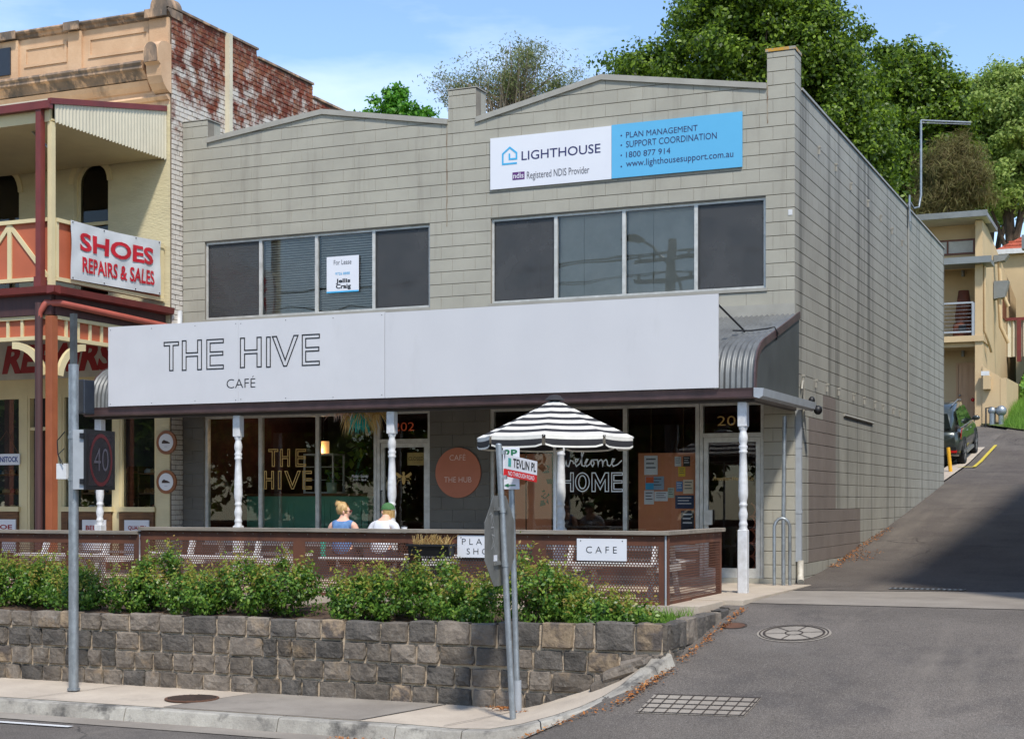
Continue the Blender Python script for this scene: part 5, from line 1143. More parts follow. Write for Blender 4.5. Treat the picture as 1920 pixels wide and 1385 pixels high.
# fallen leaves in the lane gutter
LM_DEAD = leafmat('dead_leaf', [S(150, 92, 44), S(176, 112, 58), S(124, 78, 42), S(196, 142, 84)], rough=.9, trans=.1)
P = []
def litter(p0, p1, n, sp, dz=.024):
    for i in range(n):
        t = rng.random(); x = p0[0] + (p1[0] - p0[0]) * t + rng.normal(0, sp); y = p0[1] + (p1[1] - p0[1]) * t + rng.normal(0, sp); P.append((x, y, hroad(x, y) + dz + rng.uniform(0, .01)))
litter((.42, -6.9), (.42, -4.4), 260, .035); litter((.14, -8.05), (.4, -7.1), 260, .04); litter((-.9, -8.75), (.1, -8.1), 120, .05); litter((.08, 2.2), (.08, 7.5), 420, .06); litter((.2, 3.0), (.3, 4.2), 120, .12); litter((-2.6, -8.75), (-1.0, -8.8), 140, .05)
for (px, py) in ((940, 1328), (1003, 1336)):
    q = onz(px, py, -1.04)
    for i in range(90): P.append((q.x + rng.normal(0, .09), q.y + rng.normal(0, .05), -1.035 + .012 * rng.random()))
P = np.array(P); nn = np.tile([0, 0, 1.0], (len(P), 1)); o = link('leaf_litter', quad_mesh('leaf_litter', leaf_quads(P, nn, .035, .6, .35), LM_DEAD), None); tag(o, 'brown fallen leaves gathered along kerb and wall foot', 'leaves', kind='stuff')
# ------------------------------------------------------------------ street furniture
def ptube(p, q, r, n=12): b = MB(); b.tube([p, q], r, n); return b
GZ = -1.055
# speed sign on its pole
q = onz(138, 1293, GZ); sp_ = thing('speed_sign_pole', 'galvanised pole carrying an unlit electronic 40 speed sign', 'sign', (q.x, q.y, GZ))
zt = ony(138, 683, q.y).z; zt2 = ony(138, 588, q.y).z
b = MB(); b.tube([(q.x, q.y, GZ), (q.x, q.y, zt)], .057, 16); b.tube([(q.x, q.y, GZ), (q.x, q.y, GZ + .02)], .075, 16); b.build('pole', M_GALV, sp_)
b = MB(); b.box(q.x - .03, q.x + .03, q.y - .03, q.y + .03, zt - .1, zt2); b.build('post_extension', mat('steel_post_dark', S(92, 96, 96), S(70, 72, 72), rough=.5, metal=.4, scale=6), sp_)
ZB, ZT_ = ony(150, 917, q.y).z, ony(150, 806, q.y).z
nr = Vector((math.cos(R(10)), math.sin(R(10)), 0)); tr_ = Vector((-nr.y, nr.x, 0))          # facing the traffic, face runs away from the road
c0 = Vector((q.x + .02, q.y - .2, 0)) + nr * .07
def obox(b, o, t0, t1, n0, n1, z0, z1):
    p = [o + tr_ * t + nr * n_ for t, n_ in ((t0, n0), (t1, n0), (t1, n1), (t0, n1))]; b.add([(v.x, v.y, z) for z in (z0, z1) for v in p], [(0, 3, 2, 1), (4, 5, 6, 7), (0, 1, 5, 4), (1, 2, 6, 5), (2, 3, 7, 6), (3, 0, 4, 7)])
o_ = Vector((q.x, q.y, 0)) + nr * .06 - tr_ * .12
b = MB(); obox(b, o_, 0, .66, 0, .14, ZB, ZT_); b.build('sign_case', mat('sign_case_grey', S(176, 180, 182), S(164, 168, 170), rough=.5, metal=.2, scale=4), sp_)
b = MB(); obox(b, o_, -.01, .67, .141, .17, ZB - .005, ZT_ + .005); b.build('face_frame', M_BLACK, sp_)
b = MB(); obox(b, o_, .045, .615, .171, .174, ZB + .04, ZT_ - .04); b.build('display', mat('display_black', S(48, 46, 50), S(40, 38, 42), rough=.25, scale=10), sp_)
cc = o_ + tr_ * .33 + nr * .176; zc = (ZB + ZT_) / 2
b = MB(); N = 40
for i in range(N):
    t0, t1 = 6.2832 * i / N, 6.2832 * (i + 1) / N
    vs = []
    for (r_, t) in ((.265, t0), (.265, t1), (.225, t1), (.225, t0)): v = cc + tr_ * r_ * math.cos(t); vs.append((v.x, v.y, zc + r_ * 1.16 * math.sin(t)))
    b.add(vs, [(0, 1, 2, 3)])
b.build('red_ring', mat('unlit_red_ring', S(92, 34, 38), S(80, 30, 34), rough=.4, scale=30), sp_)
v = cc - tr_ * .17; text('40', (v.x, v.y, zc - .13), tr_, ZU, .34, .27, mat('unlit_digits', S(86, 83, 92), S(74, 71, 80), rough=.5), sp_, bold=-.01)
for zz in (ZB + .06, ZT_ - .1): b = MB(); obox(b, o_, -.03, .0, .1, .15, zz, zz + .06); b.build('hinge', M_BLACK, sp_)
b = MB(); b.box(q.x - .2, q.x - .06, q.y - .06, q.y + .06, ZB + .12, ZB + .3); b.build('control_box', M_WHITEP, sp_)
b = MB(); b.tube([(q.x - .07, q.y - .07, ZT_ - .02), (q.x - .17, q.y - .08, ZT_ - .12), (q.x - .16, q.y - .08, ZT_ - .28), (q.x - .08, q.y - .09, ZT_ - .4)], .007, 5); b.tube([(q.x - .13, q.y - .07, ZB + .3), (q.x - .15, q.y - .09, ZB + .4), (q.x - .06, q.y - .09, ZB + .47)], .006, 5); b.build('cable', M_BLACK, sp_)
for zz in (ZB + .1, ZT_ - .1): b = MB(); b.tube([(q.x, q.y, zz), (q.x, q.y, zz + .04)], .064, 14); b.build('clamp', M_GALV, sp_)
dk = thing('utility_box', 'dark blue grey cabinet fixed behind the speed sign pole', 'box', (ony(156, 775, -2.9).x, -2.9, ony(156, 775, -2.9).z))
A = ony(148, 776, -2.9); B = ony(166, 712, -2.9); b = MB(); b.cbox(A.x, B.x, -3.0, -2.75, A.z, B.z, .01); b.build('cabinet', mat('navy_cabinet', S(44, 50, 60), S(38, 44, 54), rough=.5), dk); b = MB(); b.box(A.x + .02, B.x - .02, -3.006, -3.0, A.z + .02, B.z - .02); b.build('door_panel', M_DARK, dk)
# leaning street name post with the back of a road sign
q = onz(962, 1349, -1.05); top = ony(935, 834, q.y - .05)
sn = thing('street_name_post', 'leaning galvanised post with TEVLIN PL street name blade and an octagonal sign back', 'sign', (q.x, q.y, -1.05))
b = MB(); b.tube([tuple(q), tuple(top)], .032, 12); b.ball(tuple(top), (.034, .034, .02), 10, 4); b.build('post', M_GALV, sn)
ax = (top - q); L_ = ax.length; ax.normalize()
def at(px, py): d = ray(px, py); t = (q.y - .02 - CAM.y) / d.y; return CAM + d * t
A = at(943, 872); rt = Vector((.03, 1, -.08)).normalized(); rt = Vector((0.0, .998, -.065)).normalized(); up_ = Vector((0, .065, .998))
def blade(z0, z1, m_, nm, L2=.86, off=0):
    b = MB(); pts = [A + rt * .02 + up_ * z0, A + rt * L2 + up_ * z0, A + rt * L2 + up_ * z1, A + rt * .02 + up_ * z1]; b.prism([p + Vector((off, 0, 0)) for p in pts], (.012, 0, 0)); return b.build(nm, m_, sn)
blade(-.03, .115, M_SWHITE, 'name_blade'); blade(-.105, -.032, mat('road_red', S(212, 40, 44), S(204, 36, 40), rough=.4), 'no_through_plate')
text('TEVLIN PL', A + rt * .22 + up_ * .0 + Vector((.0125, 0, 0)), rt, up_, .6, .09, M_BLACK, sn, bold=.012)
text('NO THROUGH ROAD', A + rt * .1 - up_ * .092 + Vector((.0125, 0, 0)), rt, up_, .68, .045, M_SWHITE, sn, bold=.01)
b = MB(); pts = [A + rt * .1 + up_ * .0, A + rt * .17 + up_ * .0, A + rt * .17 + up_ * .085, A + rt * .1 + up_ * .085]; b.prism([p + Vector((.0125, 0, 0)) for p in pts], (.002, 0, 0)); b.build('crest', mat('teal_crest', S(40, 140, 170), S(90, 170, 110), rough=.5, scale=30), sn)
for z in (.13, -.12): b = MB(); b.tube([tuple(A + ax * (z - .02) + Vector((0, -.0, 0))), tuple(A + ax * (z + .02))], .038, 12); b.build('clamp', M_GALV, sn)
M_SBACK = mat('sign_back_aluminium', S(138, 138, 134), S(112, 112, 108), rough=.5, metal=.4, scale=5)
C_ = at(939, 1013); C_.x -= .008; th_ = Vector((-.085, .996, 0)).normalized(); nb = Vector((.996, .085, 0))
b = MB(); rad = .45 / math.cos(math.pi / 8); pts = [C_ + th_ * rad * math.cos(math.pi / 8 + k * math.pi / 4) + Vector((0, 0, rad * math.sin(math.pi / 8 + k * math.pi / 4))) for k in range(8)]
b.prism(pts, nb * -.004); b.build('sign_plate', M_SBACK, sn)
for z in (-.24, .3):
    p = C_ + Vector((0, 0, z)); b = MB(); b.prism([p - th_ * .2 + nb * .003, p + th_ * .2 + nb * .003, p + th_ * .2 + nb * .02, p - th_ * .2 + nb * .02], (0, 0, .035)); b.build('stiffener', M_SBACK, sn)
    pq = q + ax * ((p.z - q.z) / ax.z); b = MB(); b.tube([tuple(pq - ax * .02), tuple(pq + ax * .02)], .039, 12); b.build('clamp', M_GALV, sn)
M_WSCR = mat('white_scrawl', S(170, 170, 168), S(162, 162, 160), rough=.6)
strokes([[(.1, .9), (.3, .95), (.25, .7), (.4, .92), (.5, .75), (.3, .6), (.55, .62), (.6, .4), (.35, .45), (.6, .2), (.3, .1), (.5, .3), (.7, .05)]], C_ - th_ * .36 + nb * .002 + Vector((0, 0, -.12)), th_, ZU, .28, .42, .004, M_WSCR, sn, 'scrawl')
p = C_ - th_ * .2 + Vector((0, 0, -.2)) + nb * .003; b = MB(); b.prism([p, p + th_ * .1, p + th_ * .1 + Vector((0, 0, .06)), p + Vector((0, 0, .06))], nb * .002); b.build('sticker', M_SWHITE, sn)
# parking sign post
q = onz(971, 1325, -1.03); q.y = max(q.y, -7.42); 
q = ony(971, 1325, -7.38); pk = thing('parking_sign_post', 'upright galvanised post with a white and green parking sign', 'sign', (q.x, q.y, -1.05))
zt = ony(957, 842, q.y).z; t2 = ony(957, 842, q.y)
b = MB(); b.tube([(q.x, q.y, -1.05), (t2.x, q.y, zt)], .03, 12); b.build('post', M_GALV, pk)
b = MB(); b.tube([(q.x, q.y, -1.05), (q.x - .003, q.y, -.72)], .04, 12); b.build('ground_sleeve', M_DOWN, pk)
A = ony(942, 917, q.y - .06); B = ony(973, 838, q.y - .06); b = MB(); b.cbox(A.x, B.x, q.y - .05, q.y - .042, A.z, B.z, .003); b.build('sign_plate', M_SWHITE, pk)
M_GRN = mat('sign_green', S(30, 110, 70), S(28, 104, 66), rough=.45); W_ = B.x - A.x; H_ = B.z - A.z
text('2P', (A.x + W_ * .08, q.y - .05, A.z + H_ * .78), XR, ZU, W_ * .8, H_ * .17, M_GRN, pk, bold=.03)
strokes([[(.95, .5), (.1, .5)], [(.35, 1), (.08, .5), (.35, 0)]], (A.x + W_ * .12, q.y - .05, A.z + H_ * .06), XR, ZU, W_ * .7, H_ * .07, .006, M_GRN, pk, 'arrow')
# covers and grate
M_IRON = mat('rusty_iron', S(112, 78, 58), S(88, 62, 48), rough=.8, metal=.2, scale=10, bump=.3, bscale=60); M_IRON2 = mat('dark_iron', S(78, 68, 60), S(62, 54, 48), rough=.7, metal=.3, scale=10)
def disc(b, c, r, z, n=32, th=.004): b.prism([(c[0] + r * math.cos(t), c[1] + r * math.sin(t), z) for t in np.linspace(0, 6.2832, n + 1)[:-1]], (0, 0, th))
def ringm(b, c, r0, r1, zf, n=40):
    for i in range(n):
        t0, t1 = 6.2832 * i / n, 6.2832 * (i + 1) / n; pts = [(c[0] + r_ * math.cos(t), c[1] + r_ * math.sin(t)) for r_, t in ((r0, t0), (r1, t0), (r1, t1), (r0, t1))]; b.add([(p[0], p[1], zf(*p)) for p in pts], [(0, 1, 2, 3)])
q = onz(360, 1309, -1.06); mh = thing('footpath_cover', 'round rusty iron cover set in the concrete footpath', 'manhole', (q.x, q.y, -1.06)); b = MB(); disc(b, q, .3, -1.063, 32, .012); b.build('lid', M_IRON, mh)
b = MB(); [b.box(q.x - math.sqrt(max(0, .27 ** 2 - y ** 2)), q.x + math.sqrt(max(0, .27 ** 2 - y ** 2)), q.y + y, q.y + y + .012, -1.051, -1.046) for y in np.arange(-.25, .26, .05)]; tag(b.build('lid_ribs', M_IRON2, mh), kind='stuff')
zl = lambda d: (lambda x, y: hroad(x, y) + d)
def sector(b, c, r, zf, n=36, k=4):
    for j in range(k): ringm(b, c, r * j / k, r * (j + 1) / k, zf, n)
c = (1.26, -5.5); mc = thing('lane_manhole', 'round concrete filled manhole cover with six spokes in the asphalt lane', 'manhole', (c[0], c[1], hroad(*c)))
b = MB(); sector(b, c, .4, zl(.006)); b.build('lid', M_CONC2, mc); b = MB(); ringm(b, c, .31, .335, zl(.012)); b.build('ring', M_IRON2, mc); b = MB(); ringm(b, c, .36, .375, zl(.012)); b.build('ring', M_IRON2, mc); b = MB(); ringm(b, c, .085, .1, zl(.012)); b.build('ring', M_IRON2, mc)
for k in range(6):
    t = k * math.pi / 3 + .3; d = Vector((math.cos(t), math.sin(t))); nn_ = Vector((-d.y, d.x)) * .006; b = MB(); pts = [Vector(c) + d * .1 + nn_, Vector(c) + d * .1 - nn_, Vector(c) + d * .31 - nn_, Vector(c) + d * .31 + nn_]; b.add([(p.x, p.y, hroad(p.x, p.y) + .012) for p in pts], [(0, 1, 2, 3)]); b.build('spoke', M_IRON2, mc)
c = (.52, -5.25); mc = thing('small_rusty_cover', 'small oval rusty iron cover beside the low end of the stone wall', 'manhole', (c[0], c[1], hroad(*c))); b = MB(); sector(b, c, .13, zl(.007), 20, 2); b.build('lid', M_IRON, mc); b = MB(); ringm(b, c, .135, .155, zl(.006), 20); b.build('ring', M_IRON2, mc)
# pit cover with bar pattern
PC = [onz(1185, 1336, -.84), onz(1395, 1344, -.93), onz(1428, 1308, -.78), onz(1218, 1302, -.70)]
def solve_ground(px, py):
    d = ray(px, py); t = 6.0
    while t < 90:
        p = CAM + d * t
        if p.z < hroad(p.x, p.y): break
        t += .02
    return CAM + d * t
PC = [solve_ground(*p) for p in ((1192, 1337), (1395, 1344), (1428, 1309), (1228, 1302))]
pit = thing('drain_pit_cover', 'rectangular concrete pit cover with iron bar grid near the kerb', 'drain cover', tuple(sum((Vector(p) for p in PC), Vector()) / 4))
def pq(u, v, d=0): a = PC[0].lerp(PC[1], u); c_ = PC[3].lerp(PC[2], u); p = a.lerp(c_, v); return (p.x, p.y, hroad(p.x, p.y) + d)
b = MB(); b.grid(lambda u, v: pq(u, v, .006), 12, 8, False); b.build('slab', M_CONC2, pit)
def barq(u0, u1, v0, v1, nm='bar'):
    b = MB(); b.grid(lambda u, v: pq(u0 + (u1 - u0) * u, v0 + (v1 - v0) * v, .013), 6, 6, False); b.build(nm, M_IRON2, pit)
for k in range(9): barq(.03 + k * .115, .042 + k * .115, .0, 1.0)
for k in range(5): barq(0, 1, .02 + k * .235, .05 + k * .235)
barq(.985, .995, 0, 1)
b = MB(); s0 = solve_ground(1665, 1106); b.grid(lambda u, v: (s0.x + 1.0 * u, s0.y + .28 * v, hroad(s0.x + u, s0.y + .28 * v) + .022), 6, 3, False); gr = thing('lane_grate', 'narrow steel drain grate across the concrete strip in the lane', 'drain grate', (s0.x + .5, s0.y, s0.z)); b.build('grate', M_GALV, gr)
for k in range(14): b = MB(); b.grid(lambda u, v: (s0.x + .03 + k * .072 + .03 * u, s0.y + .03 + .22 * v, hroad(s0.x + .5, s0.y + .1) + .034), 1, 1, False); b.build('slot', M_IRON2, gr)
# bike rack and pole
bk = thing('bike_rack', 'looped galvanised bike rack with a tall centre pole beside the glass door', 'bike rack', (-.12, -.55, -.065))
def bx_(px): return ony(px, 1000, -.55).x
zt = ony(1473, 780, -.55).z; za = ony(1473, 975, -.55).z
b = MB(); b.tube([(bx_(1469), -.55, -.07), (bx_(1469), -.55, za), (bx_(1471), -.55, zt)], .03, 12); b.build('pole', M_GALV, bk)
xa, xb = bx_(1454), bx_(1480); cx = (xa + xb) / 2; rr = (xb - xa) / 2
b = MB(); b.tube([(xa, -.62, -.07), (xa, -.62, za - rr)] + [(cx - rr * math.cos(t), -.62 + .1 * t / math.pi, za - rr + rr * 1.3 * math.sin(t)) for t in np.linspace(.2, math.pi - .2, 7)] + [(xb, -.52, za - rr), (xb, -.52, -.07)], .024, 10); b.build('hoop', M_GALV, bk)
# ------------------------------------------------------------------ umbrella
um = thing('market_umbrella', 'black and white striped cafe umbrella with a scalloped valance', 'umbrella', (ony(1042, 1000, -3.9).x, -3.9, -.075))
UX, UY = ony(1040, 800, -3.9).x, -3.9; zap = ony(1040, 746, UY).z; zed = ony(1040, 819, UY).z - .005; ur = (ony(1178, 800, UY).x - ony(898, 800, UY).x) / 2 * .98
M_STRB = mat('umbrella_black', S(46, 45, 48), S(40, 39, 42), rough=.85); M_STRW = mat('umbrella_white', S(226, 222, 212), S(214, 210, 200), rough=.85)
NP = 8
def upt(k, t, sag=True):
    """point on the canopy: panel angle k (0..NP, fractional), t 0 apex .. 1 edge"""
    k0 = math.floor(k); f = k - k0; a0, a1 = 6.2832 * k0 / NP + .25, 6.2832 * (k0 + 1) / NP + .25; r_ = ur * t
    p = Vector((math.cos(a0), math.sin(a0), 0)).lerp(Vector((math.cos(a1), math.sin(a1), 0)), f) * r_; z = zap + (zed - zap) * (t ** .93) - .012 * math.sin(math.pi * f) * t
    return (UX + p.x, UY + p.y, z)
bw, bb_ = MB(), MB(); ns = 12
for s_ in range(ns):
    t0, t1 = s_ / ns, (s_ + 1) / ns; tgt = bb_ if s_ % 2 == 0 else bw
    tgt.grid(lambda u, v: upt(u * NP * .99999, max(.02, t0 + (t1 - t0) * v)), NP * 6, 2)
cn = bw.build('canopy', M_STRW, um); bb_.build('stripes', M_STRB, cn)
for k in range(NP):
    b = MB(); w2 = MB()
    def val(u, v, k=k):
        f = .03 + .94 * u; p = upt(k + f, 1.0); d = Vector((p[0] - UX, p[1] - UY, 0)).normalized(); return (p[0] + d.x * .012 * v, p[1] + d.y * .012 * v, p[2] - v)
    cut = lambda u: .15 - .02 * (abs(u - .5) * 2) ** 14
    b.grid(lambda u, v: val(u, .0 + .05 * v), 8, 1); b.grid(lambda u, v: val(u, cut(u) - .022 + .022 * v), 8, 1); vv = b.build('valance', M_STRW, um)
    w2.grid(lambda u, v: val(u, .05 + (cut(u) - .022 - .05) * v), 8, 1); w2.build('stripe', M_STRB, vv)
    b = MB(); e = upt(k, 1.0); b.tube([(UX, UY, zap - .06), (e[0], e[1], e[2] - .015)], .008, 5); b.build('rib', M_WHITEP, um)
    b = MB(); m_ = upt(k, .55); b.tube([(UX, UY, zed - .12), (m_[0], m_[1], m_[2] - .02)], .006, 5); b.build('strut', M_WHITEP, um)
b = MB(); b.lathe([(.13, -.03), (.1, .0), (.085, .012), (.07, .03), (.02, .04)], (UX, UY, zap), 16); b.build('top_cap', M_STRB, um)
b = MB(); b.tube([(UX, UY, -.05), (UX, UY, zap - .02)], .019, 10); b.build('pole', M_WHITEP, um)
b = MB(); b.lathe([(.24, -.075), (.24, -.03), (.06, .0), (.03, .02), (.03, .3)], (UX, UY, 0), 18); b.build('base', M_DARK, um)
# ------------------------------------------------------------------ terrace furniture
def picnic_table(x, y, label):
    t = thing('picnic_table', label, 'table', (x, y, -.075), 'white picnic tables'); z0 = -.075
    for k in range(5): b = MB(); b.cbox(x - .75, x + .75, y - .36 + k * .147, y - .36 + k * .147 + .138, z0 + .72, z0 + .755, .004); b.build('plank', M_WHITEP, t)
    for s_ in (-1, 1):
        for k in range(2): b = MB(); yy = y + s_ * (.58 + .145 * k); b.cbox(x - .75, x + .75, yy - .068, yy + .068, z0 + .42, z0 + .455, .004); b.build('seat_plank', M_WHITEP, t)
    for sx in (-.55, .55):
        for s_ in (-1, 1): b = MB(); b.prism([(x + sx, y + s_ * .25, z0 + .718), (x + sx, y + s_ * .35, z0 + .718), (x + sx, y + s_ * .62, z0), (x + sx, y + s_ * .52, z0)], (.04, 0, 0)); b.build('leg', M_WHITEP, t)
        b = MB(); b.box(x + sx + .042, x + sx + .08, y - .74, y + .74, z0 + .33, z0 + .418); b.build('seat_bearer', M_WHITEP, t)
picnic_table(-7.1, -3.7, 'white slatted picnic table behind the fence beside the seated couple')
picnic_table(-1.35, -3.75, 'white slatted picnic table behind the CAFE sign')
picnic_table(-9.6, -3.8, 'white slatted picnic table behind the lower fence by the shoe shop')
picnic_table(-4.75, -3.38, 'white slatted picnic table the couple are sitting at')
pl = thing('planter_trough', 'black plastic planter trough hung on the fence with dry stalks', 'planter', (ony(805, 1035, -5.12).x, -5.12, .35))
A = ony(770, 1040, -5.14); B = ony(846, 1022, -5.14); b = MB(); b.prism([(A.x, -5.22, B.z), (A.x, -5.03, B.z), (A.x, -5.06, A.z - .01), (A.x, -5.19, A.z - .01)], (B.x - A.x, 0, 0)); b.build('trough', M_BLACK, pl)
b = MB(); b.box(A.x - .02, B.x + .02, -5.235, -5.028, B.z - .012, B.z + .012); b.build('rim', M_BLACK, pl)
pp = np.stack([rng.uniform(A.x + .05, B.x - .05, 160), rng.uniform(-5.2, -5.06, 160), np.full(160, B.z - .02)], 1); n_ = 160; vv = np.empty((n_, 4, 3)); a_ = rng.normal(0, .06, (n_, 3)); a_[:, 2] = rng.uniform(.05, .16, n_); dx = np.array([.004, 0, 0]); vv[:, 0] = pp - dx; vv[:, 1] = pp + dx; vv[:, 2] = pp + a_ + dx; vv[:, 3] = pp + a_ - dx
link('dry_stalks', quad_mesh('dry_stalks', vv.reshape(-1, 3), leafmat('straw', [S(190, 160, 100), S(150, 120, 70), S(206, 180, 126)], .8)), pl, -worldloc(pl))
# hanging bunch of dried flowers
dfm = thing('dried_flower_bunch', 'upside down bunch of dried pink grasses with teal ribbon hanging under the verandah', 'flowers', (ony(690, 800, -2.3).x, -2.3, 2.15))
def strands(cx, cy, z0, w_, n, ln, sp, m_, nm, slant=0):
    p = np.stack([rng.uniform(-w_, w_, n) + cx, rng.normal(0, .05, n) + cy, np.full(n, z0)], 1); d = np.stack([rng.normal(0, sp, n) + (p[:, 0] - cx) * .5 + slant, rng.normal(0, sp, n), -ln * rng.uniform(.4, 1.1, n)], 1); dx = np.stack([rng.uniform(.004, .012, n), np.zeros(n), np.zeros(n)], 1)
    v = np.empty((n, 4, 3)); v[:, 0] = p - dx * .3; v[:, 1] = p + d * .6 - dx; v[:, 2] = p + d; v[:, 3] = p + d * .6 + dx
    link(nm, quad_mesh(nm, v.reshape(-1, 3), m_), dfm, -worldloc(dfm))
fx0 = ony(655, 780, -2.3).x; fx1 = ony(705, 780, -2.3).x
strands(fx0, -2.3, 2.6, .2, 170, .3, .1, leafmat('pink_grass', [S(198, 160, 150), S(222, 196, 180), S(176, 136, 110)], .9), 'pink_grass', .08)
strands(ony(680, 780, -2.3).x, -2.3, 2.6, .2, 200, .5, .1, leafmat('dry_grass', [S(190, 160, 96), S(160, 124, 66), S(212, 186, 130)], .9), 'dry_grass')
strands(ony(676, 800, -2.32).x, -2.33, 2.45, .07, 130, .32, .06, leafmat('teal_ribbon', [S(30, 140, 124), S(40, 160, 140)], .6), 'teal_ribbon')
strands(fx1, -2.3, 2.6, .16, 130, .3, .09, MATS['dry_grass'], 'dry_grass')
b = MB(); b.tube([(fx0 - .1, -2.3, 2.58), (fx1 + .1, -2.3, 2.58)], .02, 6); b.build('hanging_stick', M_TIMB, dfm)
# round wall sign
c = ony(860, 886, 0); rs = thing('round_cafe_sign', 'terracotta round wall sign reading CAFE and THE HUB between the two shops', 'sign', (c.x, -.02, c.z - .4)); b = MB(); b.prism([(c.x + .4 * math.cos(t), -.03, c.z + .4 * math.sin(t)) for t in np.linspace(0, 6.2832, 49)[:-1]], (0, .026, 0)); b.build('disc', mat('terracotta_sign', S(184, 112, 84), S(176, 106, 78), rough=.6, scale=2), rs)
M_PINK = mat('pale_pink_ink', S(226, 204, 192), S(220, 198, 186), rough=.6)
ytext('CAFÉ', 843, 873, 863, 850, -.03, M_PINK, rs, bold=-.012); ytext('THE HUB', 833, 884, 904, 894, -.03, M_PINK, rs, bold=-.012); ytext('AT', 853, 866, 884, 876, -.03, M_PINK, rs, bold=-.012) if False else None
# window lettering
M_GOLD = mat('gold_leaf', S(196, 160, 96), S(176, 140, 78), rough=.35, metal=.4); M_ORNG = mat('orange_vinyl', S(214, 92, 44), S(206, 86, 40), rough=.5)
for (chh, p0, p1, t0, b0) in (('T', 504, 521, 842, 874), ('H', 526, 543, 842, 874), ('E', 555, 573, 842, 874), ('H', 496, 513, 883, 916), ('I', 522, 527, 883, 916), ('V', 534, 563, 883, 916), ('E', 568, 584, 883, 916)):
    A = ony(p0, b0, .075); B = ony(p1, t0, .075); strokes(outl(chh), (A.x, .078, A.z), XR, ZU, B.x - A.x, B.z - A.z, .009, M_GOLD, sw1, 'lettering')
ytext('202', 738, 777, 808, 792, .073, M_ORNG, df1, bold=-.005); ytext('200', 1345, 1398, 798, 780, .073, M_GOLD, df2, bold=-.005)
ytext('Freedom Healing Co', 1337, 1412, 903, 893, .072, M_GOLD, d2, shear=.2)
M_WVIN = mat('white_vinyl_letter', S(238, 240, 240), S(232, 234, 234), rough=.5)
WEL = [[(0, .42), (.02, .18), (.05, .14), (.075, .4), (.09, .18), (.12, .15), (.15, .45), (.19, .4), (.2, .3), (.25, .36), (.28, .5), (.24, .5), (.225, .3), (.25, .15), (.31, .3), (.37, .85), (.36, 1), (.335, .8), (.34, .2), (.38, .15), (.44, .48), (.42, .5), (.39, .3), (.42, .14), (.47, .25), (.5, .45), (.53, .45), (.545, .28), (.52, .14), (.49, .28), (.52, .46), (.6, .46), (.61, .15), (.62, .38), (.66, .47), (.68, .4), (.685, .16), (.7, .38), (.74, .47), (.76, .38), (.765, .2), (.8, .15), (.85, .32), (.88, .48), (.85, .5), (.83, .3), (.86, .14), (.93, .22), (1, .42)]]
A = ony(1053, 880, .075); B = ony(1166, 845, .075); strokes(WEL, (A.x, .078, A.z), XR, ZU, B.x - A.x, B.z - A.z + .04, .009, M_WVIN, sw2, 'lettering')
def outO(): 
    f = lambda r_: [(.5 + .5 * r_ * math.cos(t), .5 + .5 * (1 - (1 - r_) * .62) * math.sin(t)) for t in np.linspace(0, 6.2832, 25)]; return [f(1.0), f(.52)]
OM = [[(0, 0), (0, 1), (.2, 1), (.5, .45), (.8, 1), (1, 1), (1, 0), (.8, 0), (.8, .62), (.5, .1), (.2, .62), (.2, 0), (0, 0)]]
for (chh, p0, p1) in (('H', 1050, 1075), ('O', 1079, 1105), ('M', 1110, 1141), ('E', 1147, 1167)):
    A = ony(p0, 921, .075); B = ony(p1, 886, .075); sh_ = outO() if chh == 'O' else (OM if chh == 'M' else outl(chh)); strokes(sh_, (A.x, .078, A.z), XR, ZU, B.x - A.x, B.z - A.z, .008, M_WVIN, sw2, 'lettering')
ytext('Monday - Saturday', 659, 690, 897, 889, .076, M_WVIN, sw1, shear=.2); ytext('6.30 - 3pm', 662, 686, 902, 897, .076, M_WVIN, sw1, shear=.2)
# bee on the door
c = ony(757, 896, .07); b = MB(); b.ball((c.x, .068, c.z - .02), (.035, .004, .085), 10, 8); b.ball((c.x, .068, c.z + .08), (.028, .004, .028), 8, 5); bee = b.build('bee_emblem', M_GOLD, d1)
for s_ in (-1, 1):
    b = MB(); b.prism([(c.x + s_ * .02, .069, c.z + .03), (c.x + s_ * .13, .069, c.z + .1), (c.x + s_ * .15, .069, c.z + .06), (c.x + s_ * .08, .069, c.z + .0)], (0, -.002, 0)); b.build('bee_wing', M_GOLD, d1)
    strokes([[(0, .5), (.6, .7), (1, .3)], [(0, .3), (.6, .2), (.9, -.3)]], (c.x + s_ * .03, .072, c.z - .06), (s_, 0, 0), ZU, .1, .12, .004, M_GOLD, d1, 'bee_legs', z=-.004 if s_ < 0 else .004)
cl = thing('closed_notice', 'small gold CLOSED card hanging inside the glass café door', 'notice', (ony(780, 872, .1).x, .1, ony(780, 872, .1).z)); A = ony(764, 872, .1); B = ony(796, 848, .1); b = MB(); b.box(A.x, B.x, .098, .104, A.z, B.z); b.build('card', M_GOLD, cl); ytext('CLOSED', 766, 794, 863, 856, .098, M_DKTIMB, cl)
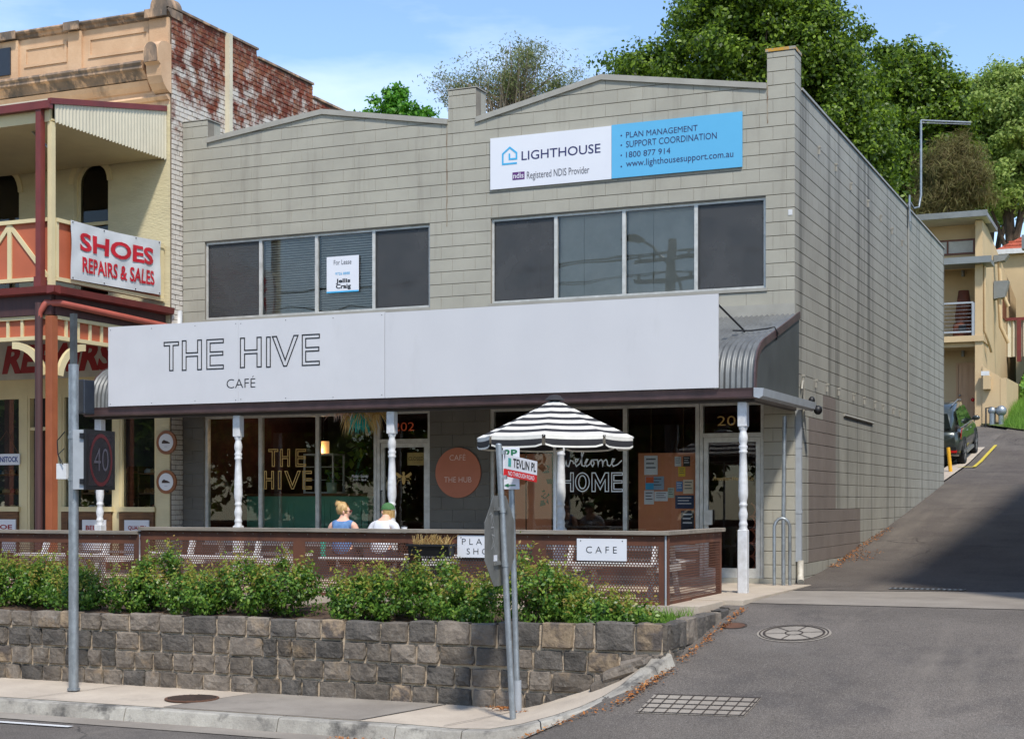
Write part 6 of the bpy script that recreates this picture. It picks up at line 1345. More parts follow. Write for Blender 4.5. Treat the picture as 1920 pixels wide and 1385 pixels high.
# café interior
cq0 = ony(376, 925, 1.5); cq1 = ony(690, 925, 1.5); ct = thing('cafe_counter', 'long green panelled café counter with a timber top inside the shop', 'counter', ((cq0.x + cq1.x) / 2, 1.8, -.02))
M_CGRN = mat('counter_green', S(110, 176, 146), S(102, 166, 138), rough=.6, scale=2); zc_ = cq0.z - .02
b = MB(); b.box(-10.4, cq1.x, 1.5, 2.1, -.02, zc_ - .03); b.build('body', M_CGRN, ct); b = MB(); b.box(-10.4, cq1.x + .03, 1.45, 2.12, zc_ - .03, zc_ + .02); b.build('top', M_TIMB, ct)
for x in np.arange(-10.2, cq1.x - .3, .75): b = MB(); frame_bars(b, x, x + .68, .1, zc_ - .1, 1.485, 1.499, [], .05, 0); b.build('panel_frame', M_CGRN, ct)
A = ony(576, 925, 1.75); B = ony(632, 850, 1.75); cb = thing('display_cabinet', 'white framed glass cake cabinet standing on the café counter', 'cabinet', ((A.x + B.x) / 2, 1.8, zc_ + .02))
b = MB(); x0, x1, z0, z1 = A.x, B.x, zc_ + .02, B.z
for x in (x0, x1 - .03):
    for y in (1.62, 2.0): b.box(x, x + .03, y, y + .03, z0 + .03, z1 - .03)
b.box(x0, x1, 1.62, 2.03, z0, z0 + .03); b.box(x0, x1, 1.62, 2.03, z1 - .03, z1); b.build('frame', M_WHITEP, cb)
for z in (.33, .66): b = MB(); b.box(x0 + .03, x1 - .03, 1.65, 2.0, z0 + (z1 - z0) * z, z0 + (z1 - z0) * z + .012); b.build('shelf', M_WHITEP, cb)
def pot_plant(px, py0, y, r_, h, label, m_, leafn=60, ls=.14, spread=.22, hh=.4):
    q = ony(px, py0, y); t = thing('potted_plant', label, 'plant', (q.x, y, q.z)); b = MB(); b.lathe([(r_ * .8, 0), (r_, h), (r_ * .92, h), (r_ * .9, h * .9)], tuple(q), 16); b.build('pot', m_, t)
    c_ = np.array([q.x, y, q.z + h]); p = c_ + rng.normal(0, 1, (leafn, 3)) * np.array([spread, spread * .7, hh * .4]) + np.array([0, 0, hh * .6]); link('leaves', quad_mesh('leaves', leaf_quads(p, np.tile([0, -1, .5], (leafn, 1)), ls, .6, .5), LM_SH), t, -worldloc(t)); b = MB()
    for k in range(7): e = p[k]; b.tube([tuple(c_ - np.array([0, 0, .02])), tuple((c_ + e) / 2 + np.array([0, 0, .05])), tuple(e)], .006, 5)
    tag(b.build('stalks', M_CGRN, t), kind='stuff'); return t
pot_plant(401, 925, 1.7, .09, .16, 'leafy plant in a pale pot at the end of the café counter', M_INTW, 34, .2, .16, .4); pot_plant(622, 925, 1.65, .1, .2, 'small green plant in a pale green pot beside the cake cabinet', mat('mint_pot', S(170, 196, 176), S(160, 186, 166), rough=.5), 20, .1, .08, .15); pot_plant(665, 925, 2.6, .12, .25, 'tall dark leafy plant behind the café counter end', M_DKTIMB, 60, .16, .2, .6)
lp = thing('pendant_lamp', 'tan drum pendant lamp hanging above the café counter', 'lamp', (ony(607, 850, 1.9).x, 1.9, ony(607, 850, 1.9).z)); A = ony(607, 850, 1.9); b = MB(); b.lathe([(.1, 0), (.1, .22)], tuple(A), 16); sh_l = mat('lamp_tan', S(206, 160, 104), S(190, 146, 92), rough=.7); sh_l.node_tree.nodes['Principled BSDF'].inputs['Emission Color'].default_value = (1, .5, .18, 1); sh_l.node_tree.nodes['Principled BSDF'].inputs['Emission Strength'].default_value = .35; b.build('shade', sh_l, lp)
ld = bpy.data.lights.new('lamp_glow', 'POINT'); ld.energy = 9; ld.color = (1, .72, .45); ld.shadow_soft_size = .1; lo_ = bpy.data.objects.new('lamp_glow', ld); col.objects.link(lo_); lo_.parent = lp; lo_.location = (0, -.12, .05); b = MB(); b.tube([(A.x, A.y, A.z + .2), (A.x, A.y, 2.95)], .006, 5); b.build('cord', M_BLACK, lp)
# notice boards in the right shop
M_PEG = mat('orange_peg_board', S(208, 132, 90), S(198, 124, 84), rough=.7, scale=3)
A = ony(1197, 1040, .2); B = ony(1305, 848, .2); nbd = thing('notice_board', 'orange peg board covered with posters inside the right shop window', 'notice board', ((A.x + B.x) / 2, .21, .42)); b = MB(); b.box(A.x, B.x, .2, .22, .42, B.z); b.build('board', M_PEG, nbd)
b = MB(); b.tube([(A.x + .2, .21, B.z), (A.x + .2, .21, 2.6)], .008, 5); b.build('hanger', M_TIMB, nbd); b = MB(); b.tube([(B.x - .2, .21, B.z), (B.x - .2, .21, 2.6)], .008, 5); b.build('hanger', M_TIMB, nbd)
A2 = ony(940, 1040, .25); B2 = ony(1034, 850, .25); nb2 = thing('plain_peg_board', 'plain orange peg board behind the hanging vine in the window', 'notice board', ((A2.x + B2.x) / 2, .26, .42)); b = MB(); b.box(A2.x, B2.x, .25, .27, .42, B2.z); b.build('board', M_PEG, nb2); b = MB(); b.tube([((A2.x + B2.x) / 2, .245, .42), ((A2.x + B2.x) / 2, .245, 2.6)], .01, 6); b.build('hanger', M_TIMB, nb2)
PST = [(1208, 854, 1233, 890, S(226, 226, 226), 'white list poster with a stripe of small icons'), (1210, 893, 1245, 918, S(150, 170, 190), 'pale blue poster with a red and teal corner'), (1208, 919, 1226, 945, S(214, 216, 218), 'white drawing sheet under the pale blue poster'), (1227, 921, 1252, 939, S(220, 222, 224), 'small white sheet with two dark pictures'), (1265, 856, 1277, 874, S(206, 206, 204), 'small grey leaflet near the top of the board'), (1281, 855, 1294, 874, S(40, 36, 34), 'small black leaflet near the top of the board'), (1272, 875, 1285, 893, S(232, 196, 60), 'yellow leaflet on the peg board'), (1268, 902, 1280, 921, S(90, 130, 180), 'blue leaflet on the peg board'), (1281, 899, 1300, 925, S(226, 206, 178), 'cream certificate poster on the peg board'), (1252, 914, 1264, 933, S(180, 190, 170), 'small green tinted card on the peg board'), (1266, 928, 1301, 953, S(36, 46, 84), 'navy poster with white panel on the peg board'), (1277, 957, 1301, 993, S(34, 40, 58), 'tall dark navy poster at the foot of the peg board')]
for i, (a, t_, c_, bt, cc_, lab) in enumerate(PST):
    A = ony(a, bt, .195); B = ony(c_, t_, .195); T = ony(a, t_, .195); ps = thing('poster', lab, 'poster', ((A.x + B.x) / 2, .195, A.z)); b = MB(); b.box(A.x, B.x, .194, .198, A.z, T.z); b.build('sheet', mat('poster_%d' % i, cc_, tuple(v * .9 for v in cc_[:3]) + (1,), rough=.6), ps)
    W_, H_ = B.x - A.x, T.z - A.z; dark = sum(cc_[:3]) < .8
    for k in range(3): b = MB(); zz = A.z + H_ * (.78 - .22 * k); b.box(A.x + W_ * .14, A.x + W_ * (.86 - .12 * (k % 2)), .192, .194, zz, zz + H_ * .07); b.build('print_line', M_SWHITE if dark else M_GREYINK, ps)
    if i == 1: b = MB(); b.box(A.x + W_ * .03, A.x + W_ * .45, .1915, .1939, A.z + H_ * .03, A.z + H_ * .5); b.build('print_block', M_LB, ps); b = MB(); b.box(A.x + W_ * .03, A.x + W_ * .45, .1912, .1937, A.z + H_ * .52, A.z + H_ * .97); b.build('print_block', M_ORNG, ps)
vn = thing('hanging_vine', 'dark leafy vine hanging between the peg board and the welcome lettering', 'plant', (ony(1035, 870, .3).x, .32, 1.0)); P = []
for k in range(150): t = rng.random(); P.append((ony(1030, 900, .3).x + rng.normal(0, .05 + .1 * (t > .6)) + .1 * (t - .5), .3 + rng.normal(0, .03), 1.1 + 1.35 * t))
link('leaves', quad_mesh('leaves', leaf_quads(np.array(P), np.tile([0, -1, .3], (150, 1)), .12, .7, .4), leafmat('vine_leaf', [S(30, 58, 30), S(44, 80, 40), S(70, 104, 50)], .4)), vn, -worldloc(vn)); b = MB(); x_ = ony(1030, 900, .3).x; b.tube([(x_, .3, 2.6), (x_ + .03, .31, 1.8), (x_ - .02, .3, 1.05)], .008, 5); b.build('stem', M_BARK, vn)
b = MB(); lat = thing('terracotta_screen', 'terracotta breeze block lattice inside the glass door of the right shop', 'screen', (-.68, .6, -.02))
for k in range(5):
    b = MB(); z = .1 + k * .2
    for s_ in (-1, 1): b.tube([(-.7 + .1 * s_, .6, z), (-.7 + .06 * s_, .6, z + .03), (-.7 + .03 * s_, .6, z + .1), (-.7 + .06 * s_, .6, z + .17), (-.7 + .1 * s_, .6, z + .2)], .014, 6)
    b.box(-.82, -.58, .58, .62, z - .012, z + .012); b.build('lattice_block', M_TERRA, lat)
b = MB(); b.box(-.84, -.56, .57, .63, -.02, .085); b.build('base', M_TERRA, lat)
# ------------------------------------------------------------------ people
M_SKIN = mat('skin', S(224, 176, 150), S(214, 164, 138), rough=.55); M_DENIM = mat('denim', S(98, 134, 176), S(76, 108, 150), rough=.85, scale=14, bump=.2, bscale=60); M_TEE = mat('white_cotton', S(212, 212, 214), S(198, 198, 202), rough=.85, scale=8, bump=.2, bscale=12); M_HAIRB = mat('blonde_hair', S(206, 172, 112), S(150, 112, 64), rough=.5, scale=26, stretch=(1, 1, .35), bump=.6, bscale=60); M_CAPG = mat('green_cap', S(70, 112, 62), S(58, 96, 52), rough=.8, scale=12); M_PANT = mat('dark_trousers', S(52, 46, 54), S(44, 40, 46), rough=.85, scale=8); M_PINKSK = M_SKIN
def skin(name, V, E, Rr, m_, parent, root=0, sub=2):
    me = bpy.data.meshes.new(name); me.from_pydata([tuple(v) for v in V], E, []); o = bpy.data.objects.new(name, me); col.objects.link(o); md = o.modifiers.new('skin', 'SKIN'); md.use_smooth_shade = True
    for i, sv in enumerate(me.skin_vertices[0].data): r_ = Rr[i]; sv.radius = r_ if isinstance(r_, tuple) else (r_, r_); sv.use_root = (i == root)
    s_ = o.modifiers.new('sub', 'SUBSURF'); s_.levels = sub; s_.render_levels = sub
    dg = bpy.context.evaluated_depsgraph_get(); nm = bpy.data.meshes.new_from_object(o.evaluated_get(dg)); bpy.data.objects.remove(o); nm.materials.clear(); nm.materials.append(m_); nm.name = name
    for p in nm.polygons: p.use_smooth = True
    r_ = bpy.data.objects.new(name, nm); col.objects.link(r_); r_.parent = parent; return r_
def person(loc, rz, sc, lean, headyaw, label, woman):
    t = thing('person', label, 'person', loc, None, rz); t.scale = (sc, sc, sc)
    ly = lambda z: lean * max(0, z - .5) ** 1.2
    V = [(0, 0, .5), (0, ly(.66), .66), (0, ly(.84) + .01, .84), (0, ly(.96) + .01, .96), (0, ly(1.03) + .025, 1.03), (0, ly(1.12) + .035, 1.12), (0, ly(1.2) + .03, 1.2)]
    Rr = [(.16, .12), (.14, .105), (.17, .11), (.09, .07), .052, (.078, .092), (.06, .07)]; E = [(i, i + 1) for i in range(6)]
    hy, hx = math.cos(headyaw), math.sin(headyaw); V.append((hx * .105, ly(1.12) + .035 + hy * .105, 1.105)); Rr.append(.018); E.append((5, 7))         # nose
    for s_ in (-1, 1):
        k = len(V); V += [(s_ * .17, ly(.93), .93), (s_ * .235, ly(.75) + .06, .7), (s_ * .15, ly(.75) + .29, .75), (s_ * .12, ly(.75) + .36, .765)]; Rr += [.058, .043, .03, (.018, .034)]; E += [(3, k), (k, k + 1), (k + 1, k + 2), (k + 2, k + 3)]
        h = V[-1]
        for j, (dx, dl) in enumerate(((-.028, .062), (-.01, .075), (.01, .07), (.028, .055))): V += [(h[0] + dx, h[1] + dl * .6, h[2]), (h[0] + dx * 1.1, h[1] + dl, h[2] - .022)]; Rr += [.0085, .0075]; E += [(k + 3, len(V) - 2), (len(V) - 2, len(V) - 1)]
        V += [(h[0] - s_ * .035, h[1] - .01, h[2] - .005), (h[0] - s_ * .05, h[1] + .025, h[2] - .012)]; Rr += [.011, .009]; E += [(k + 2, len(V) - 2), (len(V) - 2, len(V) - 1)]
        k = len(V); V += [(s_ * .1, .06, .48), (s_ * .12, .46, .49), (s_ * .12, .44, .1), (s_ * .12, .47, .045), (s_ * .12, .58, .03)]; Rr += [.095, .066, .042, .038, (.04, .028)]; E += [(0, k), (k, k + 1), (k + 1, k + 2), (k + 2, k + 3), (k + 3, k + 4)]
    skin('body', V, E, Rr, M_SKIN, t)
    # clothes
    TV = [(0, 0, .5), (0, ly(.66) - .003, .66), (0, ly(.84) + .005, .84), (0, ly(.955), .955)]; TR = [(.172, .132), (.155, .12), (.186, .125), (.1, .082)]; TE = [(0, 1), (1, 2), (2, 3)]
    for s_ in (-1, 1):
        k = len(TV); TV.append((s_ * .17, ly(.93), .925)); TR.append(.068); TE.append((3, k))
        if not woman: TV.append((s_ * .22, ly(.75) + .04, .77)); TR.append(.062); TE.append((k, k + 1))
    skin('denim_vest' if woman else 't_shirt', TV, TE, TR, M_DENIM if woman else M_TEE, t)
    if woman:
        b = MB(); b.tube([(.085 * math.cos(a), ly(.98) + .005 + .07 * math.sin(a), .975 + .012 * math.sin(a)) for a in np.linspace(0, 6.2832, 15)], .017, 6, cap=False); b.build('collar', M_DENIM, t, local=True)
    PV = [(0, 0, .5)]; PR = [(.17, .13)]; PE = []
    for s_ in (-1, 1):
        k = len(PV); PV += [(s_ * .1, .06, .482), (s_ * .12, .46, .492)] + ([(s_ * .12, .445, .14)] if not woman else []); PR += [.104, .076] + ([.056] if not woman else []); PE += [(0, k), (k, k + 1)] + ([(k + 1, k + 2)] if not woman else [])
    skin('shorts' if woman else 'trousers', PV, PE, PR, M_PANT, t)
    c_ = Vector((0, ly(1.14) + .035, 1.14)); f = Vector((hx, hy, 0)); s2 = Vector((hy, -hx, 0))
    def hd(a, l, z): return tuple(c_ + f * a + s2 * l + Vector((0, 0, z)))
    for s_ in (-1, 1): b = MB(); b.ball(hd(-.005, s_ * .084, -.03), (.016, .02, .03), 8, 6); b.build('ear', M_SKIN, t, local=True)
    rs_ = random.Random(3 if woman else 4)
    if woman:
        b = MB()
        def hair(u, v):
            a = -2.15 + 4.3 * u + math.pi; e = -.75 + 2.3 * v; r_ = 1 + .03 * math.sin(u * 60 + v * 9); return hd(math.cos(a) * math.cos(e) * .112 * r_ - .01, math.sin(a) * math.cos(e) * .096 * r_, math.sin(e) * .105 * r_ + .015)
        b.grid(hair, 40, 14); b.build('hair', M_HAIRB, t, local=True)
        b = MB(); bc = hd(-.085, -.01, .085); b.ball(bc, (.055, .055, .048), 12, 8); b.v = [(v[0] + rs_.uniform(-.006, .006), v[1] + rs_.uniform(-.006, .006), v[2] + rs_.uniform(-.006, .006)) for v in b.v]; b.build('hair_bun', M_HAIRB, t, local=True)
        b = MB(); 
        for k in range(26): a = rs_.uniform(0, 6.28); e = Vector((math.cos(a) * .05, math.sin(a) * .05, rs_.uniform(.02, .07))); b.tube([bc, tuple(Vector(bc) + e)], [.003, .001], 4)
        tag(b.build('loose_strands', M_HAIRB, t, local=True), kind='stuff')
        b = MB(); 
        for l in (-.035, .035): b.ball(hd(.088, l, -.012), (.022, .022, .018), 8, 5)
        b.tube([hd(.085, -.08, -.01), hd(.0, -.092, -.008)], .004, 5); b.tube([hd(.085, .08, -.01), hd(.0, .092, -.008)], .004, 5); b.tube([hd(.09, -.08, -.008), hd(.098, 0, -.006), hd(.09, .08, -.008)], .004, 5); b.build('sunglasses', mat('tortoise_frame', S(110, 50, 36), S(60, 32, 26), rough=.3), t, local=True)
    else:
        b = MB(); b.grid(lambda u, v: hd(math.cos(6.2832 * u) * math.cos(1.5 * v) * .112, math.sin(6.2832 * u) * math.cos(1.5 * v) * .1, math.sin(1.5 * v) * .1 + .012), 24, 8); cp = b.build('cap', M_CAPG, t, local=True)
        b = MB(); b.grid(lambda u, v: hd(.095 + .085 * v * math.sin(math.pi * (.12 + .76 * u)), (u - .5) * .17, .016 - .012 * v), 12, 4); b.build('cap_brim', M_CAPG, t, local=True)
        b = MB(); b.grid(lambda u, v: hd(-math.cos(2.3 * (u - .5)) * (.105 - .012 * v) + .004, math.sin(2.3 * (u - .5)) * .1, .01 - .12 * v + .008 * math.sin(u * 50)), 30, 8); b.build('hair', M_HAIRB, t, local=True)
    for s_ in (-1, 1): b = MB(); b.cbox(s_ * .12 - .045, s_ * .12 + .045, .42, .63, .0, .06, .012); b.build('shoe', M_SWHITE if woman else M_DARK, t, local=True)
    return t
q = ony(641, 985, -4.05); person((q.x, -4.05, -.075), R(8), .95, .12, R(75), 'person with a blonde bun, sunglasses and sleeveless denim vest sitting with back to the fence', True)
q = ony(712, 985, -4.02); person((q.x, -4.02, -.075), R(4), .95, .42, R(-45), 'person in a green cap and white t-shirt leaning over the picnic table', False)
qb = ony(606, 1045, -4.0); bt = thing('teal_bottle', 'teal drink bottle standing on the bench beside the couple', 'bottle', (qb.x, -4.0, .38)); b = MB(); b.lathe([(.035, 0), (.038, .02), (.038, .2), (.02, .24)], (qb.x, -4.0, .38), 12); b.build('body', mat('teal_plastic', S(30, 160, 140), S(26, 150, 130), rough=.4), bt); b = MB(); b.lathe([(.024, .238), (.024, .28), (.015, .29)], (qb.x, -4.0, .38), 10); b.build('lid', M_BLACK, bt)

for (x, y, lab) in ((-4.55, -3.5, 'white takeaway cup on the picnic table in front of the couple'), (-4.95, -3.35, 'second white takeaway cup on the table in front of the denim vest')):
    t = thing('takeaway_cup', lab, 'cup', (x, y, .68)); b = MB(); b.lathe([(.028, 0), (.04, .1)], (x, y, .681), 12); b.build('cup', M_SWHITE, t); b = MB(); b.lathe([(.043, .1), (.043, .112), (.035, .118)], (x, y, .681), 12); b.build('lid', M_BLACK, t)
# ------------------------------------------------------------------ parked car
def place(root, y, x, rx=0): root.location = (x, y, prof(y)); root.rotation_euler = (rx, 0, 0)
M_CARP = mat('dark_green_grey_paint', S(62, 68, 62), S(56, 62, 57), rough=.28, metal=.4, scale=1, coat=.8); M_TYRE = mat('tyre', S(30, 30, 31), S(24, 24, 25), rough=.9); M_RIM = mat('alloy_rim', S(170, 172, 174), S(150, 152, 154), rough=.35, metal=.7); M_TAIL = mat('tail_light', S(190, 24, 26), S(170, 20, 22), rough=.2); M_TRIM = mat('black_trim', S(28, 29, 30), S(24, 25, 26), rough=.5); G_CAR = glassmat('car_glass', (.12, .15, .14, 1), 1.6)
car = thing('parked_car', 'dark green grey SUV parked nose uphill behind the block building', 'car')
def loft(secs, m_, name, parent):
    """secs: list of rings of equal length"""
    b = MB(); k = len(secs[0]); b.add([p for r_ in secs for p in r_], [(i * k + j, i * k + (j + 1) % k, (i + 1) * k + (j + 1) % k, (i + 1) * k + j) for i in range(len(secs) - 1) for j in range(k)] + [tuple(range(k))[::-1], tuple(range((len(secs) - 1) * k, len(secs) * k))], True); return b.build(name, m_, parent, local=True)
def ring(y, wd_, z0, z1, tuck=.06, crown=.0):
    return [(-wd_ + tuck, y, z0), (-wd_ * .5, y, z0), (0, y, z0), (wd_ * .5, y, z0), (wd_ - tuck, y, z0), (wd_ - .01, y, z0 + (z1 - z0) * .25), (wd_, y, z0 + (z1 - z0) * .5), (wd_ - .02, y, z0 + (z1 - z0) * .82), (wd_ - .07, y, z1), (wd_ * .5, y, z1 + crown), (0, y, z1 + crown * 1.3), (-wd_ * .5, y, z1 + crown), (-wd_ + .07, y, z1), (-wd_ + .02, y, z0 + (z1 - z0) * .82), (-wd_, y, z0 + (z1 - z0) * .5), (-wd_ + .01, y, z0 + (z1 - z0) * .25)]
body = loft([ring(-2.2, .72, .48, .85), ring(-2.15, .82, .38, .98), ring(-1.9, .89, .3, 1.03), ring(-1.3, .91, .27, 1.04), ring(0, .91, .26, 1.02), ring(.9, .91, .27, 1.0, crown=.02), ring(1.5, .9, .28, .98, crown=.04), ring(1.95, .86, .3, .9, crown=.04), ring(2.15, .78, .36, .8, crown=.02), ring(2.22, .66, .42, .7)], M_CARP, 'body', car)
def gring(y, w0, w1, z0, z1): return [(-w0, y, z0), (w0, y, z0), (w1 + .03, y, z0 + (z1 - z0) * .7), (w1, y, z1 - .03), (w1 * .6, y, z1), (-w1 * .6, y, z1), (-w1, y, z1 - .03), (-w1 - .03, y, z0 + (z1 - z0) * .7)]
loft([gring(-2.12, .78, .6, .98, 1.1), gring(-1.95, .82, .62, .99, 1.45), gring(-1.6, .84, .66, 1.0, 1.64), gring(-.6, .85, .67, 1.0, 1.69), gring(.2, .85, .66, 1.0, 1.65), gring(.75, .84, .62, .99, 1.36), gring(1.15, .8, .5, .97, 1.06)], M_CARP, 'cabin', car)
for s_ in (-1, 1):
    def wx(z): return s_ * (.862 - (z - 1.0) * .27)
    for (pts) in ([(-1.85, 1.12), (-1.35, 1.07), (-1.3, 1.5), (-1.55, 1.52)], [(-1.28, 1.07), (-.35, 1.06), (-.35, 1.56), (-1.24, 1.53)], [(-.28, 1.06), (.85, 1.05), (.25, 1.52), (-.28, 1.56)]):
        b = MB(); b.prism([(wx(z) * 1.0, y, z) for y, z in pts], (s_ * .006, 0, 0)); b.build('side_window', mat('tinted_glass', S(26, 32, 30), S(30, 36, 33), rough=.05, spec=.8), car, local=True)
    b = MB(); b.prism([(s_ * .9, -2.0, 1.02), (s_ * .9, -1.72, 1.05), (s_ * .88, -1.78, .86), (s_ * .9, -2.05, .78)], (s_ * .012, 0, 0)); b.build('tail_light', M_TAIL, car, local=True)
    b = MB(); b.ball((s_ * 1.0, .62, 1.12), (.11, .07, .075), 10, 6); b.tube([(s_ * .86, .66, 1.08), (s_ * .95, .64, 1.1)], .025, 6); b.build('mirror', M_CARP, car, local=True)
    for y in (-.15, -.95): b = MB(); b.tube([(s_ * .915, y, .92), (s_ * .935, y + .06, .92), (s_ * .935, y + .16, .92), (s_ * .915, y + .2, .92)], .012, 6); b.build('door_handle', M_RIM, car, local=True)
    b = MB(); b.tube([(s_ * .86, -1.8, 1.06), (s_ * .872, -.5, 1.05), (s_ * .865, .8, 1.03)], .012, 5); b.build('chrome_strip', M_RIM, car, local=True)
    b = MB(); b.tube([(s_ * .64, -1.7, 1.66), (s_ * .64, -.5, 1.73), (s_ * .64, .2, 1.67)], .018, 6); b.build('roof_rail', M_RIM, car, local=True)
    b = MB(); b.box(s_ * .86, s_ * .905, -.95, .9, .26, .34); b.build('sill_trim', M_RIM, car, local=True)
    for y in (-1.31, 1.31):
        b = MB(); N = 14
        for i in range(N):
            t0, t1 = math.pi * i / N, math.pi * (i + 1) / N; b.prism([(s_ * .9, y + .42 * math.cos(t0), .36 + .42 * math.sin(t0)), (s_ * .9, y + .42 * math.cos(t1), .36 + .42 * math.sin(t1)), (s_ * .9, y + .36 * math.cos(t1), .36 + .36 * math.sin(t1)), (s_ * .9, y + .36 * math.cos(t0), .36 + .36 * math.sin(t0))], (s_ * .02, 0, 0))
        b.build('wheel_arch', M_TRIM, car, local=True)
        def wl(prf_): 
            b = MB(); b.lathe(prf_, (0, 0, 0), 28); b.v = [(s_ * v[2] + s_ * .74, y + v[0], .35 + v[1]) for v in b.v]; return b
        w_ = wl([(.3, -.02), (.35, .0), (.35, .17), (.33, .19), (.25, .185)]).build('wheel', M_TYRE, car, local=True)
        rm = wl([(.03, .17), (.05, .176), (.05, .18)]); 
        for k in range(5):
            a = 6.2832 * k / 5 + .3; c_, s3 = math.cos(a), math.sin(a); pts = [(-.03, .04), (.03, .04), (.045, .235), (-.045, .235)]; rm.prism([(s_ * (.74 + .178), y + c_ * p[1] - s3 * p[0], .35 + s3 * p[1] + c_ * p[0]) for p in pts], (s_ * .012, 0, 0))
        o = rm.build('rim', M_RIM, car, local=True); o.parent = w_
b = MB(); b.box(-.8, .8, -2.26, -2.12, .4, .6); b.build('rear_bumper', M_TRIM, car, local=True); b = MB(); b.box(-.26, .26, -2.27, -2.2, .72, .83); b.build('number_plate', M_WHITEP, car, local=True)
b = MB(); b.prism([(-.66, -2.13, 1.06), (.66, -2.13, 1.06), (.56, -1.97, 1.46), (-.56, -1.97, 1.46)], (0, -.02, .01)); b.build('rear_window', MATS['tinted_glass'], car, local=True)
for s_ in (-1, 1): b = MB(); b.box(s_ * .62, s_ * .82, -2.275, -2.2, .44, .5); b.build('reflector', M_TAIL, car, local=True)
car.location = (-1.05, 22.3, prof(22.3) + .01); car.rotation_euler = (math.atan((prof(23.6) - prof(21)) / 2.6), 0, 0)
M_YEL = mat('yellow_road_paint', S(206, 184, 60), S(184, 164, 60), rough=.8, scale=12)
G3 = [solve_ground(*p) for p in ((1796, 880), (1826, 880.5), (1867, 839))]
def ribbon(p, q, w_, m_, name):
    d = (q - p); d.z = 0; d.normalize(); n_ = Vector((-d.y, d.x, 0)) * w_ / 2; b = MB(); N = 12
    b.grid(lambda u, v: (lambda r_: (r_.x, r_.y, hroad(r_.x, r_.y) + .08))(p.lerp(q, u) + n_ * (2 * v - 1)), N, 1, False); return struct(b.build(name, m_))
ribbon(G3[0], G3[1], .09, M_YEL, 'painted_bay_line'); ribbon(G3[1], G3[2], .09, M_YEL, 'painted_bay_line')
b = MB(); b.grid(lambda u, v: (-.5 + .45 * v, 16 + 9 * u, hroad(-.3, 16 + 9 * u) + .06), 12, 1, False); struct(b.build('concrete_edge_strip', M_CONC))
c = solve_ground(1780, 889); bo = thing('yellow_bollard', 'leaning yellow bollard at the rear corner of the block building', 'bollard', tuple(c)); b = MB(); b.tube([tuple(c + Vector((.02, .15, 0))), tuple(c + Vector((-.05, .15, .7)))], .05, 10); b.build('post', mat('yellow_bollard', S(232, 176, 40), S(216, 160, 36), rough=.5), bo); b = MB(); b.tube([tuple(c + Vector((.02, .15, 0))), tuple(c + Vector((.02, .15, .03)))], .09, 10); b.build('base_plate', M_YEL, bo)
# ------------------------------------------------------------------ tan house up the lane
M_HTAN = mat('tan_house_render', S(200, 174, 134), S(192, 166, 127), rough=.85, scale=1.2, bump=.15, bscale=60); M_HGREY = mat('grey_fascia', S(126, 130, 130), S(112, 116, 116), rough=.5, scale=2); M_BRN = mat('brown_window_frame', S(112, 62, 40), S(98, 54, 36), rough=.5); M_DOOR = mat('pale_timber_door', S(200, 160, 122), S(186, 146, 108), rough=.6, scale=2, stretch=(6, 6, .5)); M_RUSTY = mat('rust_chimney', S(112, 58, 36), S(84, 44, 30), rough=.8, scale=3)
YF, YB = 32.6, 34.4; hs = thing('tan_house', 'tan rendered two storey house with balcony at the top of the lane', 'house', (-5, 36, 3.9))
XS = ony(1842, 600, YF).x; XLh = -11
def bxh(nm, m_, x0, x1, y0, y1, z0, z1, par=None): b = MB(); b.box(x0, x1, y0, y1, z0, z1); return b.build(nm, m_, par or hs)
zf = lambda py: ony(1800, py, YF).z; zbk = lambda py: ony(1800, py, YB).z
bxh('rear_wall', M_HTAN, XLh, XS - .3, YB, YB + .25, 3.3, zf(410)); bxh('side_wall', M_HTAN, XS - .25, XS, YF + .02, 45, 3.3, zf(497))
x62 = ony(1862, 450, YF).x
b = MB(); b.prism([(XS - .24, YF + .02, zf(497)), (XS - .24, 45, zf(497)), (XS - .24, 45, zf(497) + .3), (XS - .24, YF + 1.6, zf(415)), (XS - .24, YF + .02, zf(415))], (.24, 0, 0)); b.build('upper_side_wall', M_HTAN, hs)
bxh('upper_wall', M_HTAN, XLh, XS - .26, YF + .9, YF + 1.1, zf(497), zf(412)); bxh('roof', M_HGREY, XLh, XS + .2, YF - .5, YF + 3, zf(412), zf(404)); bxh('fascia', M_HGREY, XLh, XS + .22, YF - .55, YF - .5, zf(413), zf(402)); bxh('soffit', M_CREAMI, XLh, XS + .18, YF - .49, YF + .9, zf(412) - .03, zf(412))
bxh('balcony_roof', M_HGREY, XLh, XS + .3, YF - .35, YF + .9, zf(497), zf(489)); bxh('balcony_gutter', M_HGREY, XLh, XS + .34, YF - .45, YF - .35, zf(497) - .02, zf(486))
bxh('balcony_slab', M_HTAN, XLh, XS + .04, YF - .05, YB - .01, zf(641), zf(630)); bxh('column', M_HTAN, XS - .25, XS + .0, YF - .0, YF + .019, zf(641), zf(497) - .001)
wA = ony(1760, 480, YF + .88); wB = ony(1828, 447, YF + .88); b = MB(); frame_bars(b, wA.x, wB.x, wA.z, wB.z, YF + .84, YF + .895, [ony(1777, 460, YF + .88).x], .06, .06); wd = b.build('window', M_BRN, hs); bxh('blind', M_BLIND, wA.x + .06, wB.x - .06, YF + .88, YF + .892, wA.z + .06, wB.z - .06, wd)
dA = ony(1797, 789, YB - .03); dB = ony(1840, 679, YB - .03); zd = 3.96; b = MB(); frame_bars(b, dA.x - .08, dB.x + .04, zd, dB.z, YB - .06, YB - .002, [], .07, 0); b.build('door_frame', M_DOOR, hs); dr = bxh('door', M_DOOR, dA.x, dB.x - .04, YB - .04, YB - .004, zd + .02, dB.z - .07)
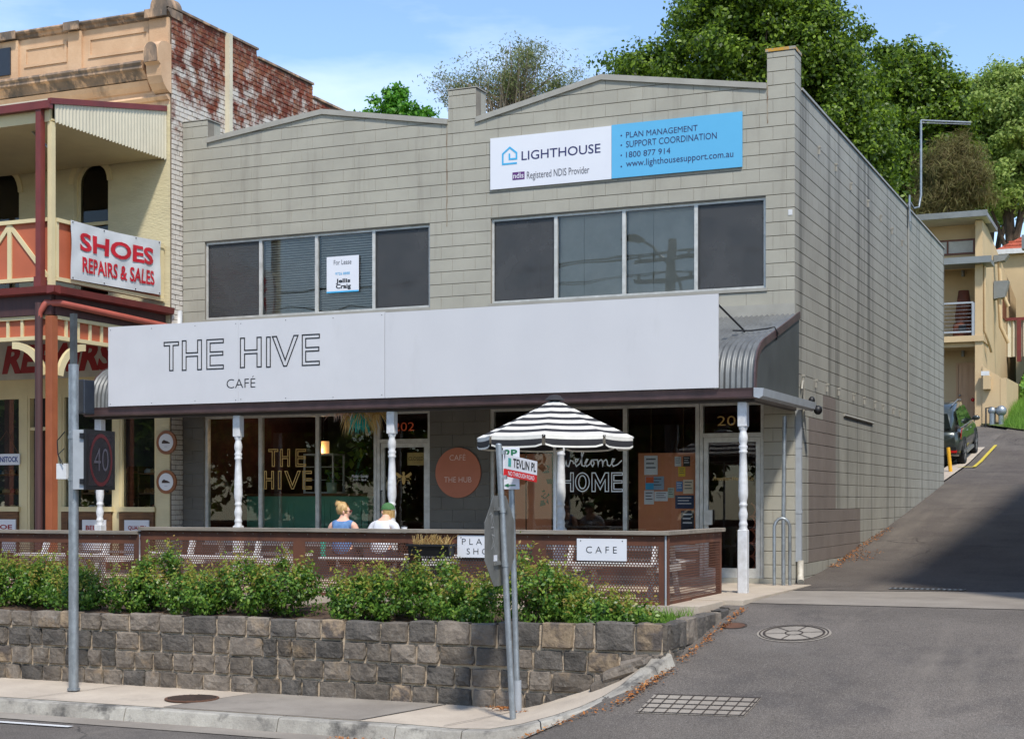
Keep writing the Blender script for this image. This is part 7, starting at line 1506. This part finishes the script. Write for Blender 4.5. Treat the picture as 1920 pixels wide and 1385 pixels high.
for i in range(2):
    for (a, c_) in ((.08, .45), (.55, .93)): x0 = dA.x + .1 + i * .38; h_ = dB.z - zd; b = MB(); frame_bars(b, x0, x0 + .27, zd + h_ * a, zd + h_ * c_, YB - .052, YB - .041, [], .03, 0); b.build('door_panel', M_DOOR, dr)
b = MB(); b.ball((dA.x + .06, YB - .08, zd + .95), .035, 8, 5); b.build('door_knob', M_GALV, dr); b = MB(); b.ball((ony(1824, 749, YB - .08).x, YB - .06, ony(1824, 749, YB - .08).z), (.07, .03, .07), 8, 5); b.build('red_plaque', M_TAIL, dr)
# balcony rail
zr = ony(1825, 567, YF).z; zs_ = zf(630); xp = ony(1825, 600, YF + .05).x
for x in (xp, xp - 3, xp - 6): bxh('rail_post', M_DOWN, x - .05, x + .05, YF + .02, YF + .12, zs_, zr)
bxh('top_rail', M_DOWN, XLh, xp, YF + .03, YF + .1, zr - .02, zr + .04); bxh('bottom_rail', M_DOWN, XLh, xp - .05, YF + .05, YF + .09, zs_ + .12, zs_ + .18)
for k in range(7): z = zs_ + .26 + k * .13; b = MB(); b.tube([(XLh, YF + .07, z), (xp - .05, YF + .07, z)], .008, 5); b.build('rail_wire', M_GALV, hs)
bxh('side_rail', M_DOWN, xp - .03, xp + .03, YF + .125, YB - .01, zr - .02, zr + .04); 
for k in range(8): y = YF + .3 + k * .2; bxh('baluster', M_DOWN, xp - .012, xp + .012, y, y + .03, zs_, zr - .021)
q = ony(1807, 620, YF + .9); ch_ = thing('chiminea', 'tall tapered rusty outdoor fireplace on the house balcony', 'fireplace', (q.x, YF + .9, zs_)); zt = ony(1807, 545, YF + .9).z; h_ = zt - zs_; b = MB(); b.lathe([(.36, .0), (.38, .1 * h_), (.37, .3 * h_), (.28, .32 * h_), (.3, .5 * h_), (.24, .75 * h_), (.18, h_), (.15, h_)], (q.x, YF + .9, zs_), 14); b.build('body', M_RUSTY, ch_); b = MB(); b.box(q.x - .12, q.x + .12, YF + .5, YF + .56, zs_ + .12 * h_, zs_ + .25 * h_); b.build('fire_door', M_TRIM, ch_)
for (py, y) in ((507, YB - .06), (657, YB - .06)): q = ony(1806, py, y); b = MB(); b.tube([(q.x, y - .05, q.z), (q.x, y - .05, q.z - .22)], .06, 8); b.build('wall_lamp', M_GALV, hs)
b = MB(); xx = XS + .05; b.tube([(xx, YF + .2, zf(500)), (xx, YF + .25, zf(620)), (xx + .1, YF + .5, zf(640)), (xx + .12, YF + 1.2, zf(655))], .05, 8); b.build('downpipe', M_HTAN, hs)
for y in np.arange(YF + .2, YB, .4): bxh('joist', M_HTAN, XLh, XS - .02, y, y + .08, zf(641) - .16, zf(641) - .002)
# rear wing beyond
q = onx(1890, 480, XS + 1.1); 
b = MB(); b.box(XS + .9, XS + 5, 41, 48, 4.5, zf(470) + 1.2); b.build('rear_wing', M_HTAN, hs); b = MB(); b.box(XS + .6, XS + 5.4, 40.6, 41.1, zf(470) + 1.2, zf(470) + 1.75); b.build('rear_gutter', M_HGREY, hs)
for (z0, z1) in ((zf(540), zf(505)), (zf(500) + .6, zf(470) + .3)): b = MB(); b.prism([(XS + .02, 36.0, z0), (XS + .4, 36.0, z0 + .05), (XS + .55, 36.0, z1), (XS + .02, 36.0, z1)], (0, .5, 0)); b.build('rain_head', M_HGREY, hs); b = MB(); b.tube([(XS + .2, 36.2, z0 + .02), (XS + .25, 36.2, z0 - 1.0), (XS + .5, 36.4, z0 - 1.6)], .07, 8); b.build('downpipe', M_HTAN, hs)
b = MB(); wq = onx(1883, 600, XS + .01); wy = wq.y; b.box(XS + .002, XS + .04, wy - .6, wy + .6, wq.z, wq.z + 1.4); b.build('side_window', M_BRN, hs)
# garden wing wall with meters
gw = thing('garden_wing_wall', 'low tan rendered garden wall stepping down beside the house door', 'wall', (XS + .4, YF, 3.5)); xw = ony(1887, 720, YF).x; za, zb2 = ony(1843, 686, YF).z, ony(1887, 708, YF).z; zc2 = ony(1909, 718, 36.5).z
b = MB(); b.prism([(XS + .003, YF - .03, 3.3), (xw - .21, YF - .03, 3.3), (xw - .21, YF - .03, zb2 + .04), (XS + .003, YF - .03, za)], (0, .2, 0)); b.build('front_face', M_HTAN, gw); b = MB(); b.add([(xw + .002, YF - .02, 3.3), (xw + .002, 37, 3.3), (xw + .002, 37, zc2), (xw + .002, YF - .02, zb2), (xw - .2, YF - .02, 3.3), (xw - .2, 37, 3.3), (xw - .2, 37, zc2), (xw - .2, YF - .02, zb2)], [(0, 1, 2, 3), (7, 6, 5, 4), (3, 2, 6, 7), (0, 3, 7, 4), (1, 5, 6, 2)]); b.build('return_face', M_HTAN, gw)
A = ony(1843, 730, YF - .25); B = ony(1857, 704, YF - .25); mb = thing('meter_box', 'tan meter box fixed on the garden wall', 'meter box', (A.x, YF - .1, A.z)); b = MB(); b.cbox(A.x, B.x, YF - .3, YF - .022, A.z, B.z, .01); b.build('box', M_HTAN, mb); b = MB(); b.box(A.x - .06, A.x + .2, YF - .28, YF - .1, B.z + .01, B.z + .16); b.build('top_unit', M_WHITEP, mb)
gm = thing('gas_meters', 'pair of grey gas meters with pipes at the foot of the garden wall', 'gas meter', (ony(1868, 785, YF - .4).x, YF - .4, 3.6))
for (px, s_) in ((1860, .14), (1877, .19)): q = ony(px, 770, YF - .4); b = MB(); b.ball((q.x, YF - .4, q.z), (s_, s_ * .8, s_), 10, 6); b.tube([(q.x, YF - .4, q.z - .05), (q.x, YF - .4, q.z - .5)], .09, 8); b.build('meter', M_GALV, gm); b = MB(); b.tube([(q.x - .2, YF - .4, 3.55), (q.x - .2, YF - .4, q.z + .1), (q.x, YF - .4, q.z + .12)], .03, 6); b.build('pipe', M_DARK, gm)
# paling / iron fence, bank and verge
fc = thing('iron_boundary_fence', 'cream corrugated iron fence with maroon posts above the green bank', 'fence', (ony(1890, 650, 41).x, 41, ony(1890, 652, 41).z)); x0, x1 = ony(1866, 620, 41).x, ony(1960, 620, 41).x; zt, zb3 = ony(1890, 599, 41).z, ony(1890, 655, 41).z
b = MB(); b.grid(lambda u, v: (x0 + (x1 - x0) * u, 41 + .05 * math.cos(u * 60), zb3 - .3 + (zt - zb3 + .25) * v), 80, 1); b.build('sheet', M_CREAMI, fc)
for x in (x0, ony(1911, 620, 41).x, x1): b = MB(); b.box(x - .08, x + .08, 40.88, 41.0, zb3 - .5, zt); b.build('post', M_MARO, fc)
b = MB(); b.box(x0, x1, 40.9, 40.98, zt - .06, zt + .06); b.build('rail', M_MARO, fc)
def verge(x, y): return prof(y) + .09 + .35 * sstep(31.5, 33.5, y + x * .9 - .3) * sstep(-1.4, .5, x) + .42 * max(0, y - 36.5) * sstep(-1.2, .3, x) + .1 * sstep(1, 4, x)
def vedge(x): return 32.4 - 1.62 * (x + .9) if x < 1.2 else 29.0
b = MB(); b.grid(lambda u, v: (lambda x: (x, vedge(x) + (52 - vedge(x)) * v, verge(x, vedge(x) + (52 - vedge(x)) * v)))(-1.0 + 14 * u), 40, 30); struct(b.build('grass_verge', M_GRASSG))
def gp(n, x0, x1, y1): 
    x = rng.uniform(x0, x1, n); y = np.array([vedge(a) + (y1 - vedge(a)) * r_ for a, r_ in zip(x, rng.random(n))]); return np.array([(a, c_, verge(a, c_)) for a, c_ in zip(x, y)])
tmp = gp(14000, -.15, 4, 37.5); grass('verge_grass', tmp, .32, 'long bright green grass on the verge by the garden wall')
LM_BANK = leafmat('bank_leaf', [S(50, 92, 28), S(84, 132, 42), S(120, 160, 60), S(140, 176, 76)], .5, .35)
n_ = 9000; x = rng.uniform(-.1, 4, n_); y = rng.uniform(37.2, 41.0, n_); pz = np.array([verge(a, c_) for a, c_ in zip(x, y)]) + rng.random(n_) ** .7 * (.5 + .5 * np.sin(x * 3.1) * np.sin(y * 2.3)); o = link('ground_cover', quad_mesh('ground_cover', leaf_quads(np.stack([x, y, pz], 1), np.tile([0, -.7, .8], (n_, 1)), .16, .75, .5), LM_BANK), None); tag(o, 'leafy green creeper covering the bank below the iron fence', 'ground cover', kind='stuff')
# red roofed house
rh = thing('red_roof_house', 'cream house with a red tiled roof behind the iron fence', 'house', (8, 52, 6)); q0 = ony(1862, 470, 50); q1 = ony(1925, 420, 53)
b = MB(); b.box(q0.x, q0.x + 14, 50.2, 60, 4, q0.z - .05); b.build('wall', M_HTAN, rh)
M_TILE = mat('red_roof_tile', S(176, 88, 62), S(148, 72, 52), rough=.85, scale=6, per_island=.2); b = MB(); nrow = 11
sl = (q1.z - q0.z) / 3.0
for k in range(nrow):
    y0 = 50 + k * .42
    for j in range(46):
        xx = q0.x + j * .31 + (.15 if k % 2 else 0) + k * .3
        if xx > q0.x + 14 - k * .3: break
        b.box(xx, xx + .28, y0, y0 + .46, q0.z + k * .42 * sl + .0, q0.z + k * .42 * sl + .07)
tag(b.build('roof_tiles', M_TILE, rh), kind='stuff'); b = MB(); b.prism([(q0.x, 50, q0.z - .06), (q0.x + 14, 50, q0.z - .06), (q0.x + 10.5, 54.8, q0.z + 4.8 * sl - .06), (q0.x + 3.5, 54.8, q0.z + 4.8 * sl - .06)], (0, 0, .04)); b.build('roof_base', M_TILE, rh); b = MB(); b.box(q0.x - .1, q0.x + 14, 49.85, 50.0, q0.z - .2, q0.z + .02); b.build('gutter', M_WHITEP, rh)
# ------------------------------------------------------------------ trees
def tree(name, label, base, lobes, nclump, nleaf, lsize, m_, trunk_r, cr=(.6, 1.1), aspect=.6, jit=.8, bark=None, seed=1, group=None, droop=0.0, limbs=26, shell=.55):
    """lobes: (centre, radii) ellipsoids in world coordinates"""
    global rng
    rng = np.random.default_rng(seed); t = thing(name, label, 'tree', tuple(base), group); vol = np.array([l[1][0] * l[1][1] * l[1][2] for l in lobes]); pr = vol / vol.sum(); V, N = [], []; CL = []
    for i in range(nclump):
        c_, r_ = lobes[rng.choice(len(lobes), p=pr)]; d = rng.normal(0, 1, 3); d /= np.linalg.norm(d); rad = (shell + (1 - shell) * rng.random()) * rng.uniform(.86, 1.12); p = np.array(c_) + d * rad * np.array(r_); cs = rng.uniform(*cr); CL.append(p); k = int(nleaf * rng.uniform(.6, 1.4)); dd = rng.normal(0, 1, (k, 3)); dd /= np.linalg.norm(dd, axis=1, keepdims=True); rr = rng.random((k, 1)) ** .5 * cs
        V.append(p + dd * rr * np.array([1, 1, .72])); N.append(d * .6 + dd * .7 + np.array([0, 0, .45]))
    v = leaf_quads(np.concatenate(V), np.concatenate(N), lsize, aspect, jit, droop); link('crown', quad_mesh('crown', v, m_), t, -worldloc(t)); b = MB(); base = Vector(base); top = Vector(np.mean([l[0] for l in lobes], axis=0)); b.tube([base - Vector((0, 0, .3)), base.lerp(top, .4) + Vector((.1, 0, 0)), top], [trunk_r, trunk_r * .75, trunk_r * .3], 10); rs_ = random.Random(seed)
    for k in range(limbs):
        e = Vector(CL[rs_.randrange(len(CL))]); s0 = base.lerp(top, rs_.uniform(.35, .95)); mid = s0.lerp(e, .5) + Vector((rs_.uniform(-.4, .4), rs_.uniform(-.4, .4), rs_.uniform(0, .5))); b.tube([s0, mid, e], [trunk_r * .32, trunk_r * .18, trunk_r * .05], 6)
    b.build('trunk', bark or M_BARK, t); return t
LM_OAK = leafmat('oak_leaf', [S(46, 66, 16), S(70, 94, 24), S(98, 122, 32), S(130, 154, 46)], .45, .4)
LM_PLANE = leafmat('plane_leaf', [S(94, 114, 50), S(122, 144, 66), S(150, 168, 86), S(174, 188, 110)], .55, .45)
LM_SHEOAK = leafmat('sheoak_leaf', [S(84, 84, 44), S(110, 104, 58), S(96, 82, 50), S(126, 124, 70)], .7, .3)
LM_GUM = leafmat('gum_leaf', [S(96, 108, 62), S(122, 130, 80), S(84, 96, 56), S(142, 140, 96)], .6, .4); M_GBARK = mat('gum_bark', S(150, 136, 118), S(120, 106, 92), rough=.9, scale=6)
LM_BRI = leafmat('bright_leaf', [S(52, 100, 22), S(78, 132, 34), S(106, 156, 48)], .5, .4)
def W(px, py, y): return tuple(ony(px, py, y))
def gz(x, y): return hterr(x, y)
def based(px, y): p = ony(px, 500, y); return (p.x, y, gz(p.x, y) - .2)
oy = 30; k_ = lambda y: (y + 21.7) / .97 / FPX     # metres per pixel near the axis
k1 = k_(30)
tree('oak_tree', 'large dense dark green oak towering behind the block building', based(1400, 30), [(W(1400, 120, 30), (150 * k1, 3.4, 150 * k1)), (W(1240, 150, 30), (90 * k1, 2.6, 70 * k1)), (W(1530, 120, 30), (95 * k1, 3, 115 * k1)), (W(1560, 290, 30), (110 * k1, 2.8, 110 * k1)), (W(1400, 20, 30), (150 * k1, 3, 60 * k1)), (W(1180, 130, 30.5), (50 * k1, 1.5, 28 * k1)), (W(1620, 300, 31), (80 * k1, 2.5, 110 * k1)), (W(1570, 200, 30), (70 * k1, 2, 80 * k1))], 820, 180, .165, LM_OAK, .5, (.4, .85), seed=11, shell=.4)
ko = k_(50); tree('oak_tree', 'smaller dark green oak beside the large one above the side parapet', based(1720, 50), [(W(1715, 200, 50), (85 * ko, 2.4, 95 * ko)), (W(1770, 210, 50), (62 * ko, 2, 80 * ko)), (W(1690, 120, 50), (45 * ko, 1.5, 45 * ko)), (W(1650, 320, 50), (70 * ko, 2, 80 * ko)), (W(1740, 310, 50), (90 * ko, 2, 70 * ko)), (W(1665, 190, 50), (50 * ko, 1.6, 60 * ko))], 480, 170, .22, LM_OAK, .35, (.5, 1.0), seed=12, shell=.4)
tree('plane_tree', 'tall light green plane tree behind the red roofed house', based(1900, 58), [(W(1880, 200, 58), (60 * k_(58), 2.6, 90 * k_(58))), (W(1945, 230, 58), (70 * k_(58), 3, 120 * k_(58))), (W(1880, 340, 58), (70 * k_(58), 3, 75 * k_(58))), (W(1835, 210, 58), (40 * k_(58), 2, 80 * k_(58)))], 430, 150, .2, LM_PLANE, .4, (.5, .95), seed=13, shell=.3)
ks = k_(45.6); tree('sheoak_tree', 'wispy brownish green sheoak behind the antenna mast', based(1790, 45.6), [(W(1790, 330, 45.6), (62 * ks, 1.0, 75 * ks)), (W(1755, 385, 45.6), (55 * ks, 1.0, 50 * ks))], 260, 150, .42, LM_SHEOAK, .16, (.4, .8), aspect=.06, seed=14, droop=1.2, shell=.15)
kg = k_(46); tree('gum_tree', 'sparse olive gum tree with bare twigs behind the centre pier', based(950, 46), [(W(960, 150, 46), (120 * kg, 2.6, 78 * kg)), (W(860, 165, 46), (78 * kg, 2, 55 * kg)), (W(1045, 160, 46), (66 * kg, 2, 60 * kg)), (W(985, 100, 46), (60 * kg, 2, 34 * kg))], 420, 26, .17, LM_GUM, .14, (.35, .9), aspect=.3, seed=15, droop=.6, limbs=300, shell=.12, bark=M_GBARK)
tree('maple_tree', 'small bright green tree peeking over the left gable', based(735, 30), [(W(735, 200, 30), (42 * k1, .9, 40 * k1)), (W(775, 222, 30), (45 * k1, .9, 28 * k1)), (W(695, 222, 30), (34 * k1, .8, 20 * k1))], 90, 55, .17, LM_BRI, .12, (.2, .4), seed=16, shell=.2, limbs=14)
tree('plane_tree', 'light green tree filling the gap between the smaller oak and the sheoak', based(1860, 64), [(W(1850, 330, 64), (90 * k_(64), 2.6, 70 * k_(64)))], 150, 90, .3, LM_PLANE, .3, (.6, 1.0), seed=17, shell=.3)
# ------------------------------------------------------------------ across the street, seen in the window reflections
up = thing('power_pole', 'timber power pole with cross arms across the street, mirrored in the upper windows', 'power pole', (-8.3, -20.0, -1.2)); M_PTIM = mat('pole_timber', S(110, 100, 90), S(88, 80, 72), rough=.9, scale=3, stretch=(4, 4, .3))
b = MB(); b.tube([(-8.3, -20, -1.3), (-8.3, -20, 8.7)], [.16, .13], 12); b.build('pole', M_PTIM, up)
for z in (8.1, 7.5): b = MB(); b.box(-9.4, -7.2, -20.25, -20.14, z, z + .11); b.build('cross_arm', M_PTIM, up)
for z in (8.1, 7.5):
    for x in (-9.3, -8.8, -7.8, -7.3): b = MB(); b.lathe([(.02, 0), (.05, .05), (.04, .1), (.055, .14), (.03, .18)], (x, -20.2, z + .11), 8); b.build('insulator', M_DARK, up)
b = MB()
for (x, z) in ((-9.3, 8.4), (-8.8, 8.4), (-7.8, 8.4), (-7.3, 8.4), (-8.8, 7.8), (-7.8, 7.8)):
    for s_ in (-1, 1): b.tube([(x, -20.2, z), (x + s_ * 10, -20.4, z - .5), (x + s_ * 22, -20.6, z - .2)], .014, 4)
b.tube([(-8.3, -20, 7.0), (-4, -16, 6.2), (2, -10, 5.6)], .02, 5) if False else None
tag(b.build('wires', M_BLACK, up), kind='stuff')
sl_ = thing('street_lamp', 'curved steel street lamp across the street, mirrored in the upper windows', 'street lamp', (-8.9, -20.2, -1.2)); b = MB(); b.tube([(-7.6, -20.4, -1.3), (-7.6, -20.4, 6.2), (-8.2, -20.4, 7.6), (-8.9, -20.4, 8.6), (-9.3, -20.4, 8.85)], [.08, .06, .045, .04, .04], 8); b.build('mast', M_GALV, sl_); b = MB(); b.ball((-9.55, -20.4, 8.85), (.36, .13, .09), 10, 6); b.build('lamp_head', M_DARK, sl_)
t0 = tree('street_tree', 'leafy street tree across the road, mirrored in the shop windows', (-22, -33, -1.5), [((-22, -33, 3.2), (3.6, 3, 3)), ((-20, -33.5, 4.6), (2.4, 2.2, 2))], 150, 60, .42, LM_OAK, .25, (.7, 1.2), seed=21, group='trees across the street')
for (x, y, s_, rz) in ((-14, -35, 1.1, 1.0), (-29, -34, .95, 2.2), (-36, -33, 1.15, 3.3), (-7, -36, 1.0, 4.1), (1, -37, 1.1, 5.0), (9, -36, .95, .6), (-44, -35, 1.2, 1.7)):
    c_ = copy_tree(t0); c_.location = (x, y, -1.5); c_.scale = (s_,) * 3; c_.rotation_euler = (0, 0, rz)
# corner building on the far side of the lane: outside the view, its shade falls across the lane
cbd = thing('corner_brick_building', 'brick corner shop on the far side of the lane that shades the asphalt', 'building', (9.5, 4, -.3)); b = MB(); b.box(4.8, 14, -3.8, 12, -.5, 7.2); b.build('wall', M_INTR, cbd); b = MB(); b.box(4.68, 14.1, -3.92, 12.1, 7.2, 7.45); b.build('parapet', M_CREAM, cbd)
for k in range(3): b = MB(); b.box(4.76, 4.795, -2 + k * 4.5, -.6 + k * 4.5, 3.6, 5.4); b.build('window', M_TRIM, cbd)
for k in range(3): b = MB(); b.box(6.4 + k * 2.6, 8.2 + k * 2.6, -3.84, -3.805, .3, 2.5); b.build('shop_window', M_TRIM, cbd)
